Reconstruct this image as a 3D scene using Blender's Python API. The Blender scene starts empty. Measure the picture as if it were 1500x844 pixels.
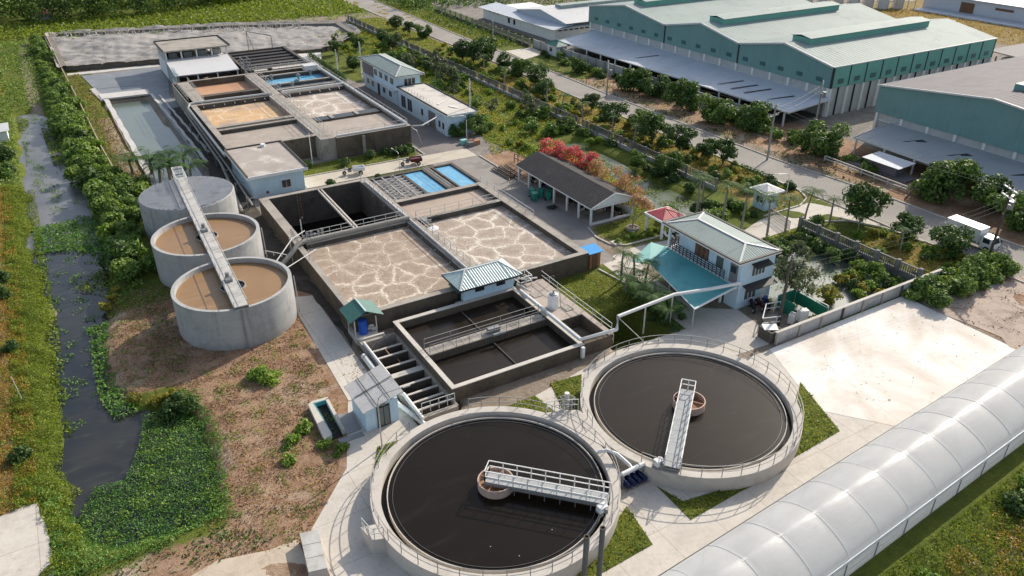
import bpy, math, random
import numpy as np
from mathutils import Vector, Matrix
random.seed(7); RNG = np.random.default_rng(11)
SC = bpy.context.scene
COL = SC.collection
pi = math.pi; R = math.radians

# ------------------------------------------------------------------ camera maths (photo survey)
FPX, PITCH, CAMH, YAW = 1150.0, R(29.0), 40.0, R(-30.6)
_c, _s = math.cos(YAW), math.sin(YAW)
def _rot(v): return Vector((v[0]*_c - v[1]*_s, v[0]*_s + v[1]*_c, v[2]))
CF = _rot((0, math.cos(PITCH), -math.sin(PITCH))); CR = _rot((1, 0, 0)); CU = _rot((0, math.sin(PITCH), math.cos(PITCH)))
def G(px, py, z=0.0):
    "ground plan position (x, y) surveyed from the photograph for a point at height z"
    d = CF + CR*((px-750)/FPX) - CU*((py-422)/FPX)
    t = (z-CAMH)/d.z
    return (d.x*t, d.y*t)
def GP(pts, z=0.0): return [G(p[0], p[1], z) for p in pts]

# ------------------------------------------------------------------ object helpers
def world_loc(o):
    v = Vector((0, 0, 0))
    while o is not None:
        v = v + o.location; o = o.parent
    return v

class MB:
    def __init__(s): s.v = []; s.f = []; s.m = []
    def add(s, vs, fs, mi=0):
        b = len(s.v); s.v.extend(vs)
        for f in fs: s.f.append([b+i for i in f]); s.m.append(mi)
        return s
    def box(s, x0, x1, y0, y1, z0, z1, mi=0):
        vs = [(x, y, z) for z in (z0, z1) for y in (y0, y1) for x in (x0, x1)]
        return s.add(vs, [(0,2,3,1),(4,5,7,6),(0,1,5,4),(2,6,7,3),(0,4,6,2),(1,3,7,5)], mi)
    def prism(s, pts, z0, z1, mi=0, mtop=None):
        n = len(pts)
        ar = sum(pts[i][0]*pts[(i+1)%n][1]-pts[(i+1)%n][0]*pts[i][1] for i in range(n))
        if ar < 0: pts = pts[::-1]
        s.add([(x,y,z0) for x,y in pts]+[(x,y,z1) for x,y in pts], [tuple(range(n-1,-1,-1))]+[(i,(i+1)%n,n+(i+1)%n,n+i) for i in range(n)], mi)
        b = len(s.v); s.f.append([b-n+i for i in range(n)]); s.m.append(mi if mtop is None else mtop)
        return s
    def sheet(s, pts, z, mi=0):
        n = len(pts)
        ar = sum(pts[i][0]*pts[(i+1)%n][1]-pts[(i+1)%n][0]*pts[i][1] for i in range(n))
        if ar < 0: pts = pts[::-1]
        return s.add([(x,y,z) for x,y in pts], [tuple(range(n))], mi)
    def quad(s, a, b, c, d, mi=0): return s.add([a,b,c,d], [(0,1,2,3)], mi)
    def slab(s, a, b, c, d, t, mi=0):
        "four-cornered plate (counter clockwise seen from above) with thickness t below"
        lo = [(p[0],p[1],p[2]-t) for p in (a,b,c,d)]
        return s.add([a,b,c,d]+lo, [(0,1,2,3),(7,6,5,4),(0,4,5,1),(1,5,6,2),(2,6,7,3),(3,7,4,0)], mi)
    def bar(s, p, q, w, h=None, mi=0):
        h = h or w
        p = Vector(p); q = Vector(q); d = (q-p).normalized()
        u = Vector((0,0,1)) if abs(d.z) < .95 else Vector((1,0,0))
        a = d.cross(u).normalized()*w/2; b = a.cross(d).normalized()*h/2
        vs = [tuple(x) for x in (p-a-b,p+a-b,p+a+b,p-a+b,q-a-b,q+a-b,q+a+b,q-a+b)]
        return s.add(vs, [(3,2,1,0),(4,5,6,7),(0,1,5,4),(1,2,6,5),(2,3,7,6),(3,0,4,7)], mi)
    def tube(s, pts, r, n=6, mi=0, r1=None, close=False):
        pts = [Vector(p) for p in pts]; k = len(pts); rings = []
        for i, p in enumerate(pts):
            if close: d = pts[(i+1)%k]-pts[i-1]
            else: d = pts[min(i+1,k-1)]-pts[max(i-1,0)]
            d.normalize()
            u = Vector((0,0,1)) if abs(d.z) < .9 else Vector((1,0,0))
            a = d.cross(u).normalized(); b = a.cross(d).normalized()
            rr = r if r1 is None else r+(r1-r)*i/(k-1)
            rings.append([tuple(p+a*math.cos(2*pi*j/n)*rr+b*math.sin(2*pi*j/n)*rr) for j in range(n)])
        vs = [v for rg in rings for v in rg]; fs = []
        for i in range(k if close else k-1):
            i2 = (i+1) % k
            for j in range(n): fs.append((i*n+j, i*n+(j+1)%n, i2*n+(j+1)%n, i2*n+j))
        if not close: fs += [tuple(range(n-1,-1,-1)), tuple((k-1)*n+j for j in range(n))]
        return s.add(vs, fs, mi)
    def cyl(s, x, y, z0, z1, r, n=16, r1=None, mi=0):
        r1 = r if r1 is None else r1
        vs = [(x+r*math.cos(2*pi*j/n), y+r*math.sin(2*pi*j/n), z0) for j in range(n)]+[(x+r1*math.cos(2*pi*j/n), y+r1*math.sin(2*pi*j/n), z1) for j in range(n)]
        return s.add(vs, [tuple(range(n-1,-1,-1)), tuple(range(n,2*n))]+[(j,(j+1)%n,n+(j+1)%n,n+j) for j in range(n)], mi)
    def ring(s, x, y, ri, ro, z0, z1, n=72, mi=0, a0=0, a1=2*pi):
        full = abs(a1-a0-2*pi) < 1e-6; k = n if full else n+1
        vs = []
        for j in range(k):
            a = a0+(a1-a0)*j/n; c, t = math.cos(a), math.sin(a)
            vs += [(x+ri*c,y+ri*t,z0),(x+ro*c,y+ro*t,z0),(x+ro*c,y+ro*t,z1),(x+ri*c,y+ri*t,z1)]
        fs = []
        for j in range(n):
            a = 4*j; b = 4*((j+1) % k)
            fs += [(a+1,b+1,b+2,a+2),(a+2,b+2,b+3,a+3),(a+3,b+3,b,a),(a,b,b+1,a+1)]
        if not full: fs += [(0,1,2,3),(4*n+3,4*n+2,4*n+1,4*n)]
        return s.add(vs, fs, mi)
    def disc(s, x, y, z, r, n=72, mi=0):
        return s.add([(x+r*math.cos(2*pi*j/n), y+r*math.sin(2*pi*j/n), z) for j in range(n)], [tuple(range(n))], mi)
    def corr(s, a, b, c, d, pitch=.3, amp=.045, mi=0, t=.05):
        "corrugated sheet: a-b is the eave, d-c the ridge, ribs run from eave to ridge"
        a,b,c,d = map(Vector,(a,b,c,d)); n = max(2,int((b-a).length/pitch)); up = (b-a).cross(d-a).normalized()
        vs = []
        for i in range(2*n+1):
            k = i/(2*n); o = up*(amp if i % 2 else 0)
            vs += [tuple(a.lerp(b,k)+o), tuple(d.lerp(c,k)+o)]
        s.add(vs, [(2*i,2*i+2,2*i+3,2*i+1) for i in range(2*n)], mi)
        o = up*(-t)
        lo = [tuple(p+o) for p in (a,b,c,d)]
        return s.add(lo+[tuple(p) for p in (a,b,c,d)], [(3,2,1,0),(0,1,5,4),(1,2,6,5),(2,3,7,6),(3,0,4,7)], mi)
    def hipslope(s, e0, e1, r0, r1, pitch=.3, amp=.045, mi=0):
        "ribbed hip slope: eave e0-e1, ridge r0-r1 (r0 above e0's side), ribs square to the eave, clipped at the hips"
        e0,e1,r0,r1 = map(Vector,(e0,e1,r0,r1)); d = (e1-e0); L = d.length; d.normalize()
        t0 = (r0-e0).dot(d); t1 = (r1-e0).dot(d); up = (e1-e0).cross(r0-e0).normalized(); foot = e0+d*t0; rise = r0-foot
        ts = sorted(set([L*i/(2*max(2,int(L/pitch))) for i in range(2*max(2,int(L/pitch))+1)]+[t0,t1])); vs = []
        for i, t in enumerate(ts):
            k = 1.0 if t0-1e-6 <= t <= t1+1e-6 else (t/t0 if t < t0 else (L-t)/max(L-t1,1e-6))
            o = up*(amp if i % 2 else 0); vs += [tuple(e0+d*t+o), tuple(e0+d*t+rise*k+o)]
        return s.add(vs, [(2*i,2*i+2,2*i+3,2*i+1) for i in range(len(ts)-1)], mi)
    def rail(s, pts, h=1.0, post=1.6, r=.028, close=False, mi=0, mids=(.5,)):
        "tubular railing along a polyline of (x,y,z) points"
        P = [Vector(p) for p in pts]
        if close: P = P+[P[0]]
        for k in (1.0,)+tuple(mids):
            Q = [p+Vector((0,0,h*k)) for p in P]
            for i in range(len(Q)-1): s.bar(Q[i], Q[i+1], 2*r, 2*r, mi)
        acc = 0; nxt = 0
        for i in range(len(P)-1):
            L = (P[i+1]-P[i]).length
            while nxt <= acc+L+1e-6:
                p = P[i].lerp(P[i+1], (nxt-acc)/max(L,1e-6))
                s.bar(p, p+Vector((0,0,h)), 2*r, 2*r, mi); nxt += post
            acc += L
        p = P[-1]; s.bar(p, p+Vector((0,0,h)), 2*r, 2*r, mi)
        return s
    def build(s, name, mats, parent=None, smooth=False, kind=None, label=None):
        me = bpy.data.meshes.new(name)
        o3 = world_loc(parent) if parent else Vector((0,0,0))
        me.from_pydata([(v[0]-o3.x, v[1]-o3.y, v[2]-o3.z) for v in s.v], [], s.f)
        for m in (mats if isinstance(mats,(list,tuple)) else [mats]): me.materials.append(m)
        if len(me.materials) > 1: me.polygons.foreach_set('material_index', s.m)
        if smooth:
            me.polygons.foreach_set('use_smooth', [True]*len(me.polygons)); me.set_sharp_from_angle(angle=R(38))
        me.update()
        ob = bpy.data.objects.new(name, me); COL.objects.link(ob)
        if parent: ob.parent = parent
        if kind: ob['kind'] = kind
        if label: ob['label'] = label
        return ob

def build_each(mb, name, mats, parent=None, smooth=False):
    "every connected piece of the collected mesh becomes a part of its own"
    par = list(range(len(mb.v)))
    def fd(i):
        while par[i] != i: par[i] = par[par[i]]; i = par[i]
        return i
    for f in mb.f:
        for i in f[1:]: par[fd(i)] = fd(f[0])
    grp = {}
    for f, m in zip(mb.f, mb.m): grp.setdefault(fd(f[0]), []).append((f, m))
    for k, fs in grp.items():
        o = MB(); mp = {}
        for f, m in fs:
            for i in f:
                if i not in mp: mp[i] = len(o.v); o.v.append(mb.v[i])
            o.f.append([mp[i] for i in f]); o.m.append(m)
        o.build(name, mats, parent, smooth)
def tag(o, label=None, cat=None, group=None, kind=None):
    if label: o['label'] = label
    if cat: o['category'] = cat
    if group: o['group'] = group
    if kind: o['kind'] = kind
    return o
def thing(name, label, cat, loc=(0,0,0), group=None, rz=0):
    o = bpy.data.objects.new(name, None); COL.objects.link(o); o.empty_display_size = .3
    o.location = loc; o.rotation_euler = (0,0,rz)
    return tag(o, label, cat, group)
def dup(src, loc=None, rz=0, scale=1, label=None, group=None):
    def cp(o, par):
        c = o.copy(); COL.objects.link(c); c.parent = par
        for ch in list(o.children): cp(ch, c)
        return c
    c = cp(src, None)
    if loc is not None: c.location = loc
    c.rotation_euler = (0,0,rz); c.scale = (scale,)*3 if not isinstance(scale,(tuple,list)) else scale
    if label: c['label'] = label
    if group: c['group'] = group
    return c
class Proto:
    "first placement moves the prototype itself, later ones copy it with its parts"
    def __init__(s, root): s.root = root; s.used = False
    def put(s, loc, rz=0, scale=1, label=None, group=None):
        if not s.used:
            s.used = True; o = s.root; o.location = loc; o.rotation_euler = (0,0,rz); o.scale = (scale,)*3 if not isinstance(scale,(tuple,list)) else scale
            return tag(o, label, None, group)
        return dup(s.root, loc, rz, scale, label, group)
ORD = ['first','second','third','fourth','fifth','sixth','seventh','eighth','ninth','tenth','eleventh','twelfth','thirteenth','fourteenth','fifteenth','sixteenth','seventeenth','eighteenth','nineteenth','twentieth']

# ------------------------------------------------------------------ materials
def newmat(name):
    m = bpy.data.materials.new(name); m.use_nodes = True
    nt = m.node_tree; b = nt.nodes['Principled BSDF']
    return m, nt, b
def nd(nt, t, **kw):
    n = nt.nodes.new(t)
    for k, v in kw.items():
        if k in n.inputs: n.inputs[k].default_value = v
        else: setattr(n, k, v)
    return n
def noise(nt, scale, detail=4, rough=.6, vec=None, dist=0):
    n = nd(nt, 'ShaderNodeTexNoise'); n.inputs['Scale'].default_value = scale; n.inputs['Detail'].default_value = detail
    n.inputs['Roughness'].default_value = rough; n.inputs['Distortion'].default_value = dist
    if vec is not None: nt.links.new(vec, n.inputs['Vector'])
    return n.outputs['Fac']
def ramp(nt, fac, stops):
    n = nd(nt, 'ShaderNodeValToRGB'); cr = n.color_ramp
    while len(cr.elements) < len(stops): cr.elements.new(.5)
    for e, (p, c) in zip(cr.elements, stops):
        e.position = p; e.color = (*c, 1) if len(c) == 3 else c
    nt.links.new(fac, n.inputs['Fac']); return n.outputs['Color']
def mixc(nt, fac, a, b, mode='MIX'):
    n = nd(nt, 'ShaderNodeMix', data_type='RGBA', blend_type=mode)
    for sock, v in ((n.inputs[0], fac), (n.inputs[6], a), (n.inputs[7], b)):
        if hasattr(v, 'is_linked') or isinstance(v, bpy.types.NodeSocket): nt.links.new(v, sock)
        else: sock.default_value = v if not isinstance(v, tuple) else ((*v, 1) if len(v) == 3 else v)
    return n.outputs[2]
def maprange(nt, v, a, b, c=0., d=1.):
    n = nd(nt, 'ShaderNodeMapRange', interpolation_type='SMOOTHSTEP')
    nt.links.new(v, n.inputs[0])
    for i, x in enumerate((a,b,c,d)): n.inputs[i+1].default_value = x
    return n.outputs[0]
def mth(nt, op, a, b=None):
    n = nd(nt, 'ShaderNodeMath', operation=op)
    for i, v in enumerate((a,b)):
        if v is None: continue
        if isinstance(v, (int,float)): n.inputs[i].default_value = v
        else: nt.links.new(v, n.inputs[i])
    return n.outputs[0]
def pos(nt): return nd(nt, 'ShaderNodeNewGeometry').outputs['Position']
def bump(nt, b, h, strength=.3, dist=.05):
    n = nd(nt, 'ShaderNodeBump'); n.inputs['Strength'].default_value = strength; n.inputs['Distance'].default_value = dist
    nt.links.new(h, n.inputs['Height']); nt.links.new(n.outputs['Normal'], b.inputs['Normal'])
def surf(name, col, rough=.7, var=.25, scale=.6, fine=6., stain=None, stain_amt=.5, stain_scale=.35, metal=0, bmp=.15, spec=.35, streak=0, lift=0):
    "painted or cast surface with blotches, fine grain, optional stains and vertical streaks"
    m, nt, b = newmat(name); P = pos(nt)
    n1 = noise(nt, scale, 5, .65, P); n2 = noise(nt, fine, 4, .7, P)
    k = mth(nt, 'ADD', mth(nt,'MULTIPLY',n1,.65), mth(nt,'MULTIPLY',n2,.35))
    lo = tuple(max(0,c*(1-var)) for c in col); hi = tuple(min(1,c*(1+var*.8)) for c in col)
    c = ramp(nt, k, [(.3,lo),(.5,col),(.72,hi)])
    if stain:
        s1 = noise(nt, stain_scale, 6, .7, P, .6)
        c = mixc(nt, mth(nt,'MULTIPLY',maprange(nt,s1,.5,.68),stain_amt), c, stain)
    if streak:
        mp = nd(nt,'ShaderNodeMapping'); mp.inputs['Scale'].default_value = (1.6,1.6,.12); nt.links.new(P, mp.inputs['Vector'])
        s2 = noise(nt, 1.3, 5, .7, mp.outputs[0])
        c = mixc(nt, mth(nt,'MULTIPLY',maprange(nt,s2,.5,.75),streak), c, tuple(x*.45 for x in col))
    if lift:
        sx = nd(nt,'ShaderNodeSeparateXYZ'); nt.links.new(P, sx.inputs[0]); fr = mth(nt,'FRACT', mth(nt,'DIVIDE', mth(nt,'ADD',sx.outputs[2],mth(nt,'MULTIPLY',n1,.06)), lift))
        c = mixc(nt, mth(nt,'MULTIPLY',maprange(nt,fr,0,.045,1,0),.4), c, tuple(x*.55 for x in col)); c = mixc(nt, mth(nt,'MULTIPLY',maprange(nt,sx.outputs[2],.1,1.0,1,0),maprange(nt,n1,.35,.65,.1,.6)), c, tuple(x*.5 for x in col))
    nt.links.new(c, b.inputs['Base Color']); b.inputs['Roughness'].default_value = rough; b.inputs['Metallic'].default_value = metal
    b.inputs['Specular IOR Level'].default_value = spec
    if bmp: bump(nt, b, n2, bmp, .04)
    return m
def leafmat(name, cols, transl=.3, rough=.55):
    m, nt, b = newmat(name)
    g = nd(nt,'ShaderNodeNewGeometry'); oi = nd(nt,'ShaderNodeObjectInfo')
    r = mth(nt,'ADD', mth(nt,'MULTIPLY',g.outputs['Random Per Island'],.55), mth(nt,'MULTIPLY', noise(nt,.25,3,.6,g.outputs['Position']),.45))
    r = mth(nt,'ADD', r, mth(nt,'MULTIPLY', mth(nt,'SUBTRACT',oi.outputs['Random'],.5),.18))
    cols = [tuple(min(.8,v*1.22) for v in x) for x in cols]; n = len(cols); c = ramp(nt, r, [(.18+.6*i/(n-1), x) for i,x in enumerate(cols)])
    nt.links.new(c, b.inputs['Base Color']); b.inputs['Roughness'].default_value = rough; b.inputs['Specular IOR Level'].default_value = .25
    tr = nd(nt,'ShaderNodeBsdfTranslucent'); mul = mixc(nt, 1.0, c, (1.3,1.25,.55), 'MULTIPLY'); nt.links.new(mul, tr.inputs['Color'])
    mx = nd(nt,'ShaderNodeMixShader'); mx.inputs[0].default_value = transl
    nt.links.new(b.outputs[0], mx.inputs[1]); nt.links.new(tr.outputs[0], mx.inputs[2])
    nt.links.new(mx.outputs[0], nt.nodes['Material Output'].inputs['Surface'])
    return m
def watermat(name, col, col2=None, rough=.08, bs=2.5, bstr=.08, spec=.5, scale=.15, scum=None, scum_amt=.3):
    m, nt, b = newmat(name); P = pos(nt)
    n = noise(nt, scale, 4, .6, P, .8)
    c = ramp(nt, n, [(.35,col),(.68,col2 or tuple(x*1.3 for x in col))])
    if scum:
        mp = nd(nt,'ShaderNodeMapping'); mp.inputs['Scale'].default_value = (.25,.9,1); mp.inputs['Rotation'].default_value = (0,0,.7); nt.links.new(P, mp.inputs['Vector'])
        c = mixc(nt, maprange(nt, noise(nt,.55,8,.72,mp.outputs[0],1.4), .52,.72,0,scum_amt), c, scum)
    nt.links.new(c, b.inputs['Base Color']); b.inputs['Roughness'].default_value = rough; b.inputs['Specular IOR Level'].default_value = spec
    bump(nt, b, noise(nt, bs, 3, .5, P), bstr, .05)
    return m
def foammat(name, base, base2, vein, scale=.36, width=.10, blotch=None, blotch_amt=0, dens=1.):
    m, nt, b = newmat(name); P = pos(nt)
    nz = nd(nt,'ShaderNodeTexNoise'); nz.inputs['Scale'].default_value = .5; nz.inputs['Detail'].default_value = 6; nz.inputs['Roughness'].default_value = .62; nt.links.new(P, nz.inputs['Vector'])
    sub = nd(nt,'ShaderNodeVectorMath', operation='SUBTRACT'); nt.links.new(nz.outputs['Color'], sub.inputs[0]); sub.inputs[1].default_value = (.5,.5,.5)
    sc = nd(nt,'ShaderNodeVectorMath', operation='SCALE'); nt.links.new(sub.outputs[0], sc.inputs[0]); sc.inputs['Scale'].default_value = 2.0
    ad = nd(nt,'ShaderNodeVectorMath', operation='ADD'); nt.links.new(P, ad.inputs[0]); nt.links.new(sc.outputs[0], ad.inputs[1])
    def vor(s):
        v = nd(nt,'ShaderNodeTexVoronoi', feature='DISTANCE_TO_EDGE', voronoi_dimensions='2D'); v.inputs['Scale'].default_value = s; nt.links.new(ad.outputs[0], v.inputs['Vector'])
        return v.outputs['Distance']
    w = maprange(nt, noise(nt,.16,2,.5,P), .35, .72, width*.35, width*1.9)
    d1 = vor(scale)
    e1 = nd(nt,'ShaderNodeMapRange', interpolation_type='SMOOTHSTEP'); nt.links.new(d1,e1.inputs[0]); e1.inputs[1].default_value = 0; nt.links.new(w,e1.inputs[2]); e1.inputs[3].default_value = 1; e1.inputs[4].default_value = 0
    d2 = vor(scale*2.3)
    e2 = maprange(nt, d2, 0, width*1.0, .6, 0)
    lump = noise(nt, 3.2, 5, .7, P)
    vm = mth(nt,'MAXIMUM', e1.outputs[0], mth(nt,'MULTIPLY', e2, maprange(nt,noise(nt,.3,2,.5,P),.40,.62)))
    vm = mth(nt,'MULTIPLY', vm, maprange(nt, lump, .3, .62, .25, dens))
    c = mixc(nt, maprange(nt, noise(nt, 1.1, 7, .78, P), .3, .7), base, base2)
    c = mixc(nt, maprange(nt, noise(nt,9.,3,.7,P), .52,.75,0,.45), c, tuple(x*.6 for x in base))
    if blotch: c = mixc(nt, mth(nt,'MULTIPLY',maprange(nt,noise(nt,.13,4,.6,P,.5),.42,.58),blotch_amt), c, blotch)
    halo = nd(nt,'ShaderNodeMapRange', interpolation_type='SMOOTHSTEP'); nt.links.new(d1,halo.inputs[0]); halo.inputs[1].default_value = 0; halo.inputs[2].default_value = width*3.2; halo.inputs[3].default_value = .5; halo.inputs[4].default_value = 0
    c = mixc(nt, mth(nt,'MULTIPLY',halo.outputs[0],maprange(nt,lump,.35,.6)), c, tuple((x+y)/2 for x,y in zip(base2,vein)))
    c = mixc(nt, vm, c, vein)
    nt.links.new(c, b.inputs['Base Color']); b.inputs['Roughness'].default_value = .75; b.inputs['Specular IOR Level'].default_value = .2
    bump(nt, b, mth(nt,'ADD', lump, vm), .5, .08)
    return m

M = {}
M['concrete'] = surf('weathered_concrete', (.33,.30,.262), .85, .32, .5, 5, (.13,.115,.10), .6, .4)
M['concrete_light'] = surf('pale_concrete', (.54,.505,.455), .85, .18, .5, 6, (.30,.27,.23), .45, .3)
M['concrete_grey'] = surf('grey_cast_concrete', (.40,.40,.395), .85, .18, .5, 5, (.24,.24,.235), .6, .4, streak=.55, lift=1.06)
M['concrete_dark'] = surf('darkened_concrete', (.095,.082,.07), .9, .4, .6, 5, (.035,.03,.027), .7, .5, streak=.5)  # darkened copy of the concrete; on the baffle faces it paints in shade
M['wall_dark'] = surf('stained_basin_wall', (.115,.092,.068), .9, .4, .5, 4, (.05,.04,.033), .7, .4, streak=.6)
M['rim'] = surf('clarifier_rim_concrete', (.50,.465,.42), .85, .15, .8, 7, (.30,.27,.23), .5, .5)
M['steel'] = surf('galvanised_steel', (.55,.55,.54), .45, .15, 1, 8, None, metal=.35, spec=.5, bmp=.05)
M['white_pipe'] = surf('white_painted_steel', (.72,.72,.70), .4, .08, .8, 8, (.45,.42,.38), .4, .8, bmp=.03)
M['grey_steel'] = surf('grey_painted_steel', (.26,.265,.27), .5, .2, 1, 8, None, metal=.3, bmp=.05)
M['rust'] = surf('rusty_steel', (.30,.16,.09), .8, .35, 1.2, 8, (.5,.36,.26), .6, .7)
M['deck_plate'] = surf('grey_chequer_plate', (.36,.375,.38), .75, .12, 1.2, 12, (.25,.26,.26), .5, .8, spec=.2)
M['plank'] = surf('weathered_grey_deck', (.46,.45,.43), .8, .25, 1.0, 9, (.27,.25,.22), .5, .6)
M['blue_wall'] = surf('pale_blue_render', (.52,.68,.78), .75, .07, .5, 8, (.36,.46,.52), .35, .5, streak=.22)
M['white_wall'] = surf('white_render', (.74,.75,.74), .75, .06, .5, 8, (.5,.5,.48), .35, .5, streak=.2)
M['grey_wall'] = surf('grey_factory_render', (.46,.47,.465), .8, .1, .3, 5, (.3,.3,.3), .35, .3, streak=.3)
M['teal'] = surf('teal_metal_cladding', (.16,.29,.285), .6, .12, .25, 5, (.11,.235,.235), .4, .2, bmp=.03, streak=.35)
M['teal_light'] = surf('lightened_teal_cladding', (.14,.36,.30), .6, .1, .25, 5, (.1,.27,.23), .4, .2, bmp=.03, streak=.3)  # lightened teal; on the side wall the sky light is in the colour
M['roof_pale'] = surf('pale_green_roof_sheet', (.31,.365,.345), .7, .1, .2, 4, (.22,.265,.255), .6, .15, bmp=.03, spec=.15, streak=.15)
M['roof_grey'] = surf('grey_roof_sheet', (.19,.18,.19), .75, .14, .3, 4, (.13,.125,.13), .5, .2, bmp=.03, spec=.12)
M['roof_white'] = surf('white_roof_sheet', (.56,.56,.56), .5, .1, .3, 5, (.42,.41,.40), .4, .3, bmp=.03)
M['roof_blue'] = surf('blue_grey_canopy_sheet', (.50,.54,.59), .65, .1, .25, 4, (.36,.39,.43), .5, .18, bmp=.03)
M['roof_teal'] = surf('pale_teal_roof_sheet', (.50,.60,.58), .5, .1, .6, 6, (.27,.36,.35), .35, .5, bmp=.03)
M['roof_green'] = surf('green_roof_sheet', (.05,.155,.135), .5, .18, .8, 7, (.03,.08,.075), .4, .6, bmp=.03)
M['roof_dark'] = surf('dark_fibre_roof', (.040,.038,.040), .9, .3, .8, 6, (.065,.06,.057), .6, .6)
M['roof_asb'] = surf('grey_fibre_cement_roof', (.46,.46,.46), .85, .18, .6, 7, (.22,.21,.20), .5, .6)
M['roof_red'] = surf('faded_red_roof', (.40,.06,.075), .6, .18, .8, 7, (.25,.04,.05), .4, .5)
M['turq'] = surf('turquoise_tarpaulin', (.10,.36,.375), .65, .1, .5, 5, (.05,.22,.25), .45, .3, bmp=.06)
M['turq_light'] = surf('pale_turquoise_tarpaulin', (.24,.50,.47), .6, .12, .6, 6, (.15,.36,.36), .4, .4, bmp=.06)
M['blue_cover'] = surf('blue_water_cover', (.13,.38,.58), .35, .3, .7, 5, (.34,.56,.68), .6, .6, bmp=.1)
M['blue_plastic'] = surf('blue_plastic', (.02,.09,.42), .4, .12, 1, 8, bmp=.02)
M['blue_sheet'] = surf('bright_blue_sheet', (.02,.28,.66), .4, .12, 1, 8, bmp=.02)
M['blue_pump'] = surf('blue_pump_paint', (.012,.022,.085), .4, .2, 1, 8, bmp=.02)
M['brick'] = surf('orange_brick_render', (.36,.18,.10), .85, .25, 1, 8, (.2,.1,.06), .5, .8)
M['glass'] = surf('dark_window_glass', (.028,.035,.042), .12, .2, .5, 3, bmp=0, spec=.6)
M['glass_green'] = surf('grey_green_window_glass', (.09,.12,.12), .15, .25, .9, 3, bmp=0, spec=.6)
M['frame_white'] = surf('white_frame_paint', (.70,.71,.70), .5, .06, 1, 8, bmp=0)
M['frame_dark'] = surf('dark_trim', (.028,.028,.028), .6, .2, 1, 8, bmp=0)
M['wood'] = surf('brown_wood', (.16,.085,.05), .7, .25, 1.5, 9, bmp=.1)
M['rail_grey'] = surf('dull_grey_rail', (.30,.295,.28), .6, .15, 1, 8, None, metal=.1, bmp=.02)
M['vent_grey'] = surf('dark_grey_pvc', (.085,.085,.085), .5, .2, 1, 8, bmp=.02)
M['black'] = surf('black_rubber', (.018,.018,.018), .8, .2, 2, 8, bmp=.05)
M['white_paint'] = surf('white_vehicle_paint', (.76,.76,.75), .35, .05, 1, 8, (.55,.53,.5), .3, .8, bmp=0)
M['maroon'] = surf('maroon_vehicle_paint', (.10,.018,.02), .45, .25, 2, 8, bmp=0)
M['green_plastic'] = surf('green_plastic', (.03,.24,.17), .45, .15, 1, 8, bmp=.02)
M['green_board'] = surf('green_mesh_fence', (.012,.17,.10), .6, .15, 1, 8)
M['bark'] = surf('grey_brown_bark', (.15,.12,.09), .9, .3, 2, 10, bmp=.4)
M['palm_bark'] = surf('pale_palm_bark', (.26,.235,.20), .9, .25, 2, 10, bmp=.4)
M['pole'] = surf('weathered_pole_concrete', (.30,.285,.26), .85, .15, 1, 8, streak=.3)
M['pole_dark'] = surf('dark_timber_pole', (.085,.07,.06), .85, .2, 1, 8, streak=.3)
M['wire'] = surf('dull_cable', (.10,.10,.10), .6, .1, 1, 4, bmp=0)
M['wire_pale'] = surf('pale_cable', (.45,.45,.45), .5, .1, 1, 4, bmp=0)
M['mud'] = surf('dried_sludge', (.30,.285,.27), .9, .4, .35, 3, (.13,.12,.115), .8, .22, bmp=.8)
M['liner_grey'] = surf('grey_pond_liner', (.20,.215,.235), .55, .25, .3, 4, (.33,.34,.35), .5, .3, bmp=.3)
M['liner_white'] = surf('dusty_white_liner', (.56,.54,.51), .7, .2, .8, 6, (.3,.28,.25), .5, .6, bmp=.3)
M['bloss_red'] = leafmat('red_bougainvillea_blossom', [(.36,.02,.055),(.54,.06,.11),(.56,.19,.21)], .35)
M['bloss_pale'] = leafmat('faded_bougainvillea_blossom', [(.24,.10,.08),(.38,.17,.14),(.42,.27,.20)], .3)
M['leaf_dark'] = leafmat('dark_green_leaves', [(.018,.042,.013),(.045,.088,.022),(.10,.16,.045)], .25)
M['leaf_mid'] = leafmat('mid_green_leaves', [(.022,.052,.015),(.06,.115,.027),(.13,.205,.05)], .3)
M['leaf_bank'] = leafmat('bank_scrub_leaves', [(.03,.075,.018),(.10,.175,.036),(.23,.31,.08)], .3)
M['leaf_light'] = leafmat('light_green_leaves', [(.06,.12,.018),(.13,.22,.035),(.24,.32,.06)], .35)
M['leaf_yellow'] = leafmat('yellow_green_leaves', [(.09,.11,.02),(.20,.20,.035),(.33,.28,.06)], .35)
M['leaf_palm'] = leafmat('palm_fronds', [(.015,.046,.012),(.04,.092,.02),(.09,.155,.035)], .15, .75)
M['leaf_hyacinth'] = leafmat('water_hyacinth_leaves', [(.03,.09,.02),(.08,.185,.036),(.20,.32,.085)], .3)
M['leaf_grey'] = leafmat('grey_green_leaves', [(.03,.048,.028),(.075,.10,.055),(.15,.17,.10)], .3)
M['grass_lush'] = leafmat('lush_grass', [(.06,.10,.014),(.135,.195,.026),(.25,.29,.055)], .35)
M['grass_dry'] = leafmat('dry_yellow_grass', [(.19,.115,.028),(.32,.205,.05),(.44,.32,.10)], .35)
M['grass_lawn'] = leafmat('lawn_grass', [(.085,.13,.014),(.21,.235,.03),(.36,.32,.055)], .35)
M['litter'] = leafmat('dead_leaves', [(.10,.055,.03),(.22,.13,.08),(.40,.28,.19)], .1)
M['water_dark'] = watermat('dark_brown_water', (.0225,.0175,.013), (.027,.0205,.015), .22, 1.5, .02, .16, scum=(.048,.039,.030), scum_amt=.5)
M['water_black'] = watermat('black_brown_water', (.0115,.0082,.0055), (.0135,.0098,.0068), .18, 1.5, .02, .16, scum=(.026,.021,.017), scum_amt=.5)
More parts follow.
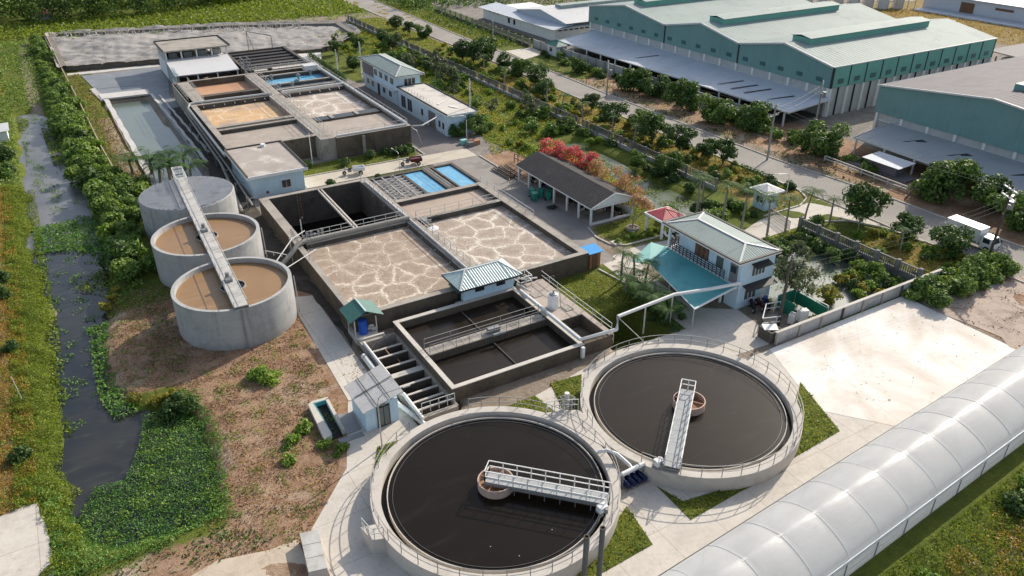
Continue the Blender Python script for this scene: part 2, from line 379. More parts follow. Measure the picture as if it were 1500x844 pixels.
M['water_pit'] = watermat('black_pit_water', (.006,.006,.006), (.009,.009,.009), .15, 2, .05, .25)
M['water_tan'] = watermat('tan_sludge_water', (.30,.18,.085), (.255,.150,.068), .35, 2, .02, .35, .12, scum=(.40,.27,.15), scum_amt=.5)
M['water_canal'] = watermat('slate_canal_water', (.016,.020,.024), (.036,.036,.033), .14, 1.2, .05, .42, .12, scum=(.07,.075,.055), scum_amt=.6)
M['water_pond'] = watermat('grey_green_pond_water', (.14,.17,.145), (.12,.15,.13), .2, 1.5, .04, .5)
M['water_algae'] = watermat('algae_pond_water', (.105,.13,.095), (.05,.085,.02), .3, 3, .1, .4, .25)
M['foam_a'] = foammat('aeration_foam', (.29,.23,.185), (.42,.35,.29), (.72,.655,.57), .37, .10)
M['foam_b'] = foammat('brown_aeration_foam', (.275,.208,.155), (.40,.318,.25), (.68,.60,.50), .37, .075)
M['foam_up'] = foammat('upper_aeration_foam', (.36,.29,.245), (.45,.38,.325), (.74,.68,.60), .27, .13)
M['foam_orange'] = foammat('orange_foam', (.55,.34,.17), (.62,.42,.24), (.70,.58,.42), .3, .06, (.36,.28,.23), .75)
M['scum_orange'] = surf('orange_scum', (.46,.26,.15), .7, .12, .35, 6, (.56,.36,.22), .5, .3)
M['scum_tan'] = surf('tan_scum', (.40,.32,.26), .75, .14, .5, 7, (.3,.235,.185), .5, .4)
M['scum_grey'] = surf('grey_brown_scum', (.36,.31,.265), .8, .2, .5, 8, (.5,.44,.38), .5, .4, bmp=.4)
# ------------------------------------------------------------------ world, sun, camera
w = bpy.data.worlds.new('World'); SC.world = w; w.use_nodes = True
wn = w.node_tree; bg = wn.nodes['Background']
sky = wn.nodes.new('ShaderNodeTexSky'); sky.sky_type = 'NISHITA'; sky.sun_disc = False
SUN_EL, SUN_AZ = R(30), R(22)          # azimuth measured from +X towards +Y
sky.sun_elevation = SUN_EL; sky.sun_rotation = pi/2 - SUN_AZ
sky.air_density = 1.0; sky.dust_density = 2.0; sky.ozone_density = 1.0
hs = wn.nodes.new('ShaderNodeHueSaturation'); hs.inputs['Saturation'].default_value = .72; wn.links.new(sky.outputs[0], hs.inputs['Color']); wn.links.new(hs.outputs[0], bg.inputs[0]); bg.inputs[1].default_value = 0.15
sl = bpy.data.lights.new('sun', 'SUN'); sl.energy = 4.35; sl.angle = R(.55); sl.color = (1, .905, .77)
so = bpy.data.objects.new('sun', sl); COL.objects.link(so)
sd = Vector((math.cos(SUN_EL)*math.cos(SUN_AZ), math.cos(SUN_EL)*math.sin(SUN_AZ), math.sin(SUN_EL)))
so.rotation_euler = sd.to_track_quat('Z', 'Y').to_euler(); so.location = (60, 60, 80)
cam = bpy.data.cameras.new('camera'); co = bpy.data.objects.new('camera', cam); COL.objects.link(co)
co.location = (0, 0, CAMH); co.rotation_euler = (pi/2-PITCH, 0, YAW)
cam.sensor_width = 36; cam.lens = 36*FPX/1500; cam.clip_end = 6000; cam.clip_start = .5
SC.camera = co
vs = SC.view_settings; vs.view_transform = 'Standard'; vs.look = 'None'; vs.gamma = 1; vs.use_curve_mapping = False; vs.exposure = 0.30

# ------------------------------------------------------------------ zones
def inpoly(X, Y, poly):
    ins = np.zeros(X.shape, bool); n = len(poly); j = n-1
    for i in range(n):
        xi, yi = poly[i]; xj, yj = poly[j]
        c = ((yi > Y) != (yj > Y)) & (X < (xj-xi)*(Y-yi)/((yj-yi) or 1e-9)+xi)
        ins ^= c; j = i
    return ins
CANAL = [(-6.0,161),(-5.6,122.9),(-6.1,100),(-5.8,79),(-5.9,68),(-5.9,62),(-6.2,56.6),(-5.6,51),(-4.7,46.5),(-1.5,45),(2.4,45.2),(3.8,50),(4.2,58.6),(-.4,60.5),(-2.0,66.5),(-1.8,76.9),(-.2,79),(.9,88),(1.2,96),(.9,103),(1,113),(-.8,131),(-1.4,145),(-1.4,155),(-3.0,162)]
POND1 = [(8.2,161.3),(15.4,161.3),(16.2,113),(9.3,113)]
PONDR = [(62.6,66.8),(69.6,66.8),(70.2,84),(71,99),(66.2,99),(66.2,84)]
LOTUS = [(58.6,42.3),(72.2,42.3),(72.4,51.5),(65.5,55),(59.6,53.5)]
LAGOON = [(3.6,191.5),(22,189),(35,183),(57,181.5),(69,194),(70,209),(46,220),(5,231),(3.0,228)]
CONC = [(7.4,20),(7.7,35.5),(7.9,40.0),(12.1,44.6),(15.0,52.2),(18.9,52.2),(19.2,46.6),(23.4,45.2),(40,48.1),(46.9,46.8),(47,60.5),(45.6,61.6),(45.6,100),(53,100),(53,62.5),(50.4,49.6),(54.0,46.6),(53.2,40.6),(70.5,40.2),(71,27.2),(60,26),(24,23.4),(20,20)]

def ragged(poly, amp, step, seed):
    r = np.random.default_rng(seed); out = []
    for (x0,y0),(x1,y1) in zip(poly, poly[1:]+poly[:1]):
        L = math.hypot(x1-x0,y1-y0); n_ = max(1,int(L/step))
        for k in range(n_): out.append((x0+(x1-x0)*k/n_+r.normal()*amp, y0+(y1-y0)*k/n_+r.normal()*amp))
    return out
CANAL = ragged(CANAL, .5, 2.6, 5)
xs = np.unique(np.concatenate([[-3000,-1500,-800,-400,-220,-130,-80,-60], np.arange(-50,135,.62), np.arange(135,260,4), [300,380,500,800,1500,3000]]))
ys = np.unique(np.concatenate([[-1500,-600,-200,-80,-30,-10,0], np.arange(8,190,.62), np.arange(190,330,2.2), [345,370,400,450,520,650,900,1500,3000]]))
X, Y = np.meshgrid(xs, ys)
def blur(a, n):
    for _ in range(n):
        b = a.copy(); b[1:-1] = (a[:-2]+2*a[1:-1]+a[2:])/4; a = b
        b = a.copy(); b[:,1:-1] = (a[:,:-2]+2*a[:,1:-1]+a[:,2:])/4; a = b
    return a
def zone(polys, n=3):
    m = np.zeros(X.shape, bool)
    for p in polys: m |= inpoly(X, Y, p)
    return blur(m.astype(float), n)
RECT = lambda a,b,c,d: [(a,c),(b,c),(b,d),(a,d)]
Zdep = zone([CANAL], 3)*-1.3 + zone([POND1], 2)*-1.5 + zone([PONDR], 3)*-1.1 + zone([LOTUS], 3)*-1.0
Z = Zdep + .06*np.sin(X*.9+np.sin(Y*.5)*2)*np.sin(Y*.8) * ((X<7)|(X>75)&(X<84)|(Y>190))
Zdip = [RECT(19.05,22.6,46.5,59.5), RECT(19.8,45.2,79.3,94.1), RECT(38.8,45,46,53)]
for p in Zdip: Z -= 3.4*inpoly(X, Y, p)
for cx_, cy_ in ((20.2,36.5),(38.1,36.5)): Z -= 1.0*((X-cx_)**2+(Y-cy_)**2 < 7.0**2)
green = zone([[(-3000,330),(3000,330),(3000,3000),(-3000,3000)], [(262,-1500),(3000,-1500),(3000,3000),(262,3000)], [(-3000,-1500),(-52,-1500),(-52,3000),(-3000,3000)], [(-52,-1500),(262,-1500),(262,8),(-52,8)], [(90,240),(262,200),(262,340),(90,340)], RECT(5.2,8.4,150,186), RECT(-9.2,-5,44,120), RECT(-1.8,6,78,232), RECT(-7.5,3.6,43,62), RECT(58,74,100,200), RECT(58,83.8,38.6,64), RECT(74.5,84.0,62,215), [(-40,232),(90,224),(120,235),(90,420),(-80,420)],
              RECT(40,50.5,46.5,61.4), RECT(52.5,62,63.5,70.5), RECT(58.6,74,64,100), RECT(27,46,104.6,109.5), RECT(27,46,94,100), RECT(52,72,150,185), RECT(57.5,62,40.5,58), [(36,19.5),(80,23),(80,0),(20,0)], RECT(-40,-4,112,240), RECT(92,106,130,230), RECT(60,74,55,66)], 3)
dry = zone([RECT(-50,-8.6,30,125), RECT(74.5,84.0,62,140), RECT(196,260,100,160), RECT(5.6,7.6,128,150), RECT(56,66,112,140), [(-20,231),(60,221),(62,226),(-20,238)], RECT(76,83,40,52), RECT(84.0,92,160,300)], 4)*.68
dirt = zone([RECT(93,100,40,160), RECT(-1.8,4,60.6,83), [(3,62),(15.5,66),(18,72),(17,80),(3,80)], RECT(1.6,12.5,38,64), RECT(71,95,25,38.5), RECT(98,108,50,90), RECT(12,17.5,44,66),RECT(-12,8,30,46), RECT(54,62,84,100)], 3)
yard = zone([RECT(16,22.5,100,190), RECT(93,100,62,92), RECT(100,240,30,100), RECT(102,130,100,240), RECT(44.8,62,100,180), RECT(17,44,95,112), RECT(19.5,48,155,190)], 2)
nx, ny = len(xs), len(ys)
verts = np.stack([X.ravel(), Y.ravel(), Z.ravel()], 1)
idx = np.arange(nx*ny).reshape(ny, nx)
quads = np.stack([idx[:-1,:-1], idx[:-1,1:], idx[1:,1:], idx[1:,:-1]], -1).reshape(-1, 4)
def npmesh(name, verts, faces, mats, parent=None, attrs=None, smooth=False, kind=None, mi=None):
    me = bpy.data.meshes.new(name); k = faces.shape[1]
    me.vertices.add(len(verts)); me.vertices.foreach_set('co', np.ascontiguousarray(verts, dtype=np.float32).ravel())
    me.loops.add(faces.size); me.loops.foreach_set('vertex_index', np.ascontiguousarray(faces, dtype=np.int32).ravel())
    me.polygons.add(len(faces)); me.polygons.foreach_set('loop_start', np.arange(0, faces.size, k, dtype=np.int32))
    for m in (mats if isinstance(mats, (list,tuple)) else [mats]): me.materials.append(m)
    if mi is not None: me.polygons.foreach_set('material_index', mi.astype(np.int32))
    if smooth: me.polygons.foreach_set('use_smooth', np.ones(len(faces), bool))
    for kk, a in (attrs or {}).items():
        at = me.attributes.new(kk, 'FLOAT', 'POINT'); at.data.foreach_set('value', a.ravel().astype(np.float32))
    me.update(calc_edges=True); me.validate()
    ob = bpy.data.objects.new(name, me); COL.objects.link(ob)
    if parent: ob.parent = parent
    if kind: ob['kind'] = kind
    return ob
gm, nt, b = newmat('ground_soil'); P = pos(nt)
def att(n): return nd(nt, 'ShaderNodeAttribute', attribute_name=n).outputs['Fac']
n1 = noise(nt, .45, 5, .65, P); n2 = noise(nt, 2.6, 5, .7, P); n3 = noise(nt, 12, 4, .7, P)
nz = mth(nt,'ADD',mth(nt,'MULTIPLY',n1,.55),mth(nt,'MULTIPLY',n2,.45))
c = ramp(nt, nz, [(.3,(.17,.135,.10)),(.5,(.27,.22,.17)),(.7,(.38,.32,.26))])
def edge(a):
    s = mth(nt,'ADD', a, mth(nt,'MULTIPLY', mth(nt,'SUBTRACT', nz, .5), 1.5)); return maprange(nt, s, .35, .65)
c = mixc(nt, edge(att('yard')), c, ramp(nt, nz, [(.3,(.15,.135,.12)),(.5,(.25,.23,.205)),(.7,(.34,.315,.285))]))
dc = ramp(nt, mth(nt,'ADD',mth(nt,'MULTIPLY',nz,.7),mth(nt,'MULTIPLY',n3,.3)), [(.34,(.115,.062,.038)),(.46,(.27,.160,.100)),(.56,(.37,.25,.165)),(.68,(.50,.375,.265))])
dc = mixc(nt, maprange(nt, noise(nt,.16,5,.65,P,.7), .5,.66,0,.75), dc, (.46,.37,.28)); dc = mixc(nt, maprange(nt, noise(nt,.3,6,.7,P,1.), .56,.7,0,.6), dc, (.15,.095,.065))
c = mixc(nt, edge(att('dirt')), c, dc)
c = mixc(nt, edge(att('green')), c, ramp(nt, mth(nt,'ADD',mth(nt,'MULTIPLY',nz,.6),mth(nt,'MULTIPLY',n3,.4)), [(.34,(.04,.06,.012)),(.5,(.10,.13,.022)),(.62,(.18,.19,.035)),(.74,(.27,.23,.07))]))
c = mixc(nt, edge(att('dry')), c, ramp(nt, mth(nt,'ADD',mth(nt,'MULTIPLY',nz,.6),mth(nt,'MULTIPLY',n3,.4)), [(.34,(.075,.075,.018)),(.48,(.20,.145,.040)),(.6,(.31,.22,.075)),(.74,(.42,.31,.15))]))
nt.links.new(c, b.inputs['Base Color']); b.inputs['Roughness'].default_value = .95; b.inputs['Specular IOR Level'].default_value = .15
bump(nt, b, mth(nt,'ADD',n2,n3), .7, .12)
npmesh('ground', verts, quads, gm, attrs=dict(green=green, dry=dry, dirt=dirt, yard=yard), smooth=True, kind='structure')

def struct(name, mb, mats, **k): return mb.build(name, mats, kind='structure', **k)
# water sheets
struct('canal_water', MB().sheet([(-9,44),(5.5,44),(5.5,98),(-9,98)], -.55), M['water_canal'])
struct('upper_canal_water', MB().sheet([(-9,98),(5.5,98),(5.5,170),(-9,170)], -.548), watermat('scummy_grey_canal_water', (.17,.165,.165), (.10,.105,.11), .3, 1.5, .06, .5, .16))
struct('pond_water', MB().sheet([(7.6,112),(16.8,112),(16.8,162),(7.6,162)], -.75), M['water_pond'])
struct('algae_pond_water', MB().sheet([(61.5,65),(72,65),(72,101),(61.5,101)], -.5), M['water_algae'])
struct('lotus_pond_water', MB().sheet([(57.8,41.3),(73.2,41.3),(73.2,56),(57.8,56)], -.35), M['water_pond'])

# concrete aprons
cm, nt, b = newmat('site_concrete'); P = pos(nt)
n1 = noise(nt,.28,6,.65,P,.4); n2 = noise(nt,3,5,.7,P); n3 = noise(nt,.9,5,.7,P,.8)
kk = mth(nt,'ADD',mth(nt,'MULTIPLY',n1,.6),mth(nt,'MULTIPLY',n2,.4))
c = ramp(nt, kk, [(.3,(.43,.395,.345)),(.5,(.56,.52,.46)),(.7,(.66,.62,.56))])
c = mixc(nt, maprange(nt,n3,.58,.74,0,.55), c, (.25,.225,.19))
br = nd(nt,'ShaderNodeTexBrick'); br.inputs['Scale'].default_value = .25; br.inputs['Mortar Size'].default_value = .008; br.inputs['Brick Width'].default_value = 1.; br.inputs['Row Height'].default_value = 1.
br.inputs['Color1'].default_value = (1,1,1,1); br.inputs['Color2'].default_value = (.95,.95,.95,1); br.inputs['Mortar'].default_value = (.72,.69,.65,1); br.offset = 0; br.inputs['Mortar Smooth'].default_value = .3
nt.links.new(P, br.inputs['Vector']); c = mixc(nt, 1., c, br.outputs['Color'], 'MULTIPLY')
nt.links.new(c, b.inputs['Base Color']); b.inputs['Roughness'].default_value = .9; b.inputs['Specular IOR Level'].default_value = .2; bump(nt,b,n2,.2,.03)
M['site'] = cm
CONC_PARTS = [[(7.4,20),(7.7,35.5),(7.9,40.0),(12.1,44.6),(15.0,52.2),(18.7,52.2),(18.7,44),(24,44),(24,20)], [(24,44),(39,47),(47,46.6),(47,40),(53,40),(53,26),(24,23.4)]]
pv = MB()
for q in CONC_PARTS: pv.prism(q, -.25, .02)
struct('concrete_apron', pv, M['site'])
pm, nt, b = newmat('whitewashed_pad'); P = pos(nt)
n1 = noise(nt,.13,5,.6,P,.5); n2 = noise(nt,1.4,6,.75,P,.6); n3 = noise(nt,7,4,.7,P)
c = ramp(nt, n1, [(.34,(.56,.495,.42)),(.46,(.67,.62,.555)),(.56,(.78,.755,.71))])
c = mixc(nt, maprange(nt,n2,.60,.70,0,.7), c, (.36,.32,.27))
c = mixc(nt, maprange(nt,n3,.60,.75,0,.45), c, (.42,.38,.33))
n4 = noise(nt,.5,7,.75,P,1.5); c = mixc(nt, maprange(nt,n4,.54,.66,0,.42), c, (.60,.50,.41))
n5 = noise(nt,4.5,3,.6,P,.3); c = mixc(nt, maprange(nt,n5,.70,.76,0,.7), c, (.20,.18,.16))
vc = nd(nt,'ShaderNodeTexVoronoi', feature='DISTANCE_TO_EDGE', voronoi_dimensions='2D'); vc.inputs['Scale'].default_value = .12; nt.links.new(P, vc.inputs['Vector']); c = mixc(nt, maprange(nt,vc.outputs['Distance'],0,.006,.35,0), c, (.35,.31,.27))
nt.links.new(c, b.inputs['Base Color']); b.inputs['Roughness'].default_value = .9; bump(nt,b,n2,.25,.03)
struct('drying_pad', MB().prism([(47.8,31.5),(51.2,40.0),(70.6,40.1),(70.8,27.4),(52.2,26.0)], -.2, .035), pm)
struct('left_path', MB().prism([(15.9,72),(18.2,71.2),(18.0,52.3),(15.1,52.3)], -.2, .03), M['site'])
struct('yard_paving', MB().prism([(45.7,61.7),(50.2,61.8),(50.6,66),(53.0,70.4),(53.0,82),(53.2,100.2),(45.7,100.2)], -.2, .02), surf('yard_concrete', (.27,.25,.23), .9, .2, .4, 4, (.14,.13,.12), .6, .2))
struct('entrance_paving', MB().prism([(48.3,62.2),(52.3,63.4),(61,62.6),(61,60.6),(51.0,58.4),(50.6,49.2),(53.9,46.8),(53.2,40.6),(45,41),(47,46.6)], -.2, .012), M['site'])
struct('cross_path', MB().prism([(27.0,100.3),(45.7,100.3),(53.2,100.3),(53.2,104.2),(45,104.3),(27.0,104.6)], -.2, .028), surf('sandy_concrete', (.50,.45,.37), .9, .15, .4, 5, (.32,.28,.22), .5, .3))
struct('service_road', MB().prism([(46.6,104.3),(53.2,104.2),(53.2,150),(50.5,165),(46.6,165)], -.2, .022), surf('grey_service_paving', (.23,.205,.19), .9, .2, .4, 4, (.13,.12,.11), .6, .2))
struct('gate_drive', MB().prism([(65.3,57.2),(66.6,59.6),(72,61.4),(84.3,62.4),(84.6,52.6),(83.2,53.2),(81.0,57.6),(72.4,57.5)], -.2, .02), M['site'])
struct('pond_path', MB().prism([(4.0,185.6),(21.6,184.6),(21.6,186.6),(4.0,187.6)], -.2, .06), M['liner_white'])
# public road
rm, nt, b = newmat('worn_asphalt'); P = pos(nt)
n1 = noise(nt,.12,5,.6,P,.4); n2 = noise(nt,2.2,5,.7,P); n3 = noise(nt,14,3,.6,P)
c = ramp(nt, mth(nt,'ADD',mth(nt,'MULTIPLY',n1,.65),mth(nt,'MULTIPLY',n2,.35)), [(.3,(.20,.185,.165)),(.5,(.27,.25,.225)),(.68,(.35,.325,.29))])
c = mixc(nt, maprange(nt,n2,.58,.72,0,.35), c, (.40,.36,.31)); c = mixc(nt, maprange(nt,n3,.5,.8,0,.3), c, (.15,.14,.13))
nt.links.new(c, b.inputs['Base Color']); b.inputs['Roughness'].default_value = .92; bump(nt,b,n3,.2,.02)
ROADL = [(84.2,-40),(84.2,35),(84.4,62),(84.2,90),(84.6,120),(85.2,150),(85.2,190),(85.0,220),(85.4,250),(86,420)]
ROADR = [(93.0,-40),(92.6,38),(92.2,60),(90.6,76),(90.6,97),(90.8,120),(91.6,150),(91.2,170),(92.2,200),(93.2,230),(94,420)]
struct('road', MB().prism(ROADL+ROADR[::-1], -.3, .03), rm)
kb = MB()
for q, o in ((ROADL, -.16), (ROADR, .02)):
    for (x0,y0),(x1,y1) in zip(q[:-1], q[1:]):
        if y0 < -50 or y0 > 260 or (o < 0 and 50 < y0 < 62): continue
        kb.bar((x0+o,y0,.06), (x1+o,y1,.06), .14, .2)
struct('road_kerb', kb, M['concrete_light'])
# kerbed corners of the gate verge
kb = MB()
for q in ([(73.4,61.9),(80,62.0),(82.6,63.2),(83.9,65.6),(84.0,70)], [(73.6,56.7),(78.6,56.9),(81.4,55.6),(83.4,52.0),(83.9,47)]):
    for a, c in zip(q[:-1], q[1:]): kb.bar((*a,.07), (*c,.07), .18, .22)
for q in ([(52.4,70.4),(51.6,67.6),(51.9,65.2),(53.4,64.1),(61,64.0)], [(47.0,60.8),(47.6,56.4),(50.2,50)], [(27,104.7),(46.4,104.5)], [(46.5,104.5),(46.5,109)], [(53.4,100),(53.4,84)], [(27,100.1),(45.6,100.1)]):
    for a, c in zip(q[:-1], q[1:]): kb.bar((*a,.05), (*c,.05), .16, .2)
struct('kerb', kb, M['concrete_light'])
# sludge lagoon
gx, gy = np.meshgrid(np.arange(2, 72, .55), np.arange(180, 233, .55)); mk = inpoly(gx, gy, LAGOON); dist = blur(mk.astype(float), 10)
zz = .25 + .55*np.exp(-((gx-17)/7)**2-((gy-214)/7)**2)*2 + 1.3*np.exp(-((gx-36)/11)**2-((gy-203)/6)**2)
mn = np.zeros_like(gx)
for k in range(26):
    a = RNG.random()*6.28; f = .25*1.16**k; mn += np.abs(np.sin(gx*math.cos(a)*f+gy*math.sin(a)*f+RNG.random()*6.28+.8*np.sin(gx*.21+k)))*(.20/1.09**k)
zz += (mn-mn.mean())*.8 + blur(RNG.normal(size=gx.shape),1)*.16
zz += np.clip(.5-dist, 0, .5)*1.8; zz = np.where(dist < .02, -.3, zz)
ii = np.arange(gx.size).reshape(gx.shape); fq = np.stack([ii[:-1,:-1],ii[:-1,1:],ii[1:,1:],ii[1:,:-1]],-1).reshape(-1,4)
keep = (dist.ravel()[fq] > .03).all(1)
npmesh('lagoon_mud', np.stack([gx.ravel(),gy.ravel(),zz.ravel()],1), fq[keep], M['mud'], smooth=True, kind='structure')
bm_ = MB(); q = LAGOON+[LAGOON[0]]
for (x0,y0),(x1,y1) in zip(q[:-1], q[1:]): bm_.bar((x0,y0,.3),(x1,y1,.3),1.6,.9)
struct('lagoon_bank', bm_, surf('lagoon_bank_soil',(.20,.18,.16),.95,.4,.5,4,(.08,.075,.07),.6,.4,bmp=.6))
# pond lining
ln = MB()
for (a, c, wd, z) in (((8.6,162),(9.3,112),.8,.16), ((7.2,171.5),(8.2,162.0),1.0,.16), ((16.4,161.8),(17.4,118),.45,.25), ((17.6,160),(18.6,122),.35,.22)):
    n = 26
    for k in range(n):
        p0 = Vector((*a,0)).lerp(Vector((*c,0)), k/n); p1 = Vector((*a,0)).lerp(Vector((*c,0)), (k+1)/n)
        o0 = .07*math.sin(k*1.7); o1 = .07*math.sin((k+1)*1.7)
        ln.bar((p0.x+o0,p0.y,.05), (p1.x+o1,p1.y,.05), wd, z+.12)
struct('pond_liner_edge', ln, M['liner_white'])
ln = MB().prism([(15.9,184.5),(21.2,184.5),(21.2,172),(19.4,160),(19.4,112),(16.7,113)], -.3, .06).prism([(7.6,171.2),(16.6,170),(16.4,184),(6.4,184)], -.2, .08).prism([(7.6,163.2),(16.4,162.2),(16.6,170.0),(7.6,171.2)], -.2, .04)
struct('pond_liner', ln, M['liner_grey'])
struct('pond_bank', MB().prism([(7.9,162.2),(16.2,161.6),(16.3,165.2),(7.8,166)], .0, .3), M['liner_white'])

CORNER = GP([(-30,765),(0,757),(55,738),(72,790),(78,850),(60,900),(-30,900)])
struct('corner_path', MB().prism(ragged(CORNER,.08,.6,3), -.3, .05), M['site'])
struct('sand_track', MB().prism(GP([(270,850),(318,822),(395,806),(436,790),(452,830),(458,870),(270,880)]), -.3, .035), surf('sandy_track',(.50,.42,.33),.95,.2,.7,5,(.30,.24,.18),.6,.5,bmp=.4))

struct('dusty_ground', MB().prism(ragged([(71.1,27.0),(71.3,37.6),(76,37.8),(86,36.6),(95,35.6),(95,22),(80,20)], .35, 1.6, 9), -.3, .04), surf('dusty_pink_ground',(.42,.34,.285),.95,.3,.5,4,(.17,.13,.11),.7,.35,bmp=.5))

struct('service_strip', MB().prism(ragged([(18.25,59.9),(18.3,71.3),(17.0,73),(16.2,79),(16.6,96),(19.1,100),(19.1,62)],.12,1.5,12), -.2, .045), surf('dark_ground',(.06,.052,.044),.95,.5,.8,6,(.16,.13,.10),.5,.7,bmp=.6))  # sheet much darker than the soil beside it
struct('service_strip', MB().prism(ragged([(16.4,100),(19.5,100),(19.5,150),(17.4,150)],.12,1.5,12), -.2, .09), bpy.data.materials['dark_ground'])
# ================================================================== clarifiers
RIMZ = 1.3
def arc(cx, cy, r, z, a0, a1, n):
    return [(cx+r*math.cos(a0+(a1-a0)*k/n), cy+r*math.sin(a0+(a1-a0)*k/n), z) for k in range(n+1)]
def clarifier(cx, cy, a, b, water, label, open_a):
    t = thing('clarifier', label, 'water tank', (cx,cy,0), 'round clarifier tanks')
    MB().ring(cx,cy,8.02,8.72,-.6,RIMZ,96).build('tank_wall', M['rim'], t, True)
    MB().ring(cx,cy,7.55,8.03,-.6,.55,96).build('launder_channel', M['concrete_dark'], t, True)
    MB().ring(cx,cy,7.54,7.60,.3,1.08,96).build('weir_ring', M['concrete_light'], t, True)
    MB().ring(cx,cy,7.2,7.23,.8,1.0,96).build('scum_baffle', M['vent_grey'], t, True)
    for q in (((-3,-4.6),(1.2,-5.4),(-1.8,-6.2)) if cx < 30 else ()): MB().disc(cx+q[0],cy+q[1],.956,.035,8).build('scum_fleck', M['concrete_light'], t)
    MB().disc(cx,cy,.95,7.53,96).build('water', water, t)
    MB().ring(cx,cy,7.6,8.02,.56,.6,96).build('channel_water', M['water_black'], t)
    r = MB(); r.rail(arc(cx,cy,8.62,RIMZ,open_a[0],open_a[1],60), 1.0, 1.45, .022)
    r.build('railing', M['rail_grey'], t)
    # centre well
    w = MB().ring(cx,cy,1.20,1.28,.4,1.62,40); w.build('centre_well', surf('faded_pink_steel',(.52,.38,.31),.7,.2,1,7,(.30,.16,.10),.7,.8), t, True)
    MB().disc(cx,cy,1.10,1.2,32).build('well_scum', M['rust'], t)
    sp = MB()
    for k in range(4):
        an = k*pi/2+.6; sp.bar((cx,cy,1.5),(cx+1.22*math.cos(an),cy+1.22*math.sin(an),1.5),.08)
    sp.cyl(cx,cy,.5,1.55,.16,12); sp.build('well_spoke', M['rust'], t)
    # bridge
    A = Vector((*a,0)); B = Vector((*b,0)); d = (B-A).normalized(); n = Vector((-d.y,d.x,0)); hw = .56; z = 1.75
    pk = MB(); L = (B-A).length; nb = 7
    for k in range(nb):
        p = A+d*(L*k/nb+.012); q = A+d*(L*(k+1)/nb-.012)
        c4 = [p-n*hw, q-n*hw, q+n*hw, p+n*hw]; pk.slab(*[(v.x,v.y,z) for v in c4], .05)
    deck = pk.build('bridge_deck', M['deck_plate'], t)
    g = MB()
    for s in (-1,1): g.bar(A+n*s*(hw-.03)+Vector((0,0,z-.2)), B+n*s*(hw-.03)+Vector((0,0,z-.2)), .08, .28)
    for k in range(9):
        p = A+d*(L*k/8); g.bar(p-n*hw+Vector((0,0,z-.2)), p+n*hw+Vector((0,0,z-.2)), .07, .14)
        g.bar(p-n*hw+Vector((0,0,z-.3)), p-n*hw+Vector((0,0,z-.85)), .045)
    g.build('bridge_girder', M['grey_steel'], t)
    for s in (-1,1):
        P3 = [A+n*s*hw+Vector((0,0,z)), B+n*s*hw+Vector((0,0,z))]
        MB().rail(P3, .95, 1.02, .03).build('bridge_railing', M['white_pipe'], t)
    MB().rail([A+n*hw+Vector((0,0,z)), A-n*hw+Vector((0,0,z))], .95, .56, .03).build('bridge_railing', M['white_pipe'], t)
    # drive
    e = B-d*.25-n*(hw+.42)*(1 if cx < 30 else 1)
    dv = MB(); dv.box(e.x-.32,e.x+.32,e.y-.25,e.y+.25,1.55,2.0); db = dv.build('drive_unit', M['white_paint'], t)
    dw = MB(); dw.tube([(e.x-.2,e.y-.3,1.45),(e.x-.2,e.y+.3,1.45)],.14,12); dw.cyl(e.x+.1,e.y-.35,1.55,1.95,.12,10)
    dw.build('drive_wheel', M['grey_steel'], t)
    return t
clarifier(20.2,36.4,(19.75,36.85),(25.75,30.75),M['water_black'],'nearest round clarifier tank, near black water, railed bridge reaching from its centre towards the valves', (R(-250), R(75)))
clarifier(38.1,36.45,(38.75,37.4),(31.55,30.95),M['water_dark'],'round clarifier tank beside the white pad, dull brown water, narrow white bridge', (R(-155), R(170)))

t = thing('link_platform','pale concrete platform joining the two round clarifiers','platform',(28.9,38,0))
MB().prism([(27.4,41.2),(28.2,38.4),(29.2,35.0),(30.0,39.4),(29.9,40.2),(28.6,40.9)], 1.0, 1.33).build('platform_deck', M['rim'], t)
MB().box(28.3,29.5,37.6,40.2,0,1.0).build('platform_base', M['concrete'], t)
MB().rail([(27.5,41.2,1.33),(28.6,40.95,1.33),(29.9,40.25,1.33)],1,.7,.025).build('railing', M['steel'], t)
t = thing('steel_standpipe','grey riser pipe with a railed cage between the clarifiers','pipe',(29.3,40.9,0))
MB().cyl(29.3,41.0,0,2.7,.2,14).build('riser', M['steel'], t, True)
MB().rail([(28.9,41.4,1.0),(29.7,41.4,1.0),(29.9,40.7,1.0),(29.1,40.6,1.0)],1.2,.5,.025,True).build('cage', M['grey_steel'], t)
t = thing('sampling_platform','small stub platform on the outer wall of the nearest clarifier','platform',(11.2,36.2,0))
MB().prism([(10.5,37.3),(10.75,35.9),(11.5,35.6),(12.1,35.9),(11.7,37.0)],.0,1.27).build('platform_block', M['rim'], t)
MB().rail([(11.5,35.7,1.27),(10.8,35.95,1.27),(10.6,37.2,1.27)],.9,.6,.022).build('railing', M['steel'], t)
t = thing('concrete_box','flat grey concrete box chamber beside the left edge of the path','chamber',(7.3,37.4,0))
MB().prism([(6.5,35.9),(7.6,35.6),(8.15,39.0),(7.0,39.3)],-.1,.72).build('chamber_wall', M['concrete_light'], t)
for k in range(3):
    MB().prism([(6.5+.17*k,35.9+1.15*k),(7.62+.18*k,35.62+1.15*k),(7.79+.18*k,36.72+1.15*k),(6.66+.17*k,37.02+1.15*k)],.722,.79).build('cover_slab', M['plank'], t)
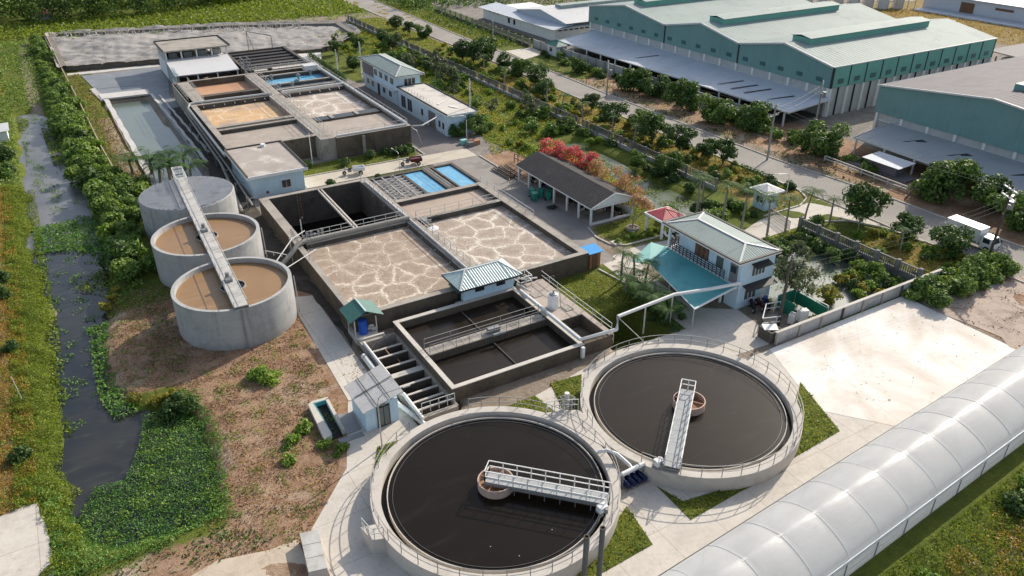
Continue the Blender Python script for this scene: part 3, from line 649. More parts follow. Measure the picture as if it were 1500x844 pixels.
# transfer pumps
t = thing('pump_header','pale header pipe with an elbow rising to the nearest clarifier','pipe',(29.2,32.6,0))
MB().tube([(28.3,32.5,1.35),(30.4,32.6,1.35)],.17,12).build('header', M['white_pipe'], t, True)
MB().tube([(27.9,35.0,1.7),(28.5,34.6,1.95),(29.0,34.0,1.8),(29.3,33.0,1.45),(29.3,32.6,1.35)],.13,12).build('elbow', M['white_pipe'], t, True)
MB().bar((28.35,32.45,0),(28.35,32.45,1.3),.12).bar((30.3,32.5,0),(30.3,32.5,1.3),.12).build('leg', M['grey_steel'], t)
def pump_root():
    t = thing('sludge_pump','','pump',(28.8,32.55,0))
    MB().tube([(28.8,32.0,.42),(28.8,32.75,.42)],.2,12).build('motor', M['blue_pump'], t, True)
    MB().cyl(28.8,33.0,.1,.75,.26,14).build('pump_casing', M['blue_pump'], t, True)
    MB().cyl(28.8,32.75,.75,1.25,.08,10).build('outlet', M['steel'], t, True)
    MB().box(28.6,29.0,31.95,33.2,0.02,.14).build('base_plate', M['concrete'], t)
    return t
pp = Proto(pump_root())
for k, wd in enumerate(('nearest the first clarifier','second along the header pipe','third along the header pipe','farthest from the first clarifier')):
    pp.put((28.65+.5*k,32.55,0), 0, 1, 'small dark blue pump below the header pipe, '+wd, 'blue pumps')
for x, y, h, wd in ((20.95,26.7,4.45,'shorter left'),(22.0,26.55,4.75,'taller right')):
    t = thing('vent_pipe','open grey upright vent pipe in the foreground, the '+wd+' one of two','pipe',(x,y,0),'open vent pipes')
    MB().ring(x,y,.115,.17,0,h,16).build('pipe_tube', M['vent_grey'], t, True)
    MB().ring(x,y,.11,.19,h-.08,h+.02,16).build('collar', M['concrete_dark'], t, True)

# ================================================================== three sludge tanks and their bridge
def round_tank(cx, cy, r, h, label, roof=False):
    t = thing('sludge_tank', label, 'storage tank', (cx,cy,0), 'round concrete sludge tanks')
    MB().ring(cx,cy,r-.34,r,-.5,h,80).build('tank_wall', M['concrete_grey'], t, True)
    if roof:
        n = 30; rf = MB()
        for k in range(n):
            x0 = -r+.12+2*(r-.12)*k/n; x1 = -r+.12+2*(r-.12)*(k+1)/n; xm = (x0+x1)/2; hh = lambda x: math.sqrt(max(0,(r-.12)**2-x*x)); cz = lambda y: h+.12+.0*y
            for a, b, za, zb in ((x0,x0*.75+x1*.25,0,.11),(x0*.75+x1*.25,x1,.11,0)):
                rf.quad((cx-hh(a),cy+a,h+.1+za),(cx-hh(b),cy+b,h+.1+zb),(cx+hh(b),cy+b,h+.1+zb),(cx+hh(a),cy+a,h+.1+za))
        for f in range(len(rf.f)): rf.f[f] = rf.f[f][::-1]
        rf.ring(cx,cy,r-.2,r-.12,h,h+.14,60)
        rf.build('tank_roof', M['roof_asb'], t)
        MB().bar((cx-1.6,cy-r+.5,h+.2),(cx-1.2,cy+r-.5,h+.2),.08).build('roof_strap', M['grey_steel'], t)
    else:
        MB().disc(cx,cy,h-.5,r-.34,72).build('sludge_water', M['water_tan'], t)
        MB().ring(cx,cy,1.1,1.2,h-.9,h-.34,32).build('centre_well', M['concrete'], t, True)
        MB().disc(cx,cy,h-.49,1.12,32).build('well_water', M['water_pit'], t)
        MB().tube([(cx+r-.02,cy-1.5,h-.1),(cx+r+.05,cy-1.6,.1)],.05,8).build('drain_pipe', M['wire_pale'], t, True)
    return t
round_tank(10.5,70.2,5.5,4.15,'nearest round concrete tank, open top full of tan sludge')
round_tank(10.75,83.0,5.55,4.15,'middle round concrete tank full of tan sludge under the long bridge')
round_tank(11.2,95.8,5.45,4.15,'farthest round concrete tank with a flat grey corrugated roof', True)
A, B = Vector((10.05,64.75,4.42)), Vector((11.25,101.2,4.42)); d = (B-A).normalized(); n = Vector((-d.y,d.x,0))
t = thing('tank_bridge','long grey walkway bridge running over all three round tanks','bridge',(10.6,83,0))
dk = MB()
for k in range(24):
    p = A+(B-A)*(k/24)+d*.012; q = A+(B-A)*((k+1)/24)-d*.012
    dk.slab(*[tuple(v) for v in (p-n*-.62,p-n*.62,q-n*.62,q-n*-.62)], .1)
dk.build('bridge_deck', M['plank'], t)
g = MB()
for s in (-1,1): g.bar(A+n*s*.6-Vector((0,0,.2)), B+n*s*.6-Vector((0,0,.2)), .12, .26)
g.build('bridge_girder', M['grey_steel'], t)
for s in (-1,1): MB().rail([A+n*s*.6, B+n*s*.6], .55, 2.2, .022, mids=()).build('railing', M['steel'], t)
hd = MB().rail([B-d*4.4+n*.6, B+n*.6, B-n*.6, B-d*4.4-n*.6], 1.35, .75, .03)
for k in range(5): hd.bar(B-d*(4.4-k)+n*.6+Vector((0,0,1.35)), B-d*(4.4-k)-n*.6+Vector((0,0,1.35)), .05)
hd.build('landing_cage', M['white_pipe'], t)
for yy, nm in ((70.3,1),(83.1,2)):
    dr = MB(); x = A.x+(B.x-A.x)*(yy-A.y)/(B.y-A.y)
    dr.cyl(x,yy+.3,4.42,5.1,.2,12).box(x-.3,x+.3,yy-.5,yy+.2,4.43,4.7).build('mixer_drive', M['grey_steel'], t)
MB().bar((9.95,64.62,0),(9.95,64.62,4.1),.09).build('downpipe', M['grey_steel'], t)  # thin dark upright bar down the front of the near tank
MB().rail([(14.9,74.6,4.2),(16.6,73.0,4.0)],.35,.9,.03,mids=()).build('link_walkway', M['steel'], t)

# ================================================================== lower aeration basin
T = 2.2
t = thing('aeration_basin','large concrete basin of foaming brown water, split by a central walkway','basin',(32,78,0),'aeration basins')
wl = MB()
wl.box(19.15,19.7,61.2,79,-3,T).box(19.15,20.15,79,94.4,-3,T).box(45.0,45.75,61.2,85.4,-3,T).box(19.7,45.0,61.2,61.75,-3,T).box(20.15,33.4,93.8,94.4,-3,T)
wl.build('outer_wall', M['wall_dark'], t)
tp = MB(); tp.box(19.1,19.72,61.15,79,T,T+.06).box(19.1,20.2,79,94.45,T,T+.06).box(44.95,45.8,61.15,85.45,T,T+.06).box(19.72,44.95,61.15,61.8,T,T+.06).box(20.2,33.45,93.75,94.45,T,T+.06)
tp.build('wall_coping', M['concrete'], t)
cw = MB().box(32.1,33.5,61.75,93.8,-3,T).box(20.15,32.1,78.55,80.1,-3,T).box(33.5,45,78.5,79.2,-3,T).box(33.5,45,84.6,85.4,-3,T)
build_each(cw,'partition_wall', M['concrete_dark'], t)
MB().box(32.2,33.4,61.8,93.7,T,T+.08).box(33.5,44.9,78.5,79.2,T,T+.05).box(33.5,44.9,84.6,85.35,T,T+.05).build('walkway_slab', M['concrete'], t)
MB().box(20.2,32.1,78.6,80.05,T,T+.05).build('walkway_slab', M['concrete_light'], t)
MB().box(19.7,32.1,61.75,78.55,1.3,1.72).build('foam', M['foam_b'], t)
MB().box(33.5,45.0,61.8,78.5,1.3,1.58).build('foam', M['foam_a'], t)
MB().box(33.5,45.0,79.2,84.6,1.3,1.7).build('scum', M['scum_tan'], t)
MB().box(20.15,32.1,80.1,93.8,-2.5,-2.1).build('pit_water', M['water_pit'], t)
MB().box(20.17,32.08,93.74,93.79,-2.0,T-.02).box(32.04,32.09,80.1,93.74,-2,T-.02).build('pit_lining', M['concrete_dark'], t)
build_each(MB().bar((26.35,80.0,2.1),(26.55,93.9,2.1),.16,.26).bar((26.75,80.0,2.1),(26.95,93.9,2.1),.16,.26), 'pit_beam', M['concrete_light'], t)
MB().rail([(20.6,79.75,T+.05),(32.0,79.75,T+.05)],1,1.35,.025).build('railing', M['steel'], t)
MB().rail([(33.3,61.9,T+.08),(33.3,78.4,T+.08)],.95,1.5,.025).build('railing', M['steel'], t)
MB().rail([(33.6,79.1,T+.05),(44.8,79.1,T+.05)],.9,1.9,.022).build('railing', M['steel'], t)
MB().rail([(32.3,80,T+.08),(32.3,93.6,T+.08)],.95,1.5,.022).build('railing', M['steel'], t)
MB().rail([(45.6,72,T+.06),(45.6,85.2,T+.06)],.9,1.9,.02).build('railing', M['steel'], t)
lad = MB()
for s in (-.2,.2): lad.bar((23.9+s,93.6,-2),(23.9+s,93.6,T),.05)
for k in range(9): lad.bar((23.7,93.6,-1.8+k*.45),(24.1,93.6,-1.8+k*.45),.04)
for s in (-.25,.25): lad.bar((24.0+s,84.2,-2.1),(24.0+s,84.2,.4),.06)
for k in range(5): lad.bar((23.75,84.2,-1.8+k*.5),(24.25,84.2,-1.8+k*.5),.05)
lad.build('ladder', M['rust'], t)
t = thing('air_main_pipe','fat grey air pipe lying on the wall between dark pit and foam','pipe',(26,79,2.3),'air pipes on the basins')
MB().tube([(17.0,77.4,1.2),(18.2,77.9,1.9),(19.3,78.6,2.5),(20.2,78.9,2.58),(32.6,78.9,2.58)],.27,12).build('pipe_tube', M['pole'], t, True)
MB().tube([(32.62,62.6,2.42),(32.62,93,2.42)],.11,8).build('branch_pipe', M['steel'], t, True)
v = MB()
for k in range(8): v.bar((32.62,63.5+k*3.6,2.45),(31.95,63.5+k*3.6,1.95),.06)
v.build('drop_pipe', M['steel'], t)
t = thing('inlet_pipework','thin pipes and valves clustered at the left corner of the pit','pipework',(20.2,79,2.2))
pw = MB().tube([(14.9,74.3,2.3),(18.8,78.9,3.2),(20.6,80.2,3.2)],.06,8).tube([(15.5,71.5,3.4),(20.2,75.0,3.2)],.05,8).tube([(19.4,75.0,0),(19.4,75.0,3.3)],.05,8)
pw.tube([(20.5,81,T),(20.5,81,4.3),(20.8,81,4.5)],.06,8).tube([(18.6,79.2,0),(18.6,79.2,3.2)],.07,8)
pw.build('pipe_tube', M['steel'], t, True)
vv = MB()
for k in range(6): vv.box(20.3+.42*k,20.55+.42*k,79.9,80.2,T+.05,T+.5+.2*(k%3))
vv.build('valve', M['grey_steel'], t)
MB().rail([(19.4,81.5,T),(19.4,79.0,T),(20.6,78.0,T)],1.0,.6,.025).build('railing', M['grey_steel'], t)
t = thing('surface_aerator','dark drum aerator mounted at the corner of the right foam cell','machine',(35.2,77.9,2.2))
MB().tube([(34.6,77.8,2.3),(35.8,77.9,2.3)],.3,12).build('drum', M['black'], t, True)
MB().box(33.8,34.8,77.4,78.3,2.1,2.45).build('motor', M['grey_steel'], t)
MB().cyl(34.6,76.9,1.58,1.66,.8,16,.4).build('froth_cone', M['white_paint'], t)
# settling slab with lattice of pipes and blue cells
t = thing('filter_block','low concrete filter block with pipe lattice and two bright blue water cells','filter basin',(40,91,0))
MB().box(33.45,46.6,85.5,95.6,-.3,1.3).build('filter_wall', M['concrete'], t)
cp = MB().box(33.5,46.6,95.1,95.6,1.3,1.6).box(41.7,42.9,86.2,95.1,1.3,1.62).box(46.15,46.6,85.6,95.1,1.3,1.62).box(33.5,46.15,85.5,86.1,1.3,1.55).box(38.6,39.0,86.2,95.1,1.3,1.5).box(43.2,43.5,86.2,95.1,1.3,1.6)
cp.build('filter_kerb', M['concrete_dark'], t)
for x0, x1 in ((39.0,41.6),(43.5,46.1)):
    MB().box(x0,x1,86.2,95.0,1.31,1.42).build('blue_cell', M['blue_cover'], t)
lt = MB()
for k in range(9): lt.tube([(33.9,86.7+k*.95,1.5),(38.4,86.9+k*.95,1.5)],.09,8)
for x in (34.3,35.6,37.2): lt.tube([(x,86.3,1.66),(x+.1,95,1.66)],.08,8)
lt.build('pipe_lattice', M['steel'], t, True)
sc = MB()
for k in range(26):
    x, y = random.uniform(34,38.4), random.uniform(86.5,94.8); sc.bar((x,y,1.7),(x+random.uniform(-1,1),y+random.uniform(-.8,.8),1.75),.1,.06)
build_each(sc, 'loose_lattice_bar', M['grey_steel'], t)
MB().rail([(41.8,86.3,1.62),(41.8,95,1.62)],.8,1.8,.02).build('railing', M['steel'], t)

# ================================================================== settling basins with pump house
T2 = 1.35
t = thing('settling_basin','rectangular basin of still dark water crossed by a railed walkway','basin',(29,54,0))
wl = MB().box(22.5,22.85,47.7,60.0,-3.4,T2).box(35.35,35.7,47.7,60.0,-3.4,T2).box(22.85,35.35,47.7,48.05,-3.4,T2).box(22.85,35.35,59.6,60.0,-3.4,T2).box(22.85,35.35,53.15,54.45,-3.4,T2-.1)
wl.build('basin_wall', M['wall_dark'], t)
MB().box(22.45,22.88,47.65,60.05,T2,T2+.07).box(35.32,35.75,47.65,60.05,T2,T2+.07).box(22.88,35.32,47.65,48.08,T2,T2+.07).box(22.88,35.32,59.57,60.05,T2,T2+.07).build('wall_coping', M['concrete_light'], t)
sl_ = MB()
for k in range(14): sl_.box(23.06+.864*k,23.06+.864*(k+1)-.03,53.2,54.4,T2-.1,T2)
sl_.build('walkway_slab', M['concrete'], t)
MB().rail([(23.1,54.38,T2),(35.1,54.38,T2)],1,2.6,.022).build('railing', M['rail_grey'], t)
MB().rail([(23.1,53.22,T2),(35.1,53.22,T2)],1,1.3,.018).build('railing', M['grey_steel'], t)
for y0, y1 in ((48.05,53.15),(54.45,59.6)):
    MB().box(22.85,35.35,y0,y1,-.5,.6).build('water', M['water_dark'], t)
    MB().bar((29.4,y0,.66),(29.4,y1,.66),.1,.12).build('scraper_beam', M['concrete_dark'], t)
MB().box(29.2,30.4,53.5,54.0,T2,T2+.5).tube([(29.3,52.9,T2+.2),(30.6,52.9,T2+.2)],.15,8).build('scraper_drive', M['grey_steel'], t)
t = thing('deck_basin','concrete deck with hatches above a small dark open chamber','basin',(37.2,54,0))
MB().box(35.75,36.0,48.0,52.2,-3,T2-.05).box(38.6,39.1,47.9,60,-3,T2-.05).box(35.75,38.6,47.75,48.2,-3,T2-.05).box(35.75,38.6,52.2,60,-3,T2-.05).build('chamber_wall', M['wall_dark'], t)
MB().box(35.76,39.15,52.15,60.1,T2-.05,T2+.05).box(38.6,39.15,47.85,52.15,T2-.05,T2+.05).build('deck', surf('pinkish_deck_concrete',(.40,.345,.30),.85,.22,.7,6,(.2,.17,.15),.6,.5), t)
MB().box(36.0,38.6,48.2,52.2,-1.4,-1.0).build('chamber_water', M['water_pit'], t)
MB().box(36.3,37.3,57.0,58.0,T2+.05,T2+.11).build('hatch', M['concrete'], t)
MB().box(37.6,38.4,53.2,54.3,T2+.05,T2+.12).build('hatch', M['concrete'], t)
MB().rail([(39.0,48.0,T2+.05),(39.0,60.0,T2+.05)],1,1.5,.022).build('railing', M['steel'], t)
MB().rail([(39.3,48.0,.05),(39.3,60.4,.05),(41,60.6,.05)],1,1.5,.02).build('railing', M['steel'], t)
t = thing('white_water_tank','white cylindrical plastic tank with pipe fittings on the concrete deck','water tank',(37.0,54.6,T2))
MB().cyl(36.9,54.6,T2+.05,T2+1.5,.55,28).build('tank_body', M['white_paint'], t, True)
MB().cyl(36.9,54.6,T2+1.5,T2+1.62,.5,24,.2).cyl(36.9,54.6,T2+1.62,T2+1.95,.08,8).tube([(36.9,54.6,T2+1.9),(37.5,54.4,T2+1.9),(37.6,54.3,T2+.05)],.04,6).build('lid', M['grey_steel'], t)
t = thing('overflow_pipe','white pipe run along the deck edge rising to cross the lawn','pipe',(44,48,1.5))
MB().tube([(35.55,58.5,1.75),(35.5,48.05,1.75),(39.4,47.75,1.75)],.17,12).build('deck_pipe', M['white_pipe'], t, True)
MB().tube([(39.4,47.75,1.75),(39.5,47.85,3.05),(46.6,48.3,3.1),(50.2,47.3,3.15),(53.4,46.5,3.3)],.17,12).build('raised_pipe', M['white_pipe'], t, True)
MB().tube([(35.95,58.5,1.5),(35.95,48.4,1.5),(38.6,48.3,1.5)],.08,8).build('thin_pipe', M['steel'], t, True)
for q in ((42.9,48.05),(46.4,48.3)): MB().bar((*q,0),(*q,2.95),.1).build('leg', M['steel'], t)
MB().bar((39.6,47.9,2.9),(42.0,46.9,.1),.06).build('stay_rod', M['steel'], t)
MB().box(35.3,35.6,47.3,47.6,.2,1.3).build('junction_box', M['white_paint'], t)
t = thing('pump_house','blue walled pump house with ribbed pale hipped roof above the dark basin','building',(32.7,61.4,0))
x0,x1,y0,y1,ez,rz = 29.35,36.35,59.45,63.5,2.95,3.7
MB().box(30.0,35.7,60.06,62.9,1.3,ez-.05).build('wall', M['blue_wall'], t)
MB().box(29.2,35.75,59.9,60.4,.9,1.36).build('plinth', M['concrete'], t)
ra, rb = (31.15,61.9,rz), (35.0,61.9,rz)
rf = MB()
rf.hipslope((x0,y0,ez),(x1,y0,ez),ra,rb,.27,.06).hipslope((x1,y1,ez),(x0,y1,ez),rb,ra,.27,.06)
rf.hipslope((x1,y0,ez),(x1,y1,ez),rb,rb,.27,.05).hipslope((x0,y1,ez),(x0,y0,ez),ra,ra,.27,.05)
rf.build('roof', M['roof_teal'], t)
hp = MB()
for e, q in (((x0,y0,ez),ra),((x1,y0,ez),rb),((x0,y1,ez),ra),((x1,y1,ez),rb),(ra,rb)): hp.bar((e[0],e[1],e[2]+.06),(q[0],q[1],q[2]+.06),.16,.05)
hp.build('hip_cap', M['roof_white'], t)
MB().bar((x0,y0,ez-.06),(x1,y0,ez-.06),.1,.16).bar((x1,y0,ez-.06),(x1,y1,ez-.06),.1,.16).bar((x1,y1,ez-.06),(x0,y1,ez-.06),.1,.16).bar((x0,y1,ez-.06),(x0,y0,ez-.06),.1,.16).build('gutter', M['frame_dark'], t)
for x in (31.3,33.7):
    w = MB().box(x,x+1.0,60.0,60.05,2.05,2.5).build('window', M['frame_dark'], t)
    MB().box(x+.06,x+.94,59.97,59.995,2.11,2.44).build('pane', M['glass'], w)
MB().slab((29.5,60.2,2.35),(30.0,60.2,2.6),(30.0,62.4,2.6),(29.5,62.4,2.35),.06).build('door_awning', M['roof_green'], t)
MB().box(29.94,29.99,60.6,61.5,1.36,2.3).build('door', M['frame_dark'], t)
t = thing('stair_frame','white railed frame and small pipes at the right end of the pump house','railing',(37,60,1.3))
MB().rail([(36.2,59.6,T2),(37.6,59.6,T2),(37.6,60.9,T2),(36.2,60.9,T2)],1.1,.7,.035,True).build('railing', M['white_pipe'], t)
MB().tube([(36.0,61.2,1.7),(37.2,60.4,1.7),(38.6,60.2,1.6)],.1,8).tube([(36.2,60.2,1.5),(36.2,57.6,1.9)],.12,8).build('pipe_tube', M['steel'], t, True)
# ================================================================== baffled channel
t = thing('baffle_channel','sunken concrete channel divided by parallel baffle walls','basin',(20.8,53,0))
MB().box(18.9,19.3,46.6,59.6,-3.4,.55).box(22.3,22.48,46.6,59.6,-3.4,.5).box(19.3,22.3,59.2,59.6,-3.4,.55).box(19.3,22.3,46.4,46.8,-3.4,.55).build('channel_wall', M['concrete'], t)
MB().box(19.3,22.3,46.8,59.2,-2.4,-1.5).build('channel_water', M['water_pit'], t)
MB().box(19.3,22.3,56.4,59.2,-1.5,-.6).build('silt', M['concrete_dark'], t)
for k, y in enumerate((57.7,56.4,54.7,53.2,51.5,50.1,48.9,47.8)):
    MB().box(19.32,22.28,y-(.1 if k != 3 else .32),y+(.1 if k != 3 else .32),-2.4,.30).build('baffle_wall', M['concrete_dark'], t)  # faces coloured dark for the shade between the baffles
    MB().box(19.32,22.28,y-(.11 if k != 3 else .33),y+(.11 if k != 3 else .33),.30,.38).build('baffle_coping', M['concrete_light'], t)
build_each(MB().bar((20.6,56.4,.3),(20.6,57.7,.3),.08).bar((21.2,55.5,-.2),(21.2,56.4,-.2),.1), 'brace', M['rust'], t)
MB().rail([(19.4,47.0,.55),(22.3,46.9,.55)],1,.75,.025).build('railing', M['steel'], t)
t = thing('trench_pipe','two thick pale pipes lying along the edge of the baffled channel','pipe',(18.6,54,0))
MB().tube([(19.1,59.0,.72),(19.1,53.0,.72)],.14,10).tube([(18.5,57.6,.3),(18.5,53.6,.3)],.26,12).tube([(19.1,50.0,.7),(19.1,46.2,.7)],.16,10).tube([(18.3,49.8,.3),(19.2,45.6,.3)],.2,10).build('pipe_tube', M['white_pipe'], t, True)
MB().tube([(18.2,57.0,.5),(19.8,57.9,1.0),(22.0,58.4,1.2)],.04,6).build('hose', M['wire'], t)
# hut with barrel
t = thing('chemical_hut','small open hut with green pitched roof on a concrete base','shelter',(19.9,61.9,0))
MB().prism([(18.8,59.9),(21.0,60.2),(20.8,62.6),(18.8,62.4)],-.1,.62).build('base_slab', M['concrete_light'], t)
for q in ((18.9,60.5),(21.0,60.5),(18.9,62.3),(20.9,62.4)): MB().bar((*q,.6),(*q,2.3),.1).build('post', M['concrete_light'], t)
MB().corr((18.4,63.2,2.35),(18.4,60.2,2.35),(20.1,60.5,3.0),(20.1,63.3,3.0),.25,.03).corr((21.7,60.2,2.35),(21.7,63.2,2.35),(20.1,63.3,3.0),(20.1,60.5,3.0),.25,.03).build('roof', M['roof_green'], t)
MB().bar((20.1,60.45,3.05),(20.1,63.35,3.05),.16,.04).build('ridge_cap', M['roof_teal'], t)
t = thing('blue_barrel','large blue plastic drum standing under the green roofed hut','drum',(19.8,60.7,.62))
MB().cyl(19.75,60.75,.62,2.0,.42,24).build('drum_body', M['blue_plastic'], t, True)
MB().cyl(19.75,60.75,1.96,2.08,.36,20).ring(19.75,60.75,.42,.445,1.0,1.06,24).ring(19.75,60.75,.42,.445,1.5,1.56,24).build('lid', M['blue_plastic'], t)
t = thing('sack_pile','heap of pale sacks and pipe elbows beside the blue drum','sacks',(20.6,60.9,.62))
for q in ((20.5,60.9,.78),(20.75,61.2,.78),(20.6,61.0,1.0),(20.8,60.7,.78)):
    MB().tube([(q[0]-.25,q[1],q[2]),(q[0]-.1,q[1]+.02,q[2]+.03),(q[0]+.1,q[1],q[2]+.03),(q[0]+.25,q[1],q[2])],.15,8).build('sack', M['concrete_light'], t, True)
t = thing('lower_tray','low concrete tray with a white rim below the hut','chamber',(19.9,59.7,0))
MB().box(18.9,21.4,59.62,59.85,0,.7).box(19.2,21.2,59.9,60.0,.3,.62).build('tray_wall', M['concrete_light'], t)
# blue control hut
t = thing('control_hut','small pale blue hut with grey corrugated roof at the path bend','building',(16.4,49.3,0))
MB().prism([(14.95,47.75),(17.75,47.9),(17.75,51.4),(14.95,50.9)],-.1,2.24).build('wall', M['blue_wall'], t)
MB().corr((14.55,51.3,2.32),(14.6,47.15,2.32),(18.2,47.7,2.75),(18.2,52.2,2.75),.17,.045).build('roof', M['roof_asb'], t)
MB().bar((14.7,49.3,2.43),(18.2,50,2.87),.06,.03).bar((15.8,47.3,2.58),(15.8,51.6,2.58),.06,.03).bar((17.0,47.5,2.72),(17.0,52,2.72),.06,.03).build('roof_seam', M['frame_dark'], t)
fr = MB().prism([(15.9,47.70),(17.0,47.76),(17.0,47.83),(15.9,47.77)],.0,2.0).build('door', M['frame_dark'], t)
MB().prism([(16.0,47.665),(16.42,47.69),(16.42,47.72),(16.0,47.695)],.12,1.9).prism([(16.48,47.69),(16.9,47.715),(16.9,47.745),(16.48,47.72)],.12,1.9).build('pane', M['glass_green'], fr)
MB().box(16.3,16.6,47.62,47.72,2.1,2.28).build('lamp', M['grey_steel'], t)
t = thing('open_sump','narrow open pit with turquoise lining beside the blue hut','pit',(12.9,50.3,0))
MB().prism([(11.9,52.9),(12.3,53.2),(12.3,48.3),(11.6,47.9)],-.1,.5).prism([(12.3,53.2),(13.6,53.1),(13.6,52.8),(12.3,52.9)],-.1,.5).prism([(13.35,52.9),(13.6,52.9),(13.4,48.4),(13.15,48.4)],-.1,.5).build('pit_wall', M['concrete_light'], t)
MB().prism([(12.3,52.9),(13.35,52.9),(13.15,48.2),(12.2,48.2)],-.1,.06).build('pit_floor', M['black'], t)
MB().prism([(12.32,52.78),(13.34,52.78),(13.34,52.88),(12.32,52.88)],.07,.48).prism([(12.31,48.4),(12.34,52.7),(12.4,52.7),(12.37,48.4)],.07,.47).build('pit_lining', M['turq'], t)
t = thing('drain_cover','dark steel plates and channel grating between pit and blue hut','grating',(14.0,48.6,0))
MB().prism([(13.5,51.0),(14.8,50.6),(14.7,48.3),(13.4,48.2)],0,.09).prism([(12.6,48.0),(14.6,47.9),(14.6,47.4),(12.7,47.4)],0,.07).build('cover_plate', M['grey_steel'], t)
# lamp posts
def lamp_root(h, arm):
    t = thing('street_lamp','','street lamp',(0,0,0))
    MB().tube([(0,0,0),(0,0,h-.8),(.1*arm,0,h-.35),(.45*arm,0,h-.05),(2.1*arm,.0,h+.1)],.055,8,r1=.035).build('pole', M['steel'], t, True)
    MB().bar((2.0*arm,0,h+.08),(2.6*arm,0,h+.12),.2,.1).build('lamp_head', M['concrete_light'], t)
    MB().box(-.15,.15,-.15,.15,0,.12).build('base_plate', M['concrete'], t)
    return t
lp = Proto(lamp_root(5.0,1))
lp.put((15.25,45.4,0), R(-5), 1, 'thin street lamp with curved arm in front of the blue control hut')
lp.put((53.9,104.9,0), R(185), 1.0, 'thin street lamp beside the service road near the annex')
lp.put((78.2,63.0,0), R(165), .9, 'thin street lamp with curved arm on the lawn corner by the gate')
lp.put((39.8,98.4,0), R(100), .7, 'thin street lamp rising between the parked three wheelers')
for x, y, h, wd in ((30.6,109.2,4.6,'left of the pair'),(32.6,110.6,4.3,'right of the pair')):
    t = thing('service_pole','slim pale pole beside the flat roofed blue house, '+wd,'pole',(x,y,0),'slim poles by the upper basin')
    MB().cyl(x,y,0,h,.07,10,.05).build('pole', M['white_pipe'], t, True); MB().cyl(x,y,h,h+.1,.09,8).box(x-.14,x+.14,y-.14,y+.14,0,.3).build('pole_cap', M['steel'], t)
# ================================================================== upper treatment basins
T = 3.2
t = thing('treatment_basin','long upper concrete basin block holding orange and foamy cells','basin',(33,132,0),'aeration basins')
wl = MB()
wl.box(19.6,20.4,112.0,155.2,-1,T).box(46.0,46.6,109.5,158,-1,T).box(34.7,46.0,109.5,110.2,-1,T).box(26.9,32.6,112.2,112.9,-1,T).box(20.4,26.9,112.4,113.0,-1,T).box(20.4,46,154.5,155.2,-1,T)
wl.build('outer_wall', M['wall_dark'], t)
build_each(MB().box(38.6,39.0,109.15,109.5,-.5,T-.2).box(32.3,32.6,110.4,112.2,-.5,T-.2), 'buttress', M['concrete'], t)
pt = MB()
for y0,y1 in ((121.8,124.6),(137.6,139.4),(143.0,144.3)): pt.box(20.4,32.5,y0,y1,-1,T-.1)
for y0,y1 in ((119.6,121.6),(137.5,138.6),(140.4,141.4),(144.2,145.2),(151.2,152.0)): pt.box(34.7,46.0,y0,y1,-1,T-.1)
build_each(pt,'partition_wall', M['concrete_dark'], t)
wk = MB().box(32.5,34.7,110.0,154.6,-1,T).box(19.5,22.3,139.2,154.5,-1,T)
wk.build('walkway_slab', M['concrete'], t)
cp = MB().box(19.55,20.45,111.9,139.2,T,T+.07).box(45.95,46.65,109.45,158,T,T+.07).box(34.75,45.95,109.45,110.25,T,T+.07).box(20.45,32.5,112.1,113.0,T-.0,T+.07).box(20.4,32.4,137.7,139.2,T-.1,T+.04).box(34.8,45.9,137.5,138.5,T-.1,T+.04).box(22.3,45.9,154.5,155.2,T,T+.06).box(20.45,32.45,123.4,124.4,T-.1,T+.03).box(20.45,32.45,121.9,122.4,T-.1,T+.02)
for y0 in (144.4,140.6,151.3): cp.box(34.75,45.95,y0,y0+.6,T-.1,T+.05)
cp.build('wall_coping', M['concrete'], t)
for nm, m, x0,x1,y0,y1,z in (('foam','foam_orange',20.4,32.5,124.6,137.6,2.4),('scum','scum_orange',22.3,32.5,144.3,154.5,2.15),('scum','scum_orange',22.3,32.5,139.4,143.0,2.3),('foam','scum_grey',20.4,32.5,113.0,121.8,2.6),
        ('foam','foam_up',34.7,46.0,121.6,137.5,2.5),('scum','scum_grey',34.7,46.0,110.2,119.6,2.8),('blue_cell','blue_cover',34.8,46.0,138.7,144.2,2.55),('blue_cell','blue_cover',34.8,46.0,145.2,151.2,2.5)):
    MB().box(x0,x1,y0,y1,z-.3,z).build(nm, M[m], t)
sl_ = MB()
for x in (37.4,41.6): sl_.box(x,x+.6,119.6,121.6,T-.1,T+.05)
build_each(sl_, 'channel_bridge', M['concrete'], t)
MB().box(34.8,46,119.9,121.4,T-.099,T-.09).build('channel_shadow_sheet', M['water_pit'], t)  # black sheet on the solid wall top, painting in the channel's shade
for a, b in (((34.6,111),(34.6,154)),((32.6,111),(32.6,154)),((22.2,140),(22.2,154)),((19.7,140),(19.7,154)),((34.9,109.8),(46,109.8)),((46.3,110),(46.3,157)),((34.9,138),(45.8,138))):
    MB().rail([(*a,T+.05),(*b,T+.05)],.95,1.9,.02).build('railing', M['steel'], t)
eq = MB()
for x, y in ((35.9,143.2),(38.2,143.0),(41.0,148.4),(36.5,150.4),(44,150.6),(39.6,144.7)): eq.cyl(x,y,2.5,3.7,.22,10).box(x-.35,x+.35,y-.3,y+.3,3.25,3.55)
build_each(eq, 'mixer', M['grey_steel'], t)
t = thing('upper_air_pipe','grey air pipe ringing the left and middle walls of the upper basins','pipe',(26,138.5,3.4),'air pipes on the basins')
MB().tube([(19.1,112,2.6),(19.1,137.8,2.9),(19.6,138.6,3.4),(20.5,138.7,3.45),(33.2,138.1,3.45)],.2,10).build('pipe_tube', M['steel'], t, True)
v = MB()
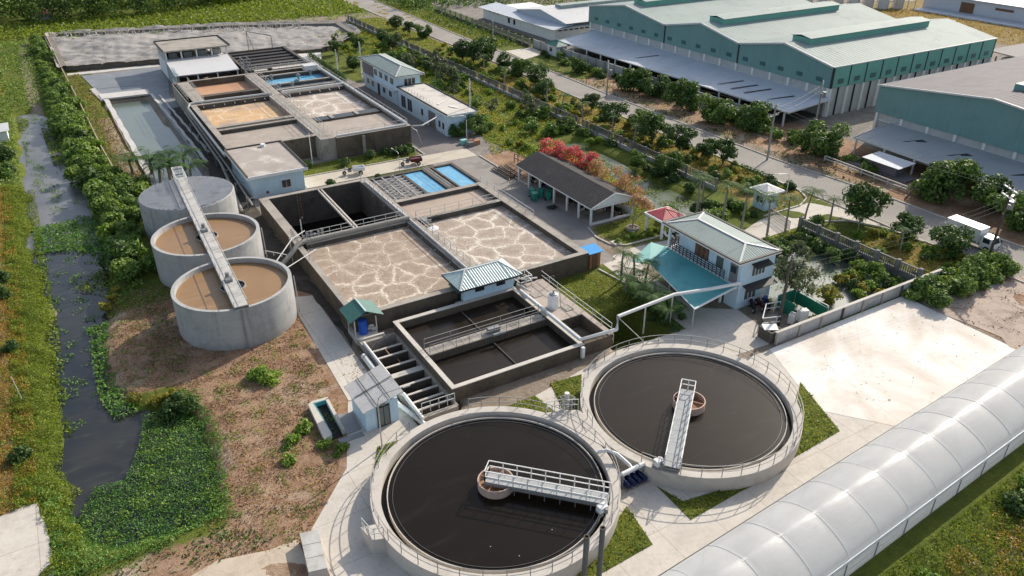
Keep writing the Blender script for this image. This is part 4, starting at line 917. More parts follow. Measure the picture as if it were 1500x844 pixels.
for k in range(7): v.bar((21.5+k*1.7,138.6,3.4),(21.5+k*1.7,137.3,2.8),.1)
v.build('drop_pipe', M['steel'], t)
t = thing('right_air_pipe','pale pipes along the right wall of the upper basins','pipe',(46.3,130,3.4),'air pipes on the basins')
MB().tube([(46.3,110.3,3.42),(46.3,150,3.42),(45.7,155,3.8)],.17,10).tube([(34.9,110.0,3.4),(46.3,110.0,3.4)],.14,10).tube([(34.9,138.1,3.5),(46.2,138.1,3.5)],.16,10).build('pipe_tube', M['white_pipe'], t, True)
v = MB()
for k in range(6): v.bar((36+k*1.8,138.1,3.4),(36+k*1.8,136.9,2.9),.09)
v.build('drop_pipe', M['steel'], t)
MB().tube([(46.5,110.4,2.9),(48.5,109.4,3.0),(53.2,112.6,3.1)],.1,8).build('branch_pipe', M['steel'], t, True)
MB().tube([(46.6,110.2,3.0),(47.6,109.6,2.2),(48.2,109.0,0)],.05,6).build('stair_rail', M['steel'], t, True)
# dark slatted block behind
t = thing('slatted_tank','dark tank with long dark slats behind the blue cells','basin',(40,167,0))
MB().box(34.0,46.3,158.0,176,-1,2.6).box(33.6,34.2,158,176,-1,3.2).box(45.9,46.5,158,176,-1,3.2).box(34.2,45.9,175.4,176,-1,3.2).box(34.2,45.9,158,159,-1,3.1).build('tank_wall', M['concrete_dark'], t)
s_ = MB()
for k in range(6): s_.box(34.2,45.9,160.2+k*2.7,161.5+k*2.7,2.6,2.75+.04*k)
s_.build('slat', M['roof_dark'], t)
MB().rail([(34,157.8,3.1),(46.3,157.8,3.1)],1,1.6,.025).rail([(34,155.8,3.2),(46,155.8,3.2)],1,1.4,.02).build('railing', M['steel'], t)
MB().box(38.5,46.2,156.2,157.6,2.8,3.3).box(35,37.5,156.4,157.4,2.8,3.2).build('channel_cover', M['concrete_light'], t)
t = thing('white_cabinet','white cabinet box at the corner of the blue cells','cabinet',(45,154.6,3.2))
MB().box(43.6,46.2,152.2,154.3,3.0,3.9).build('cabinet_body', M['white_paint'], t); MB().box(43.5,46.3,152.1,154.4,3.9,3.98).build('cabinet_lid', M['roof_white'], t)
t = thing('pale_slab','large pale grey concrete slab between the slatted tank and the hedge','slab',(51,168,0))
MB().prism([(46.8,163),(50.0,162),(55,178),(46.8,180)],-.2,.5).build('slab_body', M['liner_white'], t)
# sludge press shed
t = thing('press_shed','two level pale shed with open bays above a white lean to roof','building',(27,166,0))
MB().box(21.4,33.0,172.2,181.6,-.2,3.4).build('lower_wall', M['white_wall'], t)
MB().prism([(21.2,159.6),(21.6,159.6),(21.9,172.2),(21.4,172.2)],-.2,3.6).build('side_wall', surf('grey_teal_render',(.30,.37,.37),.8,.15,.4,5,(.2,.25,.25),.5,.4,streak=.4), t)
MB().slab((20.9,159.2,3.45),(32.6,158.6,3.45),(33.5,172.4,3.75),(21.4,172.6,3.75),.14).build('lean_to_roof', M['roof_white'], t)
pp_ = MB()
for k in range(5): x = 21.7+k*2.95; pp_.box(x-.14,x+.14,172.25,172.5,3.4,5.3)
for q in ((21.2,159.6),(25,159.4),(28.6,159.2),(32.3,159.0)): pp_.box(q[0]-.12,q[0]+.12,q[1],q[1]+.24,0,3.4)
build_each(pp_,'post', M['white_wall'], t)
MB().box(21.5,33.4,181.2,181.6,3.4,5.3).box(21.5,21.8,172.6,181.2,3.4,5.3).build('upper_wall', M['grey_wall'], t)
MB().box(21.1,34.2,171.6,182.4,5.3,5.55).build('flat_roof', M['concrete'], t)
MB().box(21.1,21.3,171.6,182.4,5.55,5.75).box(34.0,34.2,171.6,182.4,5.55,5.75).box(21.3,34.0,182.2,182.4,5.55,5.75).build('parapet', M['frame_dark'], t)
mc = MB()
for k in range(4): mc.box(22.5+k*2.9,24.1+k*2.9,174.5,178,3.4,4.5)
build_each(mc,'press_machine', M['grey_steel'], t)
t = thing('pipe_scaffold','grey pipe risers and scaffold frame beside the press shed','scaffold',(34,158.5,0))
sc = MB()
for x in (33.2,34.4): 
    for y in (156.5,159.5): sc.bar((x,y,2),(x,y,5.6),.12)
for z in (3.6,4.6,5.5): sc.rail([(33.2,156.5,z-1),(34.4,156.5,z-1),(34.4,159.5,z-1),(33.2,159.5,z-1)],1,9,.04,True,mids=())
sc.build('frame', M['grey_steel'], t)
t = thing('sludge_gantry','thin steel gantry standing in front of the mud lagoon','gantry',(43,180,0))
sc = MB().bar((40,181.5,0),(40,181.5,6),.12).bar((44.5,178.5,0),(44.5,178.5,5.2),.12).bar((40,181.5,6),(44.5,178.5,5.2),.3,.2).bar((42,183,0),(40,181.5,6),.1)
sc.build('frame', M['grey_steel'], t)
# flat roofed blue house
t = thing('blower_house','pale blue house with stained flat grey roof between the two basin groups','building',(23.2,105,0))
MB().box(19.75,26.7,100.3,112.0,-.1,2.9).build('wall', M['blue_wall'], t)
MB().box(19.1,27.2,99.6,112.0,2.9,3.3).build('roof_slab', M['white_wall'], t)
MB().box(19.3,27.0,99.8,111.9,3.3,3.32).build('roof', surf('stained_flat_roof',(.36,.32,.29),.9,.2,.35,5,(.60,.55,.50),.8,.3), t)
MB().box(19.1,19.3,99.6,112,3.3,3.5).box(27.0,27.2,99.6,112,3.3,3.5).box(19.3,27.0,111.85,112,3.3,3.5).build('parapet', M['concrete_dark'], t)
MB().cyl(24.3,111.0,3.3,3.7,.35,10).build('roof_vent', M['white_wall'], t)
w = MB().box(23.55,24.9,100.24,100.3,.75,1.95).build('window', M['frame_white'], t)
for k in (0,1): MB().box(23.66+.61*k,24.2+.61*k,100.2,100.235,.85,1.85).build('pane', M['glass'], w)
t = thing('valve_stand','thin valve stand with a red wheel below the flat roofed blue house','valve',(21.2,99.4,0))
MB().rail([(20.2,99.2,0),(21.8,99.1,0)],.9,.8,.025).bar((21.4,99.3,0),(21.4,99.3,1),.06).build('frame', M['steel'], t)
MB().tube([(21.4,99.2,.95),(21.4,99.35,.95)],.2,12).build('handwheel', M['maroon'], t)
t = thing('ducting','dark pipes and ducting running beside the left wall of the blue house','pipe',(18.4,104,0))
MB().tube([(17.2,96,.4),(17.9,104,.6),(18.4,112,1.4),(18.6,126,1.6),(18.8,140,1.8)],.18,8).tube([(18.6,96,.9),(18.9,110,1.5),(18.9,136,2.4)],.13,8).tube([(16.5,90,.3),(16.4,96,.3),(17.2,104,.3)],.12,8).build('pipe_tube', M['pole'], t, True)
for k in range(7): MB().bar((18.2,97+k*6,0),(18.2,97+k*6,1.7),.12).bar((18.2,97+k*6,1.5),(19.3,97+k*6,1.5),.1).build('bracket', M['grey_steel'], t)
# ------------------------------------------------------------------ office buildings
def window(par, x0, x1, y0, y1, z0, z1, n, axis, glass='glass', frame='frame_white'):
    "framed window on a wall; axis 'x' faces -x, axis 'y' faces -y"
    if axis == 'y': f = MB().box(x0,x1,y0-.04,y0+.06,z0,z1)
    else: f = MB().box(x0-.04,x0+.06,y0,y1,z0,z1)
    w = f.build('window', M[frame], par); p = MB(); L = (x1-x0) if axis == 'y' else (y1-y0)
    for k in range(n):
        a = L*k/n+.06; b = L*(k+1)/n-.05
        if axis == 'y': p.box(x0+a,x0+b,y0-.06,y0-.042,z0+.07,z1-.07)
        else: p.box(x0-.06,x0-.042,y0+a,y0+b,z0+.07,z1-.07)
    p.build('pane', M[glass], w)
    return w
def hip(par, x0,x1,y0,y1,ez,rz, inset, mat, alongy=True, capm='roof_white', trim='frame_dark', pitch=.35):
    if alongy:
        xm=(x0+x1)/2; a=(xm,y0+inset,rz); b=(xm,y1-inset,rz)
        rf = MB().hipslope((x0,y1,ez),(x0,y0,ez),b,a,pitch,.035).hipslope((x1,y0,ez),(x1,y1,ez),a,b,pitch,.035)
        rf.hipslope((x0,y0,ez),(x1,y0,ez),a,a,pitch,.035).hipslope((x1,y1,ez),(x0,y1,ez),b,b,pitch,.035)
    else:
        ym=(y0+y1)/2; a=(x0+inset,ym,rz); b=(x1-inset,ym,rz)
        rf = MB().hipslope((x0,y0,ez),(x1,y0,ez),a,b,pitch,.035).hipslope((x1,y1,ez),(x0,y1,ez),b,a,pitch,.035)
        rf.hipslope((x1,y0,ez),(x1,y1,ez),b,b,pitch,.035).hipslope((x0,y1,ez),(x0,y0,ez),a,a,pitch,.035)
    r = rf.build('roof', M[mat], par)
    c = MB(); up = .05
    for e, q in (((x0,y0),a),((x1,y0),a if alongy else b),((x0,y1),b if alongy else a),((x1,y1),b)): c.bar((e[0],e[1],ez+up),(q[0],q[1],rz+up),.22,.05)
    c.bar((a[0],a[1],rz+up),(b[0],b[1],rz+up),.25,.05); c.build('hip_cap', M[capm], r)
    g = MB()
    for p, q in (((x0,y0),(x1,y0)),((x1,y0),(x1,y1)),((x1,y1),(x0,y1)),((x0,y1),(x0,y0))): g.bar((*p,ez-.09),(*q,ez-.09),.14,.16)
    g.build('gutter', M[trim], r)
t = thing('office_building','two storey pale blue office with hipped pale green roof by the basins','building',(56,138,0))
MB().box(53.6,58.2,131.0,147.4,-.1,5.2).build('wall', M['blue_wall'], t)
hip(t,53.1,58.7,130.2,148.2,5.4,6.35,3.8,'roof_pale')
MB().box(53.0,53.6,130.6,147.4,2.55,2.72).box(53.0,58.4,130.4,131.0,2.55,2.72).build('floor_band', M['white_wall'], t)
MB().box(53.0,58.8,130.1,148.3,5.2,5.32).build('eave_soffit', M['white_wall'], t)
for y in (132.4,135.0,137.6,140.2): window(t,53.6,0,y,y+1.5,3.4,4.6,2,'x')
for y in (133.6,136.6,142.2,144.6): window(t,53.6,0,y,y+1.3,.9,2.0,2,'x')
window(t,55.0,57.2,131.0,0,3.5,4.7,3,'y'); 
d_ = MB().box(53.54,53.6,139.4,140.4,0,2.1).build('door', M['frame_dark'], t)
MB().box(53.5,53.58,142.2,147.3,2.75,5.1).build('grey_panel', M['roof_grey'], t)
t = thing('office_annex','long single storey white annex with stained flat roof joined to the office','building',(56,120,0))
MB().box(53.4,58.4,110.6,130.3,-.1,3.35).build('wall', M['blue_wall'], t)
MB().box(53.1,58.8,110.2,130.2,3.35,3.6).build('roof_slab', M['white_wall'], t)
MB().box(53.35,58.55,110.5,130.0,3.6,3.63).build('roof', surf('bleached_flat_roof',(.56,.53,.48),.9,.12,.4,5,(.22,.20,.18),.85,.14), t)
MB().box(53.1,53.3,110.2,130.2,3.6,3.78).box(58.6,58.8,110.2,130.2,3.6,3.78).box(53.3,58.6,130,130.2,3.6,3.78).build('parapet', M['frame_dark'], t)
rp = MB()
for k in range(20): rp.bar((53.8+.15*(k%2),128.5-k*.6,3.63),(53.8+.15*(k%2),128.5-k*.6,4.15),.05)
rp.bar((54.6,116.5,3.7),(56.4,117.6,3.7),.3,.05).bar((55.8,114.6,3.7),(56.6,113.0,3.7),.5,.05)
rp.build('starter_bar', M['frame_white'], t)
for y in (124.2,126.9): window(t,53.4,0,y,y+1.9,.5,2.7,2,'x','glass','frame_white')
for y in (113.0,111.6): window(t,53.4,0,y,y+.8,.8,2.0,1,'x')
window(t,53.4,0,119.6,120.5,1.1,2.3,1,'x')
MB().box(53.36,53.42,115.0,117.6,0,2.7).build('door', M['roof_grey'], t)
MB().tube([(53.2,115,.2),(53.1,115,.2)],.3,10).build('meter', M['grey_steel'], t)
# dark roofed open shed
t = thing('open_shed','long open shed with dark pitched roof on white posts','building',(56,78.6,0))
e1,rz = 2.45,3.75
rf = MB().corr((52.7,88.2,e1),(52.7,70.3,e1),(56.2,70.3,rz),(56.2,88.2,rz),.5,.03).corr((59.8,70.3,e1),(59.8,88.2,e1),(56.2,88.2,rz),(56.2,70.3,rz),.5,.03)
rf.build('roof', M['roof_dark'], t)
MB().add([(52.85,70.45,e1-.02),(59.65,70.45,e1-.02),(56.2,70.45,rz-.06),(52.85,70.38,e1-.02),(59.65,70.38,e1-.02),(56.2,70.38,rz-.06)],[(0,2,1),(3,4,5),(3,0,1,4),(4,1,2,5),(5,2,0,3)]).build('gable_wall', M['white_wall'], t)
fb = MB().bar((52.72,88.2,e1-.1),(52.72,70.35,e1-.1),.06,.16).bar((52.8,70.36,e1-.12),(59.7,70.36,e1-.12),.1,.14).bar((52.7,70.3,e1),(56.2,70.3,rz+.02),.1,.1).bar((56.2,70.3,rz+.02),(59.8,70.3,e1),.1,.1)
fb.build('fascia', M['white_wall'], t)
for y in (70.8,73.4,76.0,79.0,82.4,85.2,87.8): MB().box(52.95,53.17,y-.11,y+.11,0,e1).build('post', M['white_wall'], t)
for q in ((56.2,70.7),(59.3,70.7),(59.3,76.5),(59.3,82.3),(59.3,87.8)): MB().box(q[0]-.11,q[0]+.11,q[1]-.11,q[1]+.11,0,e1).build('post', M['white_wall'], t)
build_each(MB().box(53.2,59.3,70.6,70.78,0,.35).box(59.25,59.4,70.7,87.8,0,1.0), 'low_wall', M['white_wall'], t)
MB().box(53,59.4,70.6,88,-.1,.06).build('floor_slab', M['concrete'], t)
# two storey blue house
t = thing('blue_house','two storey light blue house with balcony and pale hipped roof','building',(55.7,52,0))
hz = 5.5
MB().box(54.9,58.3,46.9,57.2,-.1,hz-.25).box(53.7,54.9,46.9,48.6,-.1,hz-.25).box(53.9,54.9,48.6,55.0,2.72,hz-.25).build('wall', M['blue_wall'], t)
MB().box(53.2,54.9,48.6,57.3,2.45,2.72).box(53.2,53.45,46.9,48.6,2.45,2.72).build('balcony_slab', M['white_wall'], t)
MB().rail([(53.35,48.7,2.72),(53.35,57.1,2.72),(54.8,57.1,2.72)],.95,.55,.03,mids=(.25,.5,.75)).build('balcony_railing', M['frame_dark'], t)
for q in ((53.4,57.1),(53.4,53.0),(53.4,48.8)): MB().box(q[0]-.1,q[0]+.1,q[1]-.1,q[1]+.1,0,2.45).build('pillar', M['white_wall'], t)
MB().box(53.25,53.5,56.9,57.15,2.72,hz-.25).build('pillar', M['white_wall'], t)
MB().box(52.9,58.6,46.5,57.7,hz-.25,hz-.02).build('eave_band', M['white_wall'], t)
hip(t,53.1,58.4,46.7,57.5,hz+.02,6.1,2.0,'roof_pale',True,'roof_white','frame_dark',.28)
MB().box(52.8,53.06,46.4,57.8,hz-.02,hz+.1).box(58.44,58.7,46.4,57.8,hz-.02,hz+.1).box(53.06,58.44,46.4,46.66,hz-.02,hz+.1).box(53.06,58.44,57.54,57.8,hz-.02,hz+.1).build('roof_gutter', M['frame_dark'], t)
window(t,53.9,0,51.6,53.6,3.3,4.6,3,'x','wood','frame_dark'); window(t,53.9,0,49.4,50.5,3.3,4.6,1,'x','glass_green')
d_ = MB().box(53.62,53.72,47.3,48.3,2.72,4.7).build('door', M['roof_grey'], t); MB().box(53.58,53.61,47.45,48.15,3.8,4.5).build('pane', M['glass'], d_)
window(t,55.2,57.0,46.9,0,3.3,4.5,4,'y','glass_green'); window(t,54.6,56.2,46.9,0,.8,2.0,3,'y','glass_green')
MB().slab((55.0,46.1,4.55),(57.3,46.1,4.55),(57.3,46.9,4.8),(55.0,46.9,4.8),.05).build('window_awning', M['frame_dark'], t)
MB().slab((54.2,46.0,2.3),(58.2,46.0,2.3),(58.2,46.9,2.6),(54.2,46.9,2.6),.06).build('window_awning', M['frame_dark'], t)
MB().box(56.8,57.7,46.82,46.9,0,2.0).build('door', M['frame_white'], t)
MB().box(54.84,54.9,55.4,57,2.72,hz-.3).build('porch_screen', M['blue_wall'], t)
# turquoise canopy
t = thing('tarpaulin_canopy','large turquoise sheet canopy sloping from the blue house over the yard','awning',(50.2,51,2.5))
MB().slab((47.3,46.2,2.35),(53.2,46.9,2.75),(53.2,57.3,2.75),(49.4,55.2,2.5),.04).slab((49.4,55.21,2.52),(53.2,57.31,2.77),(52.4,58.6,2.9),(48.4,57.0,2.35),.04).build('main_sheet', M['turq'], t)
MB().slab((49.3,55.25,2.56),(53.1,57.35,2.82),(52.3,58.7,2.95),(48.3,57.1,2.4),.03).build('folded_sheet', M['turq_light'], t)
MB().bar((47.2,46.1,2.4),(53.3,46.8,2.8),.16,.12).bar((47.3,46.2,2.38),(49.4,55.2,2.52),.06).build('edge_beam', M['frame_white'], t)
for q in ((47.4,46.3),(48.4,51),(48.6,56.8)): MB().bar((*q,0),(*q,2.35),.08).build('leg', M['steel'], t)
# red roofed porch
t = thing('red_porch','little open porch with faded red pyramid roof behind the blue house','shelter',(59.6,64.8,0))
MB().box(57.7,61.4,63.1,66.5,2.15,2.38).build('roof_frame', M['white_wall'], t)
q = (59.55,64.8,3.05); c4 = ((57.9,63.3,2.42),(61.2,63.3,2.42),(61.2,66.3,2.42),(57.9,66.3,2.42)); rf = MB()
for k in range(4): rf.hipslope(c4[k],c4[(k+1)%4],q,q,.25,.025)
rf.build('roof', M['roof_red'], t)
MB().bar(c4[0],(q[0],q[1],q[2]+.04),.1,.05).bar(c4[1],(q[0],q[1],q[2]+.04),.1,.05).build('hip_cap', M['bloss_pale'], t)
for k in ((58.0,63.4),(61.1,63.4),(61.1,66.2),(58.0,66.2)): MB().box(k[0]-.12,k[0]+.12,k[1]-.12,k[1]+.12,0,2.15).build('post', M['white_wall'], t)
# gate guard house
t = thing('gate_house','small pale blue gate house with white pyramid roof by the drive','building',(75.8,64,0))
MB().box(74.7,76.9,63.1,65.2,-.1,2.3).build('wall', M['blue_wall'], t)
MB().box(74.2,77.4,62.6,65.7,2.25,2.48).build('roof_band', M['white_wall'], t)
q = (75.8,64.15,3.05); c4 = ((74.4,62.8,2.5),(77.2,62.8,2.5),(77.2,65.5,2.5),(74.4,65.5,2.5)); rf = MB()
for k in range(4): rf.hipslope(c4[k],c4[(k+1)%4],q,q,.2,.03)
rf.build('roof', M['roof_white'], t)
window(t,74.7,0,63.5,64.7,.9,1.8,2,'x','glass'); window(t,75.2,76.3,63.1,0,.9,1.8,2,'y','glass')
# sliding gate
t = thing('slatted_gate','low grey slatted sliding gate across the entrance drive','gate',(73,59.4,0))
g = MB()
for k in range(22): g.bar((72.9+.05*k,57.4+.2*k,.08),(72.9+.05*k,57.4+.2*k,1.25),.05)
for z in (.15,.7,1.2): g.bar((72.9,57.4,z),(74,61.7,z),.06)
g.build('gate_panel', M['grey_steel'], t)
# brick kiosk
t = thing('brick_kiosk','tiny orange brick kiosk with bright blue sheet roof at the basin corner','kiosk',(47,61.8,0))
MB().box(46.2,47.6,61.4,62.6,-.1,1.95).build('wall', M['brick'], t)
MB().slab((45.9,61.1,2.0),(47.8,61.1,2.0),(47.8,62.9,2.2),(45.9,62.9,2.2),.05).build('roof', M['blue_sheet'], t)
MB().box(46.5,47.2,61.34,61.4,0,1.7).build('door', M['wood'], t)
# pad wall and equipment enclosure
t = thing('pad_wall','low weathered concrete panel wall along the top edge of the white pad','wall',(65,40.3,0))
MB().box(52.3,70.4,40.3,40.48,-.2,1.25).build('wall_panel', M['concrete_grey'], t)
MB().box(52.2,76.9,40.24,40.54,1.25,1.34).build('wall_coping', M['concrete_light'], t)
MB().box(70.4,76.9,40.3,40.48,-.2,1.25).build('wall_panel', M['white_wall'], t)
for k in range(9): MB().box(52.3+3.0*k-.11,52.3+3.0*k+.11,40.16,40.3,-.2,1.3).build('post', M['concrete_dark'] if k in (3,6) else M['concrete'], t)
t = thing('brick_bin','small grey block bin with a sheet on top at the pole foot','bin',(52.4,41.3,0))
MB().box(51.9,53.4,40.62,40.8,0,1.15).box(51.9,52.08,40.8,42.2,0,1.15).box(53.22,53.4,40.8,42.2,0,1.15).box(52.08,53.22,42.02,42.2,0,1.15).build('bin_wall', M['concrete_dark'], t)
MB().slab((51.8,41.4,1.16),(52.9,40.7,1.2),(53.5,41.6,1.22),(52.3,42.3,1.18),.03).build('cover_sheet', M['white_paint'], t)
t = thing('green_screen','L shaped green mesh screen around outdoor machines beside the wall','fence',(58.5,43,0))
MB().box(57.4,57.46,42.9,45.0,0,1.5).box(59.9,59.96,41.0,44.9,0,1.3).box(57.46,59.9,44.94,45.0,0,1.5).build('screen_panel', M['green_board'], t)
fr = MB().rail([(57.4,45.0,0),(60,45.0,0),(60,41,0)],1.5,1.3,.03); fr.build('frame', M['frame_white'], t)
def acu():
    t = thing('outdoor_unit','','air conditioner',(57.0,42.4,0))
    MB().box(56.6,57.4,42.2,42.7,.1,1.15).build('unit_case', M['white_paint'], t)
    MB().ring(57.0,42.45,.0,.3,1.15,1.17,18).build('fan_grille', M['grey_steel'], t)
    MB().box(56.7,57.3,42.25,42.65,0,.1).build('foot', M['black'], t)
    return t
ac = Proto(acu()); ac.put((56.5,42.2,0),R(20),.95,'left of two white outdoor machine units by the green screen','outdoor units'); ac.put((57.6,41.9,0),R(-15),1.15,'right of two white outdoor machine units by the green screen','outdoor units')
t = thing('pipe_enclosure','open white pipe frame enclosure at the house corner beside the pole','frame',(54.5,43.4,0))
MB().rail([(53.2,43.0,0),(55.6,44.8,0),(57.2,44.4,0),(55.0,42.4,0)],1.15,2.0,.035,True).build('frame', M['frame_white'], t)
MB().prism([(53.4,43.0),(55.5,44.6),(56.9,44.2),(55,42.6)],-.05,.06).build('floor_slab', M['concrete'], t)
# greenhouse
GA = math.atan2(3.3, 44.6); L = 62; ox, oy = 14.0, 23.05
t = thing('tunnel_greenhouse','long white plastic film tunnel greenhouse in the foreground corner','greenhouse',(ox,oy,0))
u = Vector((math.cos(GA),math.sin(GA),0)); n = Vector((-math.sin(GA),math.cos(GA),0)); O = Vector((ox,oy,0))
Wd, ez, rz = 5.7, 1.75, 3.45; bay = 3.31; off = 1.1
def gp(a, th, sag=0):
    c, s_ = math.cos(th), max(0,math.sin(th)); v = O+u*a-n*(Wd/2)+n*(Wd/2*c)
    return Vector((v.x, v.y, ez+(rz-ez)*(.72*s_+.28*(1-abs(c)))*(1+sag*.05)))
NA, NT = 190, 26; vv = []; ff = []
for i in range(NA+1):
    a = L*i/NA; ph = ((a-off)/bay) % 1; sag = 1.3*max(0,math.sin(pi*ph))**.7 - .35
    for j in range(NT+1): 
        p = gp(a, pi*j/NT, sag); vv.append((p.x-ox,p.y-oy,p.z))
for i in range(NA):
    for j in range(NT): q = i*(NT+1)+j; ff.append((q,q+1,q+NT+2,q+NT+1))
fm, nt, b = newmat('greenhouse_film'); P = pos(nt)
n1 = noise(nt,.35,4,.6,P); mp = nd(nt,'ShaderNodeMapping'); mp.inputs['Rotation'].default_value = (0,0,-GA); nt.links.new(P,mp.inputs['Vector'])
mp2 = nd(nt,'ShaderNodeMapping'); mp2.inputs['Scale'].default_value = (.35,5,5); nt.links.new(mp.outputs[0],mp2.inputs['Vector']); n2 = noise(nt,1.1,4,.6,mp2.outputs[0])
c = ramp(nt,n1,[(.3,(.66,.67,.675)),(.6,(.80,.805,.81))]); c = mixc(nt, maprange(nt,n2,.56,.70,0,.5), c, (.85,.86,.86)); nt.links.new(c,b.inputs['Base Color'])
n6 = noise(nt,1.6,6,.7,mp.outputs[0],1.2); c = mixc(nt, maprange(nt,n6,.52,.75,0,.35), c, (.50,.49,.46)); nt.links.new(c,b.inputs['Base Color'])
b.inputs['Roughness'].default_value = .38; b.inputs['Specular IOR Level'].default_value = .5; bump(nt,b,mth(nt,'ADD',n2,n6),.35,.05)
tr = nd(nt,'ShaderNodeBsdfTranslucent'); tr.inputs['Color'].default_value = (.84,.85,.855,1); tp_ = nd(nt,'ShaderNodeBsdfTransparent')
m1 = nd(nt,'ShaderNodeMixShader'); m1.inputs[0].default_value = .52; nt.links.new(b.outputs[0],m1.inputs[1]); nt.links.new(tr.outputs[0],m1.inputs[2])
m2 = nd(nt,'ShaderNodeMixShader'); m2.inputs[0].default_value = .18; nt.links.new(m1.outputs[0],m2.inputs[1]); nt.links.new(tp_.outputs[0],m2.inputs[2])
nt.links.new(m2.outputs[0], nt.nodes['Material Output'].inputs['Surface']); M['film'] = fm
npmesh('film_roof', np.array(vv), np.array(ff), fm, t, smooth=True)
rb = MB(); k = 0
while off+bay*k < L: 
    rb.tube([tuple(gp(off+bay*k, pi*j/24, -.25)+Vector((0,0,.02))) for j in range(25)],.02,6); k += 1
build_each(rb,'arch_rib', M['white_pipe'], t, True)
MB().bar(gp(0,pi/2)+Vector((0,0,-.02)),gp(L,pi/2)+Vector((0,0,-.02)),.16,.05).build('ridge_strip', M['film'], t)
s0, s1 = gp(0,0), gp(L,0); r0, r1 = gp(0,pi), gp(L,pi); zz = Vector((0,0,1))
g = MB(); g.bar(s0,s1,.12,.14); g.bar(r0,r1,.16,.16); g.bar(r0-n*.1-zz*.1,r1-n*.1-zz*.1,.04,.1); g.bar(r0-zz*1.05,r1-zz*1.05,.05); g.build('eave_rail', M['frame_white'], t)
MB().bar(s0+n*.08+zz*.02,s1+n*.08+zz*.02,.09,.12).build('eave_gutter', M['frame_dark'], t)
wd_ = MB(); wd_.bar(r0-zz*.9,r1-zz*.9,.03,1.7).bar(s0-zz*.9,s1-zz*.9,.03,1.7).build('side_film', M['film'], t)
fl = MB(); q0, q1, q2, q3 = s0-n*.1, s1-n*.1, r1+n*.1, r0+n*.1; fl.prism([(v.x,v.y) for v in (q0,q1,q2,q3)],-.2,.05); fl.build('bounce_floor', M['liner_white'], t)  # pale floor added to bounce light up into the film
ps = MB()
for k in range(int(L/3.31)+1):
    for e in (r0,s0): p = e+u*(off/1+3.31*k if off+3.31*k < L else L); ps.bar((p.x,p.y,-.2),(p.x,p.y,ez),.09)
build_each(ps,'side_post', M['grey_steel'], t)
# ------------------------------------------------------------------ factory complex
t = thing('gabled_factory','huge teal factory with three pale gabled roofs and ridge vents','factory',(138,122,0))
FX0, FX1 = 114.3, 161.0; EZ, PZ = 8.5, 10.5; GB = ((87.2,108.9),(108.9,130.2),(130.2,157.6))
MB().box(FX0+.25,FX1,87.35,157.4,-.1,5.0).build('lower_wall', M['grey_wall'], t)
cl = MB()
for y0, y1 in GB:
    ym = (y0+y1)/2
    pr_ = [(y0,4.9),(y1,4.9),(y1,EZ-.1),(ym,PZ-.1),(y0,EZ-.1)]
    vs_ = [(FX0,y,z) for y,z in pr_]+[(FX1+.05,y,z) for y,z in pr_]
    cl.add(vs_, [(4,3,2,1,0),(5,6,7,8,9),(0,1,6,5),(1,2,7,6),(4,0,5,9)])
cl.build('gable_cladding', M['teal'], t)
MB().box(FX0+.02,FX1+.05,87.08,87.2,4.9,EZ-.12).build('side_cladding', M['teal_light'], t)
rf = MB(); tr_ = MB(); vt = MB(); vr = MB()
for y0, y1 in GB:
    ym = (y0+y1)/2
    rf.corr((FX0-.25,y0-.1,EZ),(FX1+.2,y0-.1,EZ),(FX1+.2,ym,PZ),(FX0-.25,ym,PZ),.9,.05).corr((FX1+.2,y1+.1,EZ),(FX0-.25,y1+.1,EZ),(FX0-.25,ym,PZ),(FX1+.2,ym,PZ),.9,.05)
    tr_.bar((FX0-.27,y0-.1,EZ+.03),(FX0-.27,ym,PZ+.03),.12,.3).bar((FX0-.27,ym,PZ+.03),(FX0-.27,y1+.1,EZ+.03),.12,.3)
    v_ = MB().box(118.2,152.0,ym-2.0,ym+2.0,PZ-.6,PZ+.75).build('ridge_vent', M['teal_light'], t)
    MB().slab((118.0,ym-2.3,PZ+.8),(152.2,ym-2.3,PZ+.8),(152.2,ym,PZ+1.15),(118.0,ym,PZ+1.15),.06).slab((118.0,ym,PZ+1.151),(152.2,ym,PZ+1.151),(152.2,ym+2.3,PZ+.8),(118.0,ym+2.3,PZ+.8),.06).build('vent_cap', M['roof_pale'], v_)
tr_.bar((FX0,87.05,EZ-.02),(FX1,87.05,EZ-.02),.14,.16)
rf.build('roof', M['roof_pale'], t); tr_.build('roof_trim', M['roof_white'], t); 
for k in range(17):
    y = 87.5+k*4.32; MB().box(FX0-.12,FX0+.25,y-.22,y+.22,-.1,4.9).build('pilaster', M['frame_white'], t)
for k in range(12):
    x = FX0+.3+k*4.2; MB().box(x-.2,x+.2,87.0,87.34,-.1,4.9).build('pilaster', M['frame_white'], t)
MB().box(FX0-.02,FX0+.24,87.6,157.2,3.3,3.55).build('wall_beam', M['frame_white'], t)
sm = MB()
for k in range(12): sm.box(FX0+2.3+k*4.2,FX0+2.45+k*4.2,87.1,87.33,0,4.9).box(FX0+.3+k*4.2-.09,FX0+.3+k*4.2+.09,87.0,87.07,4.9,EZ-.2)
for y in (108.9,130.2): sm.box(FX0-.14,FX0+.0,y-.12,y+.12,4.9,EZ)
sm.box(FX0-.05,FX0+.1,87.0,87.2,4.9,EZ)
build_each(sm,'downpipe', M['frame_dark'], t)
for k in range(16): MB().box(FX0-.05,FX0-.0,89.0+k*4.32,90.3+k*4.32,5.7,6.4).build('louvre', surf('dark_teal_louvre',(.045,.12,.115),.5,.1) if k == 0 else bpy.data.materials['dark_teal_louvre'], t)
for k in range(11): MB().box(FX0+1.7+k*4.2,FX0+3.1+k*4.2,87.02,87.07,5.5,6.3).build('louvre', bpy.data.materials['dark_teal_louvre'], t)
